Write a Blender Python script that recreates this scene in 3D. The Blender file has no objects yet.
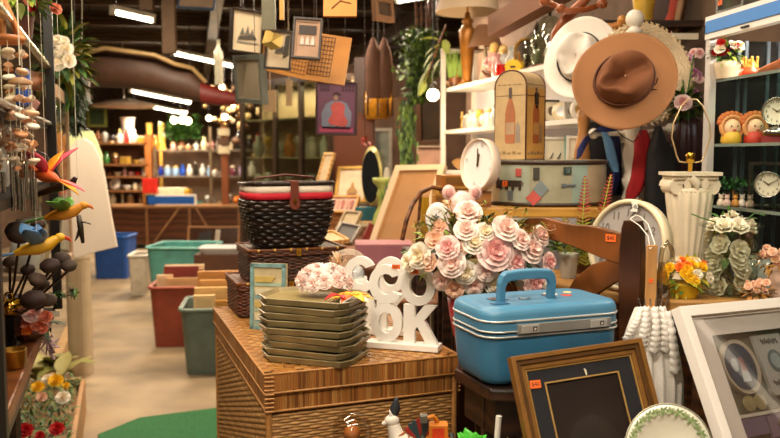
import bpy, math, random
from mathutils import Vector, Matrix, Euler
R = random.Random(7)
PI = math.pi
col = bpy.context.scene.collection
V = Vector
# ---------------------------------------------------------------- camera
CAMZ = 1.45; PITCH = math.radians(4.7); FPX = 780.0
def ray(px, py):
    a = (px-390)/FPX; b = (219-py)/FPX
    return V((a, math.cos(PITCH)+b*math.sin(PITCH), -math.sin(PITCH)+b*math.cos(PITCH)))
def at(px, py, Y):
    d = ray(px, py); return V((0, 0, CAMZ))+d*(Y/d.y)
def onz(px, py, z):
    d = ray(px, py); return V((0, 0, CAMZ))+d*((z-CAMZ)/d.z)
cam = bpy.data.cameras.new('camera'); co = bpy.data.objects.new('camera', cam); col.objects.link(co)
cam.sensor_width = 36; cam.lens = 36; cam.clip_end = 60; cam.clip_start = .05
co.location = (0, 0, CAMZ); co.rotation_euler = (PI/2-PITCH, 0, 0)
cam.dof.use_dof = True; cam.dof.focus_distance = 2.0; cam.dof.aperture_fstop = 4.0
bpy.context.scene.camera = co
# ---------------------------------------------------------------- colour / materials
def lin(c):
    if isinstance(c, str):
        c = c.lstrip('#'); c = [int(c[i:i+2], 16) for i in (0, 2, 4)]
    return tuple(((x/255)/12.92 if x/255 <= .04045 else ((x/255+.055)/1.055)**2.4) for x in c)+(1,)
MC = {}
def mat(c, rough=.6, metal=0, var=.25, sc=12, bump=0, tr=0, emit=0, kind='noise', c2=None, coat=0, stretch=(1, 1, 1), alpha=1):
    key = (c, rough, metal, var, sc, bump, tr, emit, kind, c2, coat, stretch, alpha)
    if key in MC: return MC[key]
    m = bpy.data.materials.new('m_%d' % len(MC)); MC[key] = m
    m.use_nodes = True; nt = m.node_tree; N = nt.nodes; L = nt.links
    b = N['Principled BSDF']; base = lin(c)
    b.inputs['Roughness'].default_value = rough; b.inputs['Metallic'].default_value = metal
    b.inputs['Transmission Weight'].default_value = tr; b.inputs['Coat Weight'].default_value = coat
    b.inputs['Alpha'].default_value = alpha
    if emit:
        b.inputs['Emission Color'].default_value = base; b.inputs['Emission Strength'].default_value = emit
        b.inputs['Base Color'].default_value = base
        return m
    tc = N.new('ShaderNodeTexCoord'); mp = N.new('ShaderNodeMapping'); mp.inputs['Scale'].default_value = stretch
    L.new(tc.outputs['Object'], mp.inputs[0])
    dark = lin(c2) if c2 else tuple(x*(1-var) for x in base[:3])+(1,)
    mix = N.new('ShaderNodeMix'); mix.data_type = 'RGBA'
    mix.inputs['A'].default_value = base; mix.inputs['B'].default_value = dark
    if kind == 'wood':
        w = N.new('ShaderNodeTexWave'); w.inputs['Scale'].default_value = sc; w.inputs['Distortion'].default_value = 6
        w.inputs['Detail'].default_value = 3; w.inputs['Detail Scale'].default_value = 1.5
        w.bands_direction = 'Z'
        L.new(mp.outputs[0], w.inputs[0]); out = w.outputs['Fac']
    elif kind == 'brick':
        w = N.new('ShaderNodeTexBrick'); w.inputs['Scale'].default_value = sc
        w.inputs['Color1'].default_value = (0, 0, 0, 1); w.inputs['Color2'].default_value = (1, 1, 1, 1); w.inputs['Mortar'].default_value = (1, 1, 1, 1)
        w.inputs['Mortar Size'].default_value = .03
        L.new(mp.outputs[0], w.inputs[0]); out = w.outputs['Color']
    elif kind == 'check':
        w = N.new('ShaderNodeTexChecker'); w.inputs['Scale'].default_value = sc
        L.new(mp.outputs[0], w.inputs[0]); out = w.outputs['Fac']
    else:
        w = N.new('ShaderNodeTexNoise'); w.inputs['Scale'].default_value = sc; w.inputs['Detail'].default_value = 4
        L.new(mp.outputs[0], w.inputs[0])
        cr = N.new('ShaderNodeValToRGB'); cr.color_ramp.elements[0].position = .35; cr.color_ramp.elements[1].position = .68
        L.new(w.outputs['Fac'], cr.inputs[0]); out = cr.outputs[0]
    L.new(out, mix.inputs['Factor']); L.new(mix.outputs['Result'], b.inputs['Base Color'])
    if bump:
        bp = N.new('ShaderNodeBump'); bp.inputs['Strength'].default_value = bump; bp.inputs['Distance'].default_value = .004
        L.new(out, bp.inputs['Height']); L.new(bp.outputs[0], b.inputs['Normal'])
    return m
def wood(c, c2=None, rough=.5, sc=14, stretch=(.3, 1, 1), **k): return mat(c, rough, 0, .45, sc, .15, kind='wood', c2=c2, stretch=stretch, **k)
def glassm(c='#eef4f2', rough=.03, mixf=.86):
    key = ('glass', c, rough, mixf)
    if key in MC: return MC[key]
    m = bpy.data.materials.new('m_glass_%d' % len(MC)); MC[key] = m; m.use_nodes = True
    nt = m.node_tree; N = nt.nodes; L = nt.links; N.remove(N['Principled BSDF'])
    t = N.new('ShaderNodeBsdfTransparent'); t.inputs[0].default_value = lin(c)
    g = N.new('ShaderNodeBsdfGlossy'); g.inputs['Roughness'].default_value = rough
    lw = N.new('ShaderNodeLayerWeight'); lw.inputs['Blend'].default_value = .3
    pw = N.new('ShaderNodeMath'); pw.operation = 'POWER'; L.new(lw.outputs['Facing'], pw.inputs[0]); pw.inputs[1].default_value = 2.0
    ma = N.new('ShaderNodeMath'); ma.operation = 'MULTIPLY_ADD'; L.new(pw.outputs[0], ma.inputs[0]); ma.inputs[1].default_value = .55; ma.inputs[2].default_value = (1-mixf)*.35
    mx = N.new('ShaderNodeMixShader'); L.new(ma.outputs[0], mx.inputs[0]); L.new(t.outputs[0], mx.inputs[1]); L.new(g.outputs[0], mx.inputs[2])
    L.new(mx.outputs[0], N['Material Output'].inputs[0]); return m
# ---------------------------------------------------------------- mesh builder
def TM(loc=(0, 0, 0), rot=(0, 0, 0), s=(1, 1, 1)):
    if isinstance(s, (int, float)): s = (s, s, s)
    return Matrix.Translation(V(loc)) @ Euler(rot).to_matrix().to_4x4() @ Matrix.Diagonal(V(s)).to_4x4()
def frame_from(z, x=None):      # rotation matrix with local z along given direction
    z = V(z).normalized(); x = V(x) if x else (V((0, 0, 1)) if abs(z.z) < .9 else V((1, 0, 0)))
    y = z.cross(x).normalized(); x = y.cross(z).normalized()
    return Matrix((x, y, z)).transposed().to_4x4()
class MB:
    def __init__(s): s.v = []; s.f = []; s.m = []; s.sm = []
    def add(s, vs, fs, m=0, M=None, smooth=False):
        b = len(s.v)
        s.v += [tuple(M @ V(p)) if M else tuple(p) for p in vs]
        s.f += [tuple(b+i for i in f) for f in fs]; s.m += [m]*len(fs); s.sm += [smooth]*len(fs); return s
    def box(s, x0, x1, y0, y1, z0, z1, m=0, M=None):
        vs = [(x, y, z) for z in (z0, z1) for y in (y0, y1) for x in (x0, x1)]
        return s.add(vs, [(0, 2, 3, 1), (4, 5, 7, 6), (0, 1, 5, 4), (2, 6, 7, 3), (0, 4, 6, 2), (1, 3, 7, 5)], m, M)
    def loft(s, loops, m=0, M=None, smooth=True, cap=True, closed=False):
        n = len(loops[0]); vs = [p for l in loops for p in l]; fs = []
        k = len(loops)
        for i in range(k if closed else k-1):
            a = i*n; b = ((i+1) % k)*n
            for j in range(n): j2 = (j+1) % n; fs.append((a+j, a+j2, b+j2, b+j))
        s.add(vs, fs, m, M, smooth)
        if cap and not closed:
            s.add(loops[0], [tuple(range(n))[::-1]], m, M); s.add(loops[-1], [tuple(range(n))], m, M)
        return s
    def lathe(s, prof, seg=20, m=0, M=None, cap=True, flute=0, fl_n=0, smooth=True):
        loops = []
        for r, z in prof:
            q = [r*(1-flute*(.5-.5*math.cos(fl_n*2*PI*j/seg))) for j in range(seg)]
            loops.append([(q[j]*math.cos(2*PI*j/seg), q[j]*math.sin(2*PI*j/seg), z) for j in range(seg)])
        return s.loft(loops, m, M, smooth, cap)
    def tube(s, pts, r, seg=8, m=0, M=None, closed=False, smooth=True, flat=1):
        pts = [V(p) for p in pts]; n = len(pts); rs = r if isinstance(r, (list, tuple)) else [r]*n
        loops = []; up = None
        for i, p in enumerate(pts):
            if closed: t = pts[(i+1) % n]-pts[i-1]
            else: t = pts[min(i+1, n-1)]-pts[max(i-1, 0)]
            if t.length < 1e-9: t = V((0, 0, 1))
            t.normalize()
            if up is None: up = V((0, 0, 1)) if abs(t.z) < .9 else V((0, 1, 0))
            x = t.cross(up)
            if x.length < 1e-6: x = t.cross(V((1, .3, 0)))
            x.normalize(); up = x.cross(t).normalized()
            loops.append([tuple(p+(x*math.cos(2*PI*j/seg)+up*math.sin(2*PI*j/seg)*flat)*rs[i]) for j in range(seg)])
        return s.loft(loops, m, M, smooth, True, closed)
    def prism(s, out, y0, y1, m=0, M=None):     # outline in x,z extruded along y
        n = len(out); vs = [(x, y0, z) for x, z in out]+[(x, y1, z) for x, z in out]
        fs = [tuple(range(n)), tuple(range(2*n-1, n-1, -1))]+[(i, i+n, (i+1) % n+n, (i+1) % n) for i in range(n)]
        return s.add(vs, fs, m, M)
    def slab(s, out, z0, z1, m=0, M=None):      # outline in x,y extruded along z
        n = len(out); vs = [(x, y, z0) for x, y in out]+[(x, y, z1) for x, y in out]
        fs = [tuple(range(n))[::-1], tuple(range(n, 2*n))]+[(i, (i+1) % n, (i+1) % n+n, i+n) for i in range(n)]
        return s.add(vs, fs, m, M)
    def ringpr(s, o, i, y0, y1, m=0, M=None, closed=True):    # ring between outlines o and i (x,z), extruded in y
        n = len(o); vs = []
        for y in (y0, y1): vs += [(x, y, z) for x, z in o]+[(x, y, z) for x, z in i]
        fs = []
        for k in range(n if closed else n-1):
            k2 = (k+1) % n
            fs += [(k, k2, n+k2, n+k), (2*n+k2, 2*n+k, 3*n+k, 3*n+k2), (k, 2*n+k, 2*n+k2, k2), (n+k2, 3*n+k2, 3*n+k, n+k)]
        if not closed: fs += [(0, n, 3*n, 2*n), (n-1, 3*n-1, 4*n-1, 2*n-1)]
        return s.add(vs, fs, m, M)
    def ball(s, c, r, m=0, M=None, seg=10, rings=7):
        rx, ry, rz = (r, r, r) if isinstance(r, (int, float)) else r
        vs = [(c[0], c[1], c[2]-rz)]; fs = []
        for i in range(1, rings):
            a = -PI/2+PI*i/rings
            for j in range(seg): vs.append((c[0]+rx*math.cos(a)*math.cos(2*PI*j/seg), c[1]+ry*math.cos(a)*math.sin(2*PI*j/seg), c[2]+rz*math.sin(a)))
        vs.append((c[0], c[1], c[2]+rz)); t = len(vs)-1
        for j in range(seg):
            fs.append((0, 1+(j+1) % seg, 1+j)); fs.append((t, t-seg+j, t-seg+(j+1) % seg))
            for i in range(rings-2): a = 1+i*seg; fs.append((a+j, a+(j+1) % seg, a+seg+(j+1) % seg, a+seg+j))
        return s.add(vs, fs, m, M, True)
    def leaf(s, p, d, L, w, m=0, bend=.3, up=(0, 0, 1), n=4, M=None):
        p = V(p); d = V(d).normalized(); sd = d.cross(V(up))
        if sd.length < .4: sd = d.cross(V((.25, 1, .1)))
        sd.normalize(); nr = sd.cross(d); vs = []; fs = []
        for i in range(n+1):
            t = i/n; c = p+d*(L*t)-nr*(bend*L*t*t); ww = w*math.sin(PI*(.08+.92*t)**.8)*.5 if i < n else .0004
            vs += [tuple(c-sd*ww+nr*ww*.35), tuple(c), tuple(c+sd*ww+nr*ww*.35)]
            if i: b = 3*i; fs += [(b-3, b-2, b+1, b), (b-2, b-1, b+2, b+1)]
        return s.add(vs, fs, m, M, True)
    def build(s, name, mats, parent=None, bevel=0, solid=0, sub=0):
        me = bpy.data.meshes.new(name); me.from_pydata(s.v, [], s.f); assert max(max(f) for f in s.f) < len(s.v), name
        if not isinstance(mats, (list, tuple)): mats = [mats]
        for m in mats: me.materials.append(m)
        me.polygons.foreach_set('material_index', s.m); me.polygons.foreach_set('use_smooth', s.sm); me.update()
        o = bpy.data.objects.new(name, me); col.objects.link(o)
        if parent: o.parent = parent
        if solid: md = o.modifiers.new('s', 'SOLIDIFY'); md.thickness = solid; md.offset = 0
        if bevel: md = o.modifiers.new('b', 'BEVEL'); md.width = bevel; md.segments = 2; md.limit_method = 'ANGLE'; md.angle_limit = 1.0
        if sub: md = o.modifiers.new('u', 'SUBSURF'); md.levels = sub; md.render_levels = sub
        return o
LABELS = {}
def tag(o, label=None, cat=None, group=None, kind=None):
    if label:
        o['label'] = label
        if label in LABELS and LABELS[label] != group: print('DUPLICATE LABEL', label)
        elif label in LABELS and not group: print('DUPLICATE LABEL', label)
        LABELS[label] = group
        n = len(label.split())
        if n < 4 or n > 16: print('LABEL LENGTH', n, label)
    if cat: o['category'] = cat
    if group: o['group'] = group
    if kind: o['kind'] = kind
    return o
def thing(name, label, cat, loc=(0, 0, 0), rz=0, group=None, M=None):
    o = bpy.data.objects.new(name, None); col.objects.link(o); o.empty_display_size = .05
    if M is not None: o.matrix_world = M
    else: o.location = loc; o.rotation_euler = (0, 0, rz)
    return tag(o, label, cat, group)
def struct(name, mb, m, **k): o = mb.build(name, m, **k); o['kind'] = 'structure'; return o
def one(mb, name, m, label, cat, loc=None, rz=0, group=None, M=None, **k):
    o = mb.build(name, m, **k)
    if M is not None: o.matrix_world = M
    elif loc is not None: o.location = loc; o.rotation_euler = (0, 0, rz)
    return tag(o, label, cat, group)
def kids(o): return [c for c in col.objects if c.parent is o]
def copy_tree(o, label=None, loc=None, rz=None, M=None, scale=None, group=None, parent=None):
    chs = kids(o); c = o.copy(); col.objects.link(c); c.parent = parent
    if parent is None:
        if M is not None: c.matrix_world = M
        if loc is not None: c.location = loc
        if rz is not None: c.rotation_euler = (0, 0, rz)
        if scale is not None: c.scale = (scale,)*3
        tag(c, label, None, group or o.get('group'))
    for ch in chs: copy_tree(ch, parent=c)
    return c
def setmat(o, m, i=0):          # own mesh copy with another material
    o.data = o.data.copy(); o.data.materials[i] = m
def rrect(w, d, r, n=5, z=0, cx=0, cy=0):
    p = []
    for k, (sx, sy) in enumerate(((1, 1), (-1, 1), (-1, -1), (1, -1))):
        for i in range(n+1):
            a = PI/2*k+PI/2*i/n
            p.append((cx+sx*(w/2-r)+r*math.cos(a), cy+sy*(d/2-r)+r*math.sin(a), z))
    return p
def arc(cx, cz, r, a0, a1, n, rz=None):
    rz = rz or r
    return [(cx+r*math.cos(a0+(a1-a0)*i/n), cz+rz*math.sin(a0+(a1-a0)*i/n)) for i in range(n+1)]
def textmb(mb, txt, size, M, m=0, ext=.0004, off=0, align='CENTER'):
    cu = bpy.data.curves.new('t', 'FONT'); cu.body = txt; cu.size = size; cu.extrude = ext; cu.offset = off; cu.resolution_u = 2
    cu.align_x = align; cu.align_y = 'CENTER'
    o = bpy.data.objects.new('t', cu); col.objects.link(o)
    dg = bpy.context.evaluated_depsgraph_get(); me = bpy.data.meshes.new_from_object(o.evaluated_get(dg))
    mb.add([v.co[:] for v in me.vertices], [tuple(p.vertices) for p in me.polygons], m, M @ Matrix.Rotation(PI/2, 4, 'X'))
    bpy.data.objects.remove(o); bpy.data.curves.remove(cu); bpy.data.meshes.remove(me)
def quad(tl, tr, bl, yaw_fix=None):     # each = (px, py, Y): matrix with origin at lower left, x along width, z up the panel, -y towards the viewer
    A = at(*tl); B = at(*tr); C = at(*bl); w = B-A; h = A-C; h = h-w*(h.dot(w)/w.dot(w))
    x = w.normalized(); z = h.normalized(); y = z.cross(x)
    o = A-h
    return Matrix(((x.x, y.x, z.x, o.x), (x.y, y.y, z.y, o.y), (x.z, y.z, z.z, o.z), (0, 0, 0, 1))), w.length, h.length
def along(p0, p1, n): return [V(p0).lerp(V(p1), i/n) for i in range(n+1)]
def weave(mb, loop, z0, z1, rows, stakes, r, amp, m=0, seg=5, taper=None, sub=2, mats=1):
    """strands woven round a closed loop(t, f) -> (x, y); f is the height fraction"""
    for k in range(rows):
        f = (k+.5)/rows; z = z0+(z1-z0)*f; pts = []
        n = stakes*sub
        for i in range(n):
            t = i/n; x, y = loop(t, f); x2, y2 = loop(t+.003, f); nx, ny = y2-y, -(x2-x); l = math.hypot(nx, ny) or 1
            a = amp*math.cos(PI*(i/sub)+PI*(k % 2)); pts.append((x+nx/l*a, y+ny/l*a, z+R.uniform(-.1, .1)*r))
        mb.tube(pts, r, seg, R.randrange(mats) if mats > 1 else m, closed=True)
def rectloop(w, d, c=.012):
    P = rrect(w, d, c, 3); seg = []; tot = 0
    for i in range(len(P)):
        a, b = P[i], P[(i+1) % len(P)]; l = math.hypot(b[0]-a[0], b[1]-a[1]); seg.append((tot, l, a, b)); tot += l
    def f(t, _=0, s=1):
        q = (t % 1)*tot
        for s0, l, a, b in seg:
            if q <= s0+l+1e-9: u = (q-s0)/l if l else 0; return a[0]+(b[0]-a[0])*u, a[1]+(b[1]-a[1])*u
        return P[0][0], P[0][1]
    return f
# ================================================================ MATERIALS
M_conc = mat('#a28c6c', .65, 0, .0, 2.2, .15, c2='#776751')
M_ceil = wood('#3a2818', '#1f140b', .7, 3)
M_beam = wood('#5a4022', '#33220f', .45, 6)
M_wall = mat('#6b5340', .85, 0, .3, 9, .2)
M_dkwall = mat('#5e412d', .8, 0, .35, 6)
M_dark = wood('#3a2113', '#1c0f08', .38, 9)
M_brown = wood('#7a4824', '#4b2a12', .4, 8)
M_brown2 = wood('#a9713a', '#7d4d22', .5, 10)
M_tan = wood('#d0a061', '#a97a3e', .5, 8)
M_pine = wood('#d9b071', '#b68748', .55, 9)
M_white = mat('#ece6da', .5, 0, .06, 20)
M_cream = mat('#e4d8bd', .5, 0, .1, 15)
M_black = mat('#15120f', .4, 0, .3, 10)
M_gold = mat('#b8862f', .3, .8, .3, 20)
M_brass = mat('#c99a3c', .22, 1, .2, 10)
M_steel = mat('#b9b6ae', .25, 1, .15, 30)
M_gdark = mat('#2c4a20', .6, 0, .5, 40)
M_green = mat('#4f7a2c', .55, 0, .4, 40)
M_lime = mat('#9bb23c', .55, 0, .35, 40)
M_glass = glassm()
M_orange = mat('#f26a1c', .6, 0, .05)
M_red = mat('#c01d1a', .5, 0, .15)
M_yellow = mat('#f2c522', .55, 0, .12, 40)
M_paper = mat('#e6dcc4', .8, 0, .08, 30)
M_ink = mat('#1b1a1c', .7, 0, .1)
M_blue = mat('#2a55a8', .45, 0, .2)
M_teal = mat('#57a39a', .4, 0, .12, 10)
M_mirror = mat('#c4c8c8', .03, 1, .02)
def sticker(parent, M, w=.02, h=.011, txt='$40', m=None, name='price_tag', s=1):
    b = MB(); b.box(-w/2, w/2, -.0008, 0, -h/2, h/2, 0)
    if txt: textmb(b, txt, h*.75, TM((0, -.001, 0)), 1, .0002)
    o = b.build(name, [m or M_orange, M_ink], parent); o.matrix_local = M; o['label'] = 'small %s price sticker' % ('orange' if m is None else 'white'); return o
# ================================================================ THE ROOM
b = MB(); b.box(-6, 4, -3, 17, -.1, 0); struct('floor', b, M_conc)
b = MB(); b.box(-6, 4, -3, 17, 3.0, 3.1); struct('ceiling', b, M_ceil)
b = MB(); b.box(-6.1, -6, -3, 17, 0, 3); struct('wall_left', b, M_wall)
b = MB(); b.box(-6, 4, 17, 17.1, 0, 3); struct('wall_back', b, mat('#6b5138', .8, 0, .3, 3))
b = MB(); b.slab([(1.9+.6, -3), (1.9, 0), (1.22, 3.4), (.62, 6.4), (.7, 6.5), (1.32, 3.4), (2.0, 0), (2.7, -3)], 0, 3); struct('wall_right', b, M_wall)
b = MB(); b.box(-1.25, .75, 7.5, 7.6, 0, 2.3); struct('wall_partition', b, M_dkwall)
b = MB(); b.box(-6, 4, -3.1, -3, 0, 3); struct('wall_front', b, M_cream)
def beam(i, x, y, rz, l, z0, z1, w, m=M_beam):
    b = MB(); b.box(-l/2, l/2, -w/2, w/2, z0, z1); o = struct('ceiling_beam' if i == 0 else 'ceiling_beam', b, m); o.location = (x, y, 0); o.rotation_euler = (0, 0, rz)
for i, y in enumerate((4.4, 5.6, 6.6, 7.7, 8.9, 10.2, 11.6, 13.2, 15)):
    beam(i, -1.2, y, math.radians(7), 8.5, 2.86, 2.998, .07)
for x, y in ((-1.9, 8.5), (-3.6, 8.5), (.1, 8.5)): beam(1, x, y, math.radians(104), 12, 2.74, 2.858, .1)
# a lower tie beam over the white shelves
A = at(495, 27, 3.9); B = at(566, -14, 3.3); d = B-A
b = MB(); b.box(0, d.length, -.04, .04, -.05, .05); o = struct('trim_1', b, mat('#7a4a28', .55, 0, .25, 8, stretch=(.2, 1, 1)))
o.matrix_world = Matrix.Translation(A) @ frame_from(d.cross(V((0, 1, 0))), d).copy() if False else Matrix.Translation(A) @ d.to_track_quat('X', 'Z').to_matrix().to_4x4()
# hanging fluorescent tubes and the lamps of the shop
M_tube = mat('#fff3dc', emit=14); M_bulb = mat('#ffe2a8', emit=22)
TUBES = []
def tubelamp(label, p, q, pw=40, group='fluorescent tubes under the ceiling'):
    A = at(*p); B = at(*q); d = B-A
    t = thing('fluorescent_lamp', label, 'ceiling light', A, group=group); t.rotation_euler = d.to_track_quat('X', 'Z').to_euler()
    L = d.length
    b = MB(); b.tube([(.02, 0, 0), (L-.02, 0, 0)], .016, 8); b.build('tube', M_tube, t)
    b = MB(); b.box(0, L, -.03, .03, .02, .055); b.box(-.01, .02, -.02, .02, -.02, .03); b.box(L-.02, L+.01, -.02, .02, -.02, .03); b.build('fitting', mat('#d8d0bc', .5), t)
    Mi = t.rotation_euler.to_matrix().inverted()
    for x in (.1*L, .9*L):
        b = MB(); top = 3.0-(A+d*(x/L)).z; b.tube([(x, 0, .05), V((x, 0, .05))+Mi @ V((0, 0, max(top-.05, .02)))], .004, 5); b.build('hanging_wire', M_steel, t)
    TUBES.append((A, B, pw)); return A, B
tubelamp('fluorescent tube at the far upper left of the ceiling', (112, 12, 6.4), (153, 21, 6.8))
tubelamp('long fluorescent tube left of the framed ship print', (172, 53, 8.7), (236, 67, 9.6), 90)
tubelamp('upper of the two parallel tubes below the hanging boat', (130, 91, 11.5), (190, 103, 12.4), 95)
tubelamp('lower of the two parallel tubes below the hanging boat', (127, 102, 12.6), (186, 114, 13.6), 70)
tubelamp('bright fluorescent tube at the top centre of the ceiling', (398, 1, 6.0), (434, -5, 5.7))
tubelamp('far tube seen right of the hanging lantern', (388, 93, 12.4), (402, 96, 12.8))
tubelamp('short far tube glimpsed behind the orange boards', (344, 72, 10.2), (362, 66, 10.0))
def bulb(label, px, py, Y, r=.03, m=None, drop=None):
    p = at(px, py, Y); t = thing('light_bulb', label, 'light bulb', p, group='bare warm light bulbs')
    b = MB(); b.ball((0, 0, 0), r); b.build('glass_globe', m or M_bulb, t)
    b = MB(); b.lathe([(r*.45, r*.8), (r*.5, r*1.6), (r*.3, r*1.8)], 8); b.tube([(0, 0, r*1.7), (0, 0, 3.0-p.z)], .004, 5); b.build('socket', M_black, t); return p
bulb('glowing white bulb hanging in front of the climbing plants', 433, 95, 4.3, .034)
for i, (x, y, Y, r) in enumerate(((222, 87, 9, .03), (233, 104, 9.4, .035), (209, 118, 10, .035), (225, 117, 9.2, .035), (174, 120, 11.5, .05), (182, 120, 11.3, .05), (188, 121, 11.2, .05))):
    bulb(['tiny lit bulb under the red tip of the boat', 'lit bulb among the hanging ornaments', 'lit bulb left of the hanging ornaments', 'lit bulb right above the brown back post', 'left of three lit bulbs above the green plant', 'middle of three lit bulbs above the green plant', 'right of three lit bulbs above the green plant'][i], x, y, Y, r)
# scene lights; the ceiling fittings below are unseen, added to light the shop
def area(name, loc, sx, sy, power, colr=(1, .82, .6), rot=(0, 0, 0)):
    l = bpy.data.lights.new(name, 'AREA'); l.shape = 'RECTANGLE'; l.size = sx; l.size_y = sy; l.energy = power; l.color = colr
    o = bpy.data.objects.new(name, l); col.objects.link(o); o.location = loc; o.rotation_euler = rot
WARM = (1, .80, .58); NEU = (1, .86, .68)
for i, (x, y, p, rz, c) in enumerate(((-.5, .2, 34, 20, NEU), (.75, .6, 24, 20, NEU), (-.9, 2.4, 26, 20, WARM), (.25, 3.3, 17, 20, WARM), (-.3, 1.5, 20, 20, NEU), (-.95, .9, 12, 110, WARM), (-1.9, 5.0, 44, 20, WARM), (-.3, 5.4, 40, 20, WARM), (0, -1.6, 18, 90, NEU))):
    r = math.radians(rz); b = MB(); L = 1.25
    t = thing('added_ceiling_light', 'added unseen white ceiling light fitting above the shop floor', 'ceiling light', (x, y, 2.80), r, group='added ceiling light fittings out of view')
    b.box(-L/2, L/2, -.06, .06, .03, .06); b.box(-.02, .02, -.02, .02, .06, .06+.14); b.build('fitting', M_white, t)
    b = MB(); b.tube([(-L/2+.03, 0, .012), (L/2-.03, 0, .012)], .014, 8); b.build('tube', mat('#fff3dc', emit=6), t)
    area('tube_light', (x, y, 2.78), L, .12, p, c, (0, 0, r))
for A, B, p in TUBES:
    d = B-A; area('tube_light', (A+B)/2-V((0, 0, .03)), d.length, .08, p, WARM, (0, 0, math.atan2(d.y, d.x)))
def point(name, loc, power, colr, r=.05):
    l = bpy.data.lights.new(name, 'POINT'); l.energy = power; l.color = colr; l.shadow_soft_size = r
    o = bpy.data.objects.new(name, l); col.objects.link(o); o.location = loc
point('bulb_light', at(433, 95, 4.15), 10, (1, .72, .42), .04)
w = bpy.data.worlds.new('world'); bpy.context.scene.world = w; w.use_nodes = True
w.node_tree.nodes['Background'].inputs[0].default_value = (1, .75, .5, 1); w.node_tree.nodes['Background'].inputs[1].default_value = .12
sc = bpy.context.scene
sc.view_settings.view_transform = 'Standard'; sc.view_settings.look = 'None'; sc.view_settings.gamma = 1; sc.view_settings.exposure = .25
sc.cycles.use_denoising = True; sc.cycles.sample_clamp_indirect = 4; sc.cycles.max_bounces = 6; sc.cycles.transparent_max_bounces = 12
# ================================================================ FOREGROUND: the wicker chest
YAW = math.radians(20.5); N0 = onz(268, 373, .90)
CH = Matrix.Translation((N0.x, N0.y, 0)) @ Matrix.Rotation(YAW, 4, 'Z')
CW, CD = .518, .90
M_wk = [mat(c, .55, 0, .3, 60) for c in ('#b08148', '#b88b52', '#a37640', '#b27d43')]
t = thing('wicker_chest', 'large honey brown wicker chest with a banded lid carrying the tray stack', 'chest', M=CH)
b = MB(); lp = rectloop(CW, CD, .012)
weave(b, lambda q, f: (lp(q)[0]+CW/2, lp(q)[1]+CD/2), .03, .79, 96, 110, 0.0050, .0018, seg=4, mats=3)
b.build('woven_body', M_wk[:3], t)
b = MB(); b.box(.006, CW-.006, .006, CD-.006, .01, .80); b.build('inner_case', mat('#93642f', .7), t)
def strips(mb, L, w, place, cols):
    x = 0
    while x < L:
        ww = min(w*R.uniform(.6, 1.3), L-x+.0001); place(mb, x, x+ww-.0006, R.choice(cols)); x += ww
b = MB()
for z0, z1, o in ((.80, .846, .004), (.853, .90, .012)):
    def pf(mb, a, c, k): e = R.uniform(0, .0015); mb.box(a-o, c-o, -o-e, .02, z0, z1, k)
    strips(b, CW+2*o, .006, pf, [0, 1, 1, 2, 3, 3, 4])
    def pl(mb, a, c, k): e = R.uniform(0, .0015); mb.box(-o-e, .02, a-o, c-o, z0, z1, k)
    strips(b, CD+2*o, .007, pl, [0, 1, 2, 3, 3])
    def pr(mb, a, c, k): e = R.uniform(0, .0015); mb.box(CW-.02, CW+o+e, a-o, c-o, z0, z1, k)
    strips(b, CD+2*o, .02, pr, [0, 1, 2, 3, 3])
    b.box(0, CW, CD-.02, CD+o, z0, z1, 1)
M_strip = [mat(c, .42, 0, .3, 40, .2, stretch=(1, 1, .2)) for c in ('#8c5324', '#a5682f', '#b47f42', '#9f6a34', '#7a4a22')]
b.build('reed_band', M_strip, t)
b = MB()
# lid top: basket-woven reed squares
n1, n2 = 26, 43
for i in range(n1):
    for j in range(n2):
        x = -.010+i*(CW+.02)/n1; y = -.010+j*(CD+.02)/n2; sx = (CW+.02)/n1; sy = (CD+.02)/n2
        h = .0016 if (i+j) % 2 else .0; b.box(x+.0006, x+sx-.0006, y+.0006, y+sy-.0006, .885, .8985+h, (i*7+j*3+(i*j) % 5) % 3)
b.build('lid_top', [mat(c, .33, 0, .2, 60, .1) for c in ('#b07c40', '#a26d34', '#bb8a4d')], t)
b = MB()
for z in (.80, .8495, .899):
    o = .012 if z > .84 else .006
    b.tube([(-o, -o, z), (CW+o, -o, z), (CW+o, CD+o, z), (-o, CD+o, z)], .0035, 6, closed=True)
for x, y in ((0, 0), (CW, 0), (0, CD), (CW, CD)):
    for k in range(9): b.tube([(x-.012+.024*(x > 0), y-.012, .803+k*.011), (x+.012*(1 if x == 0 else .9), y-.014, .803+k*.011)], .0032, 5) if y == 0 else None
    b.tube([(x, y, 0), (x, y, .85)], .009, 8)
b.build('edge_binding', M_wk[3], t)
def chest(x, y, z=.90): return CH @ V((x, y, z))
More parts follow.
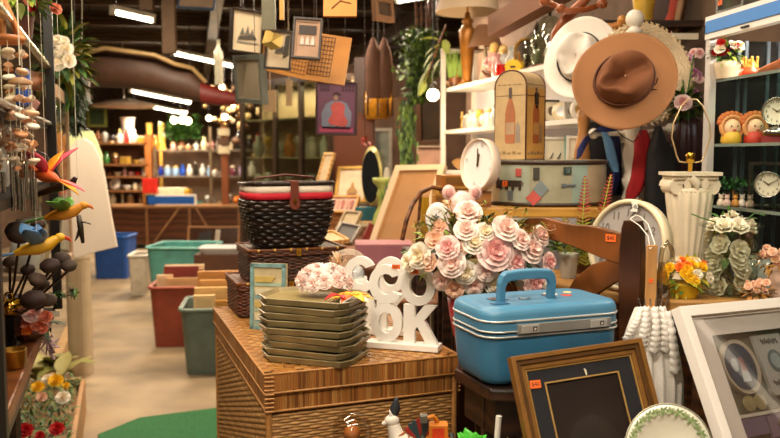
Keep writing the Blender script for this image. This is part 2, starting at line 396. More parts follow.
# ================================================================ tray stack
t0 = onz(316, 345, .90); stc = V((-.213, 2.098, .902))
o_ = [(-.135, -.045), (-.085, -.10), (.125, -.10), (.145, -.07), (.145, .06), (.10, .105), (-.09, .105), (-.135, .06)]
trd = ['at the bottom of', 'second from the bottom of', 'third from the bottom of', 'fourth from the bottom of', 'in the very middle of', 'fourth from the top of', 'third from the top of', 'just under the top one of', 'on top of']
M_tray = mat('#9a8a5c', .3, 0, .2, 18); M_trayr = mat('#9a8a62', .28, 0, .3, 18)
for k in range(9):
    t = thing('serving_tray', 'olive tan eight sided tray %s the stack on the trunk' % trd[k], 'tray', (stc.x+R.uniform(-.006, .006), stc.y+R.uniform(-.006, .006), .902+k*.0193), math.radians(-19+R.uniform(-5, 5)), group='stacked eight sided trays')
    s = 1+.02*R.uniform(-1, 1); oo = [(x*s, y*s) for x, y in o_]; bi = [(x*.93, y*.90) for x, y in oo]
    b = MB(); b.slab(bi, 0, .006); b.build('tray_base', M_tray, t)
    b = MB(); nn = len(oo); lo = [[(x*.945, y*.93, .0) for x, y in oo], [(x, y, .016) for x, y in oo], [(x*.985, y*.98, .0172) for x, y in oo], [(x*.93, y*.90, .006) for x, y in oo]]
    b.loft(lo, 0, smooth=False, cap=False); b.build('raised_rim', M_trayr, t)
TOPZ = .902+8*.0193+.018
# ---- ruffled flower and leaf helpers
def rose_mesh(name, mats, n_l=(5, 6, 7, 6), seed=1, open_=1.0):
    r_ = random.Random(seed); b = MB()
    for li, n in enumerate(n_l):
        rr = .22+.235*li; tilt = .12+.20*li*open_; hh = 1.0-.05*li
        for k in range(n):
            a0 = 2*PI*(k+.5*(li % 2))/n+r_.uniform(-.15, .15); wd = 2*PI/n*1.45; vs = []; fs = []
            U, W = 4, 4
            for i in range(W+1):
                v_ = i/W
                for j in range(U+1):
                    u = j/U-.5; a = a0+u*wd*(1-.25*v_*v_)
                    out = rr*(.35+.65*math.sin(v_*PI*.5))+math.sin(tilt)*v_*v_*.45
                    z = hh*(v_-.15*li*v_*v_)-abs(u)**2*.9*v_-.20*li*.35; out += (.10 if v_ > .9 else 0)+.03*math.sin(u*9+k)
                    vs.append((out*math.cos(a), out*math.sin(a), z))
            for i in range(W):
                for j in range(U): q = i*(U+1)+j; fs.append((q, q+1, q+U+2, q+U+1))
            b.add(vs, fs, min(li//2, len(mats)-1), smooth=True)
    b.ball((0, 0, .1), (.3, .3, .35), 0)
    me = b.build(name, mats); d = me.data; bpy.data.objects.remove(me); return d
def place_mesh(d, name, parent, M, label=None):
    o = bpy.data.objects.new(name, d); col.objects.link(o); o.parent = parent; o.matrix_local = M
    if label: o['label'] = label
    return o
MR = lambda c, c2: mat(c, .65, 0, .1, 8, c2=c2)
rose_pink = rose_mesh('rose', [MR('#f2bfb8', '#e8aba6'), MR('#f8dcd4', '#f2c9c0')], seed=2)
rose_pale = rose_mesh('rose', [MR('#f8dacd', '#f2c8ba'), MR('#fbebe0', '#f6dccf')], seed=3)
rose_cream = rose_mesh('rose', [MR('#f6ead0', '#efdcb6'), MR('#faf3e6', '#f2e6d0')], seed=4)
rose_small = rose_mesh('rose', [MR('#f3d0b4', '#ecba9c')], n_l=(4, 5, 6), seed=5)
rose_yel = rose_mesh('rose', [MR('#f7cf1e', '#efb812')], n_l=(5, 6, 6), seed=6)
rose_white = rose_mesh('rose', [MR('#f7efdd', '#e8dcc0')], n_l=(5, 6, 7), seed=7)
rose_red = rose_mesh('rose', [MR('#d3161b', '#a80f14')], n_l=(5, 6, 7), seed=8)
rose_orange = rose_mesh('rose', [MR('#f58a2c', '#e8701c')], n_l=(5, 6, 6), seed=9)
rose_salmon = rose_mesh('rose', [MR('#ee9a7a', '#e07f62')], n_l=(5, 6, 7), seed=10)
def bouquet(t, spec, leaves, center, spread, lc=(M_gdark,), leafL=.05, leafW=.022, cam_bias=True, leafname='leaf_cluster'):
    """spec: (mesh, world point, direction, size) -> rose parts; leaves: count"""
    Mi = t.matrix_world.inverted()
    for d, p, dr, s, lb in spec:
        Mr = Matrix.Translation(V(p)) @ frame_from(dr) @ Matrix.Scale(s, 4); place_mesh(d, 'rose', t, Mi @ Mr, lb)
    b = MB()
    for k in range(leaves):
        q = V((R.gauss(0, 1), R.gauss(0, 1), R.gauss(0, .8))).normalized()
        p = V(center)+V((q.x*spread[0], q.y*spread[1], q.z*spread[2]))*R.uniform(.55, .95)
        b.leaf(p, q+V((0, 0, R.uniform(-.3, .5))), leafL*R.uniform(.7, 1.3), leafW*R.uniform(.8, 1.3), R.randrange(len(lc)), M=Mi)
    if leaves: b.build(leafname, list(lc), t)
def wm(o): bpy.context.view_layer.update(); return o
# ---- pale pink ruffled garland on the trays
p = V((-.19, 2.13, TOPZ)); t = wm(thing('flower_garland', 'pale pink ruffled fabric flower garland heaped on the tray stack', 'garland', p)); Mi = Matrix.Translation(-p)
rf = rose_mesh('rosette', [MR('#f7e2da', '#efd0c6'), MR('#fbeee8', '#f5ddd4')], n_l=(5, 7, 8, 8), seed=21, open_=1.3)
for k in range(30):
    a = R.uniform(0, 2*PI); e = R.uniform(.0, 1.3); x = .07*math.cos(a)*math.cos(e); y = .05*math.sin(a)*math.cos(e); z = .02+.046*math.sin(e)
    place_mesh(rf, 'rosette', t, Matrix.Translation((x+.008, y, z)) @ frame_from((x*1.2, y*1.4-.02, z-.01)) @ Matrix.Scale(.0165, 4))
b = MB(); b.ball((.005, 0, .035), (.06, .04, .033)); b.build('fabric_core', MR('#f2d8ce', '#e6c4ba'), t)
# ---- felt flower with yellow and red petals
p = V((-.10, 2.045, TOPZ)); t = thing('felt_flower', 'flat yellow and red felt flower lying at the tray stack edge', 'fabric flower', p, .3)
b = MB()
for k in range(9):
    a = 2*PI*k/9; b.leaf((.0, 0, .006), (math.cos(a)*1.3, math.sin(a)*.8, .06), .06, .030, 0 if k % 3 else 1, .25)
b.build('petals', [M_yellow, M_orange], t, solid=.0015)
b = MB()
for k in range(8):
    a = 2*PI*k/8+.3; b.leaf((.0, 0, .003), (math.cos(a)*1.4, math.sin(a)*.8, .02), .066, .032, k % 2, .2)
b.build('under_petals', [M_cream, M_white], t, solid=.0015)
b = MB(); b.leaf((-.04, -.015, .009), (-1, -.1, .05), .04, .03, 0); b.leaf((-.04, -.015, .009), (.2, -.6, .05), .03, .02, 0); b.build('red_petal', M_red, t, solid=.0015)
# ================================================================ COOK signs
def cook(label, px, py, rz, tags=True):
    p = onz(px, py, .902); t = thing('letter_sign', label, 'sign', p, rz, group='white COOK letter signs')
    b = MB(); T = .018
    def O(cx, cz, rx, rz_, w): b.ringpr([q for q in arc(cx, cz, rx, 0, 2*PI, 28, rz_)][:-1], [q for q in arc(cx, cz, rx-w, 0, 2*PI, 28, rz_-w)][:-1], -T/2, T/2)
    def C(cx, cz, rx, rz_, w): b.ringpr(arc(cx, cz, rx, .55, 2*PI-.55, 24, rz_), arc(cx, cz, rx-w, .75, 2*PI-.75, 24, rz_-w), -T/2, T/2, closed=False)
    C(-.048, .182, .051, .056, .026); O(.046, .182, .050, .056, .025); O(-.048, .072, .047, .056, .025)
    b.prism([(.004, .016), (.036, .016), (.036, .056), (.044, .066), (.070, .016), (.104, .016), (.064, .085), (.100, .128), (.064, .128), (.036, .092), (.036, .128), (.004, .128)], -T/2, T/2)
    b.build('letters', mat('#eeebe3', .38, 0, .03), t)
    b = MB(); b.box(-.105, .108, -.026, .026, 0, .017); b.build('base', mat('#eeebe3', .4, 0, .03), t, bevel=.0015)
    if tags:
        sticker(t, TM((-.018, -.0105, .234)), .024, .012, '$30'); sticker(t, TM((.036, -.0105, .222)), .024, .012, '$30')
    return t
cook('white wooden COOK sign standing at the trunk front edge with orange tags', 403, 348, math.radians(-17))
cook('white COOK sign half hidden behind the other one', 376, 333, math.radians(-12), False)
# ---- seaside picture panel
Mx, w_, h_ = quad((251, 263, 2.46), (286, 264, 2.42), (253, 329, 2.44))
t = thing('painted_panel', 'teal framed seaside painting standing behind the tray stack', 'painting', M=Mx)
b = MB(); b.box(0, w_, 0, .012, 0, h_); b.build('panel', mat('#c9b98e', .7, 0, .2, 30), t)
b = MB()
for x0, x1, z0, z1 in ((0, w_, 0, .012), (0, w_, h_-.012, h_), (0, .012, 0, h_), (w_-.012, w_, 0, h_)): b.box(x0, x1, -.005, 0, z0, z1)
b.build('frame', mat('#7fa6a4', .6, 0, .35, 60), t)
b = MB()
for k, (z, c) in enumerate(((.03, 0), (.07, 1), (.11, 0), (.15, 1))):
    b.prism([(.02, z), (.075, z), (.088, z+.018), (.015, z+.018)], -.004, 0, 2 if k % 2 else 3); b.box(.015, w_-.015, -.002, 0, z-.012, z-.002, c)
b.build('painted_boats', [mat('#86aeb0', .6), mat('#a8bfa8', .6), mat('#c9b060', .6), mat('#d8cfb0', .6)], t)
# ================================================================ wicker boxes & picnic basket
M_bx = [mat(c, .42, 0, .3, 60) for c in ('#44230f', '#57301a', '#361a0b')]
def wbox(label, px, Y, z, w, d, h, rz, latch=True, m=M_bx, rows=14, group=None):
    p = at(px, 200, Y); p.z = z; t = thing('wicker_box', label, 'wicker box', p, rz, group=group); lp = rectloop(w, d, .012)
    b = MB(); weave(b, lambda q, f: lp(q), .004, h*.76, rows, int((w+d)*2/.022)//2*2, .0045, .004, seg=5, mats=3); b.build('woven_body', m, t)
    b = MB(); b.box(-w/2+.006, w/2-.006, -d/2+.006, d/2-.006, .001, h-.004); b.build('inner_case', m[2], t)
    b = MB(); lp2 = rectloop(w+.012, d+.012, .012); weave(b, lambda q, f: lp2(q), h*.80, h-.004, 3, int((w+d)*2/.022)//2*2, .004, .003, seg=5, mats=2)
    for i in range(int(w/.012)): x = -w/2+.012*i; b.box(x, x+.0105, -d/2, d/2, h-.008, h-.001+.001*(i % 2), i % 2)
    b.build('lid', m, t)
    b = MB(); n_ = 5
    ww, dd = w/2+.008, d/2+.008
    b.tube([(-ww, -dd, h), (ww, -dd, h), (ww, dd, h), (-ww, dd, h)], .0048, 6, closed=True)
    b.build('bamboo_rim', mat('#7a4520', .35, 0, .4, 40), t)
    for k in range(6): b = MB(); b.tube([(-ww+.03+k*.055, -dd-.001, h), (-ww+.037+k*.055, -dd-.001, h)], .0056, 6); b.build('rim_knot', mat('#d6a84e', .35), t)
    if latch:
        b = MB(); b.box(-.006, .010, -dd-.008, -dd-.004, h-.022, h+.004); b.tube([(0, -dd-.009, h-.004), (.004, -dd-.009, h-.016)], .0025, 5); b.build('latch', M_brass, t)
    return t
wbox('dark brown wicker box beneath the other wicker box at the trunk rear', 281, 2.77, .902, .345, .25, .115, YAW, m=[mat(c, .45, 0, .3, 60) for c in ('#5c2f1b', '#6b3a22', '#48220f')])
wbox('dark wicker suitcase with brass latch directly under the picnic basket', 289, 2.75, 1.022, .32, .23, .108, YAW)
p = at(286, 200, 2.72); p.z = 1.137
t = thing('picnic_basket', 'black brown wicker picnic basket with cream and red cloth band', 'picnic basket', p, YAW)
M_pk = [mat(c, .3, 0, .3, 60) for c in ('#1d120c', '#2a1a11', '#140c08')]
def pkl(s0, s1):
    lp = rectloop(1, .78, .2)
    def f(q, fr): s = s0+(s1-s0)*math.sin(fr*PI/2*.9); x, y = lp(q); return x*s, y*s
    return f
b = MB(); weave(b, pkl(.222, .300), .004, .160, 13, 34, .0072, .0055, seg=6, mats=3, sub=3)
for i in range(34):
    lp = rectloop(1, .78, .2); x, y = lp(i/34); b.tube([(x*.220, y*.220, 0), (x*.27, y*.27, .07), (x*.294, y*.294, .17)], .004, 5)
b.build('woven_body', M_pk, t)
b = MB(); lp = rectloop(1, .78, .2); b.loft([[(lp(i/40)[0]*s, lp(i/40)[1]*s, z) for i in range(40)] for s, z in ((.21, .003), (.258, .08), (.280, .19))]); b.build('inner_case', mat('#100906', .8), t)
def band(z0, z1, s, name, m):
    b = MB(); b.loft([[(lp(i/60)[0]*(s+.002*math.sin(i*1.3)), lp(i/60)[1]*(s+.002*math.sin(i*1.3)), z) for i in range(60)] for z, s in ((z0, s), (z1, s+.002))], cap=False); o = b.build(name, m, t, solid=.002); return o
band(.164, .186, .304, 'red_band', mat('#c8152a', .7, 0, .15, 60)); band(.184, .208, .303, 'cream_band', mat('#e6d6c2', .8, 0, .1, 60))
b = MB(); Lm = TM((0, 0, .207), (math.radians(-1.5), math.radians(0), 0))
lo = [(lp(i/40)[0]*.31, lp(i/40)[1]*.31) for i in range(40)]
b.slab(lo, 0, .008, M=Lm)
for k in range(13): y = -.115+k*.0188; hw = .150 if abs(y) < .09 else .135; b.tube([(-hw+.006*math.cos(k), y, .010), (hw, y, .010)], .0062, 6, M=Lm)
b.tube([(x, y, .008) for x, y in lo], .0055, 6, closed=True, M=Lm); b.build('lid', M_pk[1], t)
b = MB()
b.tube([(-.11, .02, .222), (-.10, .015, .232), (0, .0, .244), (.10, .015, .234), (.11, .02, .222)], [.004, .006, .0075, .006, .004], 8, flat=.6); b.build('handle', mat('#5e2c1c', .4), t)
b = MB(); S = 1
pth = [(-.014, z) for z in (.226, .2, .17)]+arc(0, .150, .019, PI, 2*PI, 10)+[(.014, z) for z in (.17, .2, .226)]
b.prism(pth, -.1335, -.129); b.slab([(-.014, -.131), (.014, -.131), (.014, -.05), (-.014, -.05)], .2235, .227)
o = b.build('leather_strap', mat('#6e3322', .42, 0, .2, 40), t, bevel=.001)
b = MB(); b.prism(arc(0, .160, .006, 0, 2*PI, 12)[:-1], -.137, -.133); b.box(-.0025, .0025, -.140, -.133, .150, .170); b.build('buckle', M_brass, o)
# ---- straw bow, egg shaped ornament
p = at(346, 258, 2.62); p.z = .902
t = thing('gift_basket', 'white oval gift basket with a straw coloured raffia bow', 'basket', (p.x, 2.50, .902))
t.location = onz(352, 322, .902)
b = MB(); b.lathe([(.03, 0), (.045, .02), (.052, .09), (.050, .15), (.045, .15), (.046, .09), (.03, .02)], 20); b.build('basket_body', mat('#e6e4dc', .35, 0, .1, 80), t)
b = MB(); b.ball((0, 0, .16), (.042, .042, .036)); b.build('ornament', mat('#dfe3e4', .2, .3, .05), t)
b = MB()
for k in range(16):
    a = R.uniform(0, 2*PI); e = R.uniform(.1, 1.2); d = V((math.cos(a)*math.cos(e), math.sin(a)*math.cos(e), math.sin(e)))
    q = V((-.035, -.01, .185)); b.tube([q, q+d*.03+V((0, 0, .01)), q+d*.055+V((.006*math.sin(k), 0, 0)), q+d*.036+V((0, 0, -.008)), q+V((.003, 0, 0))], .0028, 4, flat=.4, m=k % 2)
b.build('raffia_bow', [mat('#e2b183', .6), mat('#efd0a8', .6)], t)
b = MB()
for k in range(5): b.tube([(-.04+.09*math.cos(a)*.6+.03, .0, .185+.04*math.sin(a)+.004*k) for a in [PI*i/12 for i in range(13)]], .0012, 4)
b.build('ribbon_loops', mat('#e9d9c4', .4), t)
# ================================================================ dark table, blue train case
def slabtable(name, label, cat, poly, z, th, legs, m, mleg=None, lr=.022, bev=.006, apron=0):
    cx = sum(p[0] for p in poly)/len(poly); cy = sum(p[1] for p in poly)/len(poly)
    t = thing(name, label, cat, (cx, cy, 0)); b = MB(); b.slab([(x-cx, y-cy) for x, y in poly], z-th, z); b.build('tabletop', m, t, bevel=bev)
    for x, y in legs: b = MB(); b.box(x-cx-lr, x-cx+lr, y-cy-lr, y-cy+lr, 0, z-th); b.build('leg', mleg or m, t)
    if apron:
        b = MB(); pp = [((x-cx)*.86, (y-cy)*.86) for x, y in poly]; pi = [(x*.93, y*.93) for x, y in pp]
        b.loft([[(x, y, z-th-apron) for x, y in pp], [(x, y, z-th) for x, y in pp], [(x, y, z-th) for x, y in pi], [(x, y, z-th-apron) for x, y in pi]], cap=False, smooth=False, closed=True); b.build('apron', mleg or m, t)
    return t
TZ = .93
slabtable('side_table', 'dark brown wooden side table under the blue train case', 'table', [(.158, 1.865), (.222, 1.70), (.555, 1.665), (.57, 1.90), (.30, 2.21), (.235, 2.25)], TZ, .03, [(.24, 1.80), (.50, 1.74), (.30, 2.12), (.50, 1.9)], M_dark, apron=.09)
cc = V((.346, 1.845, TZ+.004)); CY = math.radians(20)
t = thing('train_case', 'sky blue hard shell train case with looped handle and chrome trim', 'train case', cc, CY)
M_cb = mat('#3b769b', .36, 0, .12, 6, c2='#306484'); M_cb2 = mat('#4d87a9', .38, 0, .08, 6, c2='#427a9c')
W, D = .362, .205
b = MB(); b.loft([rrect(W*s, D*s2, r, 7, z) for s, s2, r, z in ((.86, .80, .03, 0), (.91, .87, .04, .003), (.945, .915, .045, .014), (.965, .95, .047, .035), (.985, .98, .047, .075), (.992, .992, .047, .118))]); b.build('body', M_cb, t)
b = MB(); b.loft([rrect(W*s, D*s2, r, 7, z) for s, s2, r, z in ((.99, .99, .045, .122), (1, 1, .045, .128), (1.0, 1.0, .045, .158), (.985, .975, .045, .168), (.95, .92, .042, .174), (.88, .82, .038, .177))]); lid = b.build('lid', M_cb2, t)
b = MB()
for z, g in ((.112, .0026), (.124, .0022), (.147, .0026)):
    b.tube([(x, y, z) for x, y, _ in rrect(W*.994+.004, D*.994+.004, .047, 7)], g, 6, closed=True)
b.build('chrome_trim', mat('#d4d5d0', .3, .5, .05), t)
b = MB(); fy = -D/2-.003
b.box(-.105, .140, fy-.0045, fy+.006, .1175, .1395); b.build('lock_plate', mat('#9fa09c', .45, .45, .1), t, bevel=.001)
for x in (-.075, .105): b = MB(); b.box(x-.022, x+.022, fy-.0075, fy-.004, .1195, .1375); b.build('latch', mat('#c9cac6', .35, .5, .1), t, bevel=.001)
for x in (-.064, .112): b = MB(); b.box(x-.005, x+.005, fy-.0085, fy-.007, .1245, .134, 0); b.prism(arc(x, .129, .0026, 0, 2*PI, 8)[:-1], fy-.0092, fy-.0084, 1); b.box(x-.0025, x-.0012, fy-.0092, fy-.0084, .1255, .130, 1); b.build('latch_emblem', [M_ink, M_white], t)
hz = .174; hp = []
ho = [(-.072, hz-.004), (-.072, hz+.046), (-.066, hz+.064), (-.056, hz+.072), (-.02, hz+.075), (.02, hz+.075), (.056, hz+.072), (.066, hz+.064), (.072, hz+.046), (.072, hz-.004)]
hi = [(-.056, hz-.004), (-.057, hz+.036), (-.053, hz+.046), (-.045, hz+.051), (-.02, hz+.053), (.02, hz+.053), (.045, hz+.051), (.053, hz+.046), (.057, hz+.036), (.056, hz-.004)]
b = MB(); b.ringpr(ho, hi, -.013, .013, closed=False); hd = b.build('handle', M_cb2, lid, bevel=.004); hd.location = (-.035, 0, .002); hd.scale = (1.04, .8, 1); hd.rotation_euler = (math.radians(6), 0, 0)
for x in (-.109, .038): b = MB(); b.box(x-.012, x+.012, -.014, .014, .173, .180); b.build('handle_hinge', M_steel, lid)
b = MB(); b.tube([(-.05, -.012, .179), (-.035, -.030, .181), (-.02, -.012, .179)], .0018, 6); b.build('lid_clasp', M_steel, lid)
b = MB(); b.box(-.005, .035, -.010, .012, 0, .0012); b.tube([(0, 0, .001), (.03, .03, .002), (.06, .032, .0015)], .0008, 4)
o = b.build('luggage_tag', mat('#2c5f85', .4), t); o.location = (-.135, -.052, .1775); o.rotation_euler = (0, 0, .1)
b = MB()
for i, (x, y, r) in enumerate(((.055, .02, .018), (.085, -.005, .014), (.03, -.03, .012), (.11, .03, .011))): b.lathe([(r, .1768), (r*.98, .1776)], 14, i % 4, TM((x, y, 0)))
b.build('round_sticker', [M_paper, mat('#c74c3a'), mat('#2f6e8a'), mat('#e0c98a')], t)
# ================================================================ bouquet beside the case
p = V((.235, 2.165, TZ+.002)); t = wm(thing('rose_bouquet', 'bouquet of blush and cream artificial roses between sign and case', 'flower bouquet', p))
b = MB(); b.lathe([(.05, 0), (.056, .01), (.068, .07), (.074, .12), (.07, .12), (.062, .07), (.045, .015)], 24); b.build('pot', mat('#b81420', .35, 0, .15), t)
spec = []
for q in ((468, 213, 14, rose_pale), (505, 229, 14, rose_pale), (494, 252, 19, rose_pink), (530, 249, 15, rose_pale), (452, 263, 14, rose_pale), (436, 240, 13, rose_small), (420, 256, 13, rose_cream), (448, 248, 12, rose_pink), (474, 243, 12, rose_cream), (494, 283, 11, rose_cream), (533, 281, 14, rose_pink), (474, 284, 11, rose_pale), (455, 288, 12, rose_small), (430, 262, 12, rose_small), (466, 230, 12, rose_pale), (540, 236, 11, rose_pale), (515, 262, 12, rose_pink), (440, 228, 10, rose_small), (410, 262, 10, rose_cream), (486, 270, 11, rose_pale), (465, 272, 12, rose_cream), (443, 280, 11, rose_pale), (520, 240, 11, rose_pale), (485, 232, 10, rose_cream), (548, 262, 10, rose_pink), (460, 250, 10, rose_small)):
    px, py, r, d = q; dx = (px-478)/78; dy = (py-250)/48; dep = 2.06+.07*(dx*dx+dy*dy)+R.uniform(-.01, .01)+(.0 if px < 520 else .0)
    P = at(px, py, dep); spec.append((d, P, (dx*.9+.05, -1.0, -dy*.8+.35), r*2.1/780*.80, None))
bouquet(t, spec, 240, at(478, 252, 2.165), (.195, .065, .118), (M_gdark, M_green, M_gdark, M_lime), .042, .020)
b = MB(); Mi = t.matrix_world.inverted()
for k in range(46):
    px = R.uniform(415, 550); py = 250-45*math.sqrt(max(0, 1-((px-480)/76)**2))*R.uniform(.5, 1.12); q = at(px, py, 2.07+R.uniform(0, .05))
    for j in range(5): b.leaf(q, (R.uniform(-1, 1), R.uniform(-1, .3), R.uniform(-.3, 1)), .016, .006, k % 2, M=Mi)
    b.tube([q, at(480+(px-480)*.5, 255, 2.13)], .0009, 4, M=Mi)
b.build('filler_sprigs', [mat('#b98a3c', .7), mat('#8f9440', .7)], t)
b = MB()
b.tube([at(530, 235, 2.08), at(540, 227, 2.07), at(550, 231, 2.06), at(556, 229, 2.06), at(554, 225, 2.06)], .002, 5, M=Mi); b.build('stem', mat('#b98a6a', .6), t); b = MB(); b.tube([at(480, 210, 2.12), at(495, 206, 2.1), at(510, 222, 2.09)], .0015, 5, M=Mi); b.build('stem', mat('#b98a6a', .6), t); b = MB()
b.tube([at(478, 262, 2.14), V((.235, 2.165, 1.03))], .03, 8, M=Mi)
b.build('stems', mat('#8a7a3a', .6), t)
# ================================================================ wooden chair
A = V((.61, 1.95)); Bp = V((.235, 2.35)); dr = (Bp-A).normalized(); nb = V((.734, .679)); PLZ = .28
def cp(s, off=0): q = A+dr*s+nb*off; return (q.x, q.y)
LEN = (Bp-A).length
b = MB(); b.box(-.15, .15, -.15, .15, 0, 0)
t = thing('wooden_chair', 'brown wooden chair with curved top rail and orange tag', 'chair', (A.x, A.y, PLZ))
Mc = Matrix(((dr.x, nb.x, 0, 0), (dr.y, nb.y, 0, 0), (0, 0, 1, 0), (0, 0, 0, 1)))  # local x along back, y behind
t.matrix_world = Matrix.Translation((A.x, A.y, PLZ)) @ Mc
t['mirror'] = 0; del t['mirror']
def zz(z): return z-PLZ
M_ch = wood('#80491f', '#56300f', .35, 5, (1, 1, .4)); M_chd = wood('#4d2b16', '#301a0c', .35, 6, (1, 1, .3))
for s in (0, LEN):
    b = MB(); w0 = .026
    sec = [(0, .020), (.40, .024), (.55, .022), (.72, .026), (.86, .031), (.93, .030), (.985, .026), (1.005, .020)]
    b.loft([[(s-w, -.014, z), (s+w, -.014, z), (s+w, .016, z), (s-w, .016, z)] for z, w in sec], smooth=False); b.build('back_post', M_chd, t, bevel=.004)
n = 24; top = []; bot = []
for i in range(n+1):
    u = i/n; x = .02+(LEN-.04)*u
    hump = .030*math.sin(PI*u)**2*(1 if 1 else 0)+.012*math.sin(3*PI*u)**2
    top.append((x, zz(1.234)+hump*.62+.018)); bot.append((x, zz(1.234)-.052+.028*math.sin(PI*u)**1.2-.01*math.cos(2*PI*u)))
b = MB(); b.prism(top+bot[::-1], -.010, .010); rail = b.build('top_rail', M_ch, t, bevel=.003)
sticker(t, TM((.055, -.0115, zz(1.222)), (0, 0, PI)), .030, .019, '$40').matrix_local = Matrix.Translation((.055, -.0115, zz(1.238))) @ Matrix.Diagonal((-1, 1, 1, 1))
# the lower curved brace
b = MB(); lo = [(.02, zz(1.19)), (.05, zz(1.186)), (.11, zz(1.165)), (.165, zz(1.12)), (.20, zz(1.06)), (.215, zz(.98)), (.215, zz(.90)), (.15, zz(.90)), (.15, zz(.98)), (.13, zz(1.04)), (.09, zz(1.09)), (.04, zz(1.125)), (.02, zz(1.13))]
b.prism(lo, -.008, .008); b.build('curved_splat', M_ch, t, bevel=.003)
b = MB(); b.prism([(LEN-x, z) for x, z in lo][::-1], -.008, .008); b.build('curved_splat', M_ch, t, bevel=.003)
b = MB(); b.box(.02, LEN-.02, -.008, .008, zz(.86), zz(.90)); b.build('lower_rail', M_ch, t)
b = MB(); b.loft([rrect(LEN-.02, .20, .03, 4, z, LEN/2, .12) for z in (.43, .45)], smooth=False); b.build('seat', M_ch, t, bevel=.005)
for s in (.03, LEN-.03): b = MB(); b.box(s-.016, s+.016, .19, .215, 0, .43); b.build('front_leg', M_chd, t)
b = MB(); b.slab([(.585, 1.915), (.955, 1.90), (.95, 2.5), (.2, 2.5), (.2, 2.355)], .001, PLZ)
one(b, 'display_platform', wood('#6a4a2c', '#46301a', .6, 5), 'low brown wooden platform under the dining table and chair', 'platform')
# ================================================================ dining table behind the chair
DZ = 1.08
slab = [(.70, 1.965), (1.03, 1.94), (.965, 2.42), (.72, 2.52), (.52, 2.51), (.47, 2.24)]
t = slabtable('display_table', 'tan wooden table holding the white column lamp and flowers', 'table', slab, DZ, .03, [(.83, 2.02), (.99, 1.99), (.935, 2.37), (.72, 2.39)], M_tan, M_brown)
for c in kids(t):
    if c.name.startswith('leg'): c.data.transform(Matrix.Diagonal((1, 1, (DZ-.03-PLZ)/(DZ-.03), 1))); c.data.transform(Matrix.Translation((0, 0, PLZ)))
# ---- column lamp
p = at(690, 172, 2.26); p.z = DZ+.001
t = thing('column_lamp', 'white fluted ionic column lamp base with a bare wire harp', 'table lamp', p)
M_pl = mat('#e3d5ba', .55, 0, .12, 20)
b = MB(); b.lathe([(.042, 0), (.044, .008), (.036, .014), (.036, .02)], 28)
b.lathe([(.034, .018), (.036, .05), (.046, .11), (.056, .17), (.063, .22), (.067, .255), (.066, .262)], 96, flute=.10, fl_n=16); b.build('fluted_shaft', M_pl, t)
b = MB(); b.lathe([(.064, .255), (.070, .262), (.070, .270), (.062, .276)], 32)
for k in range(30): a = 2*PI*k/30; b.ball((.069*math.cos(a), .069*math.sin(a), .266), .0045, seg=6, rings=4)
for sx in (-1, 1):
    for y0 in (-.055, .035):
        sp = [(sx*(.066+(.024*(1-i/26))*math.cos(i*.5)), (.278+(.024*(1-i/26))*math.sin(i*.5))) for i in range(26)]
        b.tube([(x, y0+.01, z) for x, z in sp], .0052, 6)
    b.tube([(sx*.066, -.05, .278), (sx*.066, .05, .278)], .022, 18)
b.box(-.062, .062, -.052, .052, .285, .303); b.box(-.088, .088, -.07, .07, .310, .320); b.box(-.078, .078, -.06, .06, .300, .312)
for k in (-1, 0, 1): b.leaf((k*.03, -.058, .27), (0, -.3, 1), .04, .028, 0, -.2)
b.tube([(-.02, -.06, .305), (0, -.068, .285), (.0, -.064, .266)], [.014, .012, .004], 8); o = b.build('capital', M_pl, t, bevel=.001); o.scale = (.80, .85, 1)
b = MB(); b.lathe([(.006, .32), (.006, .345), (.012, .347), (.013, .37), (.010, .375)], 14); b.build('socket', M_brass, t)
b = MB(); b.tube([(-.012, 0, .347), (-.032, 0, .350), (-.040, 0, .366), (-.056, 0, .42), (-.052, 0, .46), (-.03, 0, .51), (-.012, 0, .528), (.012, 0, .528), (.03, 0, .51), (.052, 0, .46), (.056, 0, .42), (.040, 0, .366), (.032, 0, .350), (.012, 0, .347)], .0022, 6); b.build('wire_harp', mat('#d8b98a', .3, .6), t)
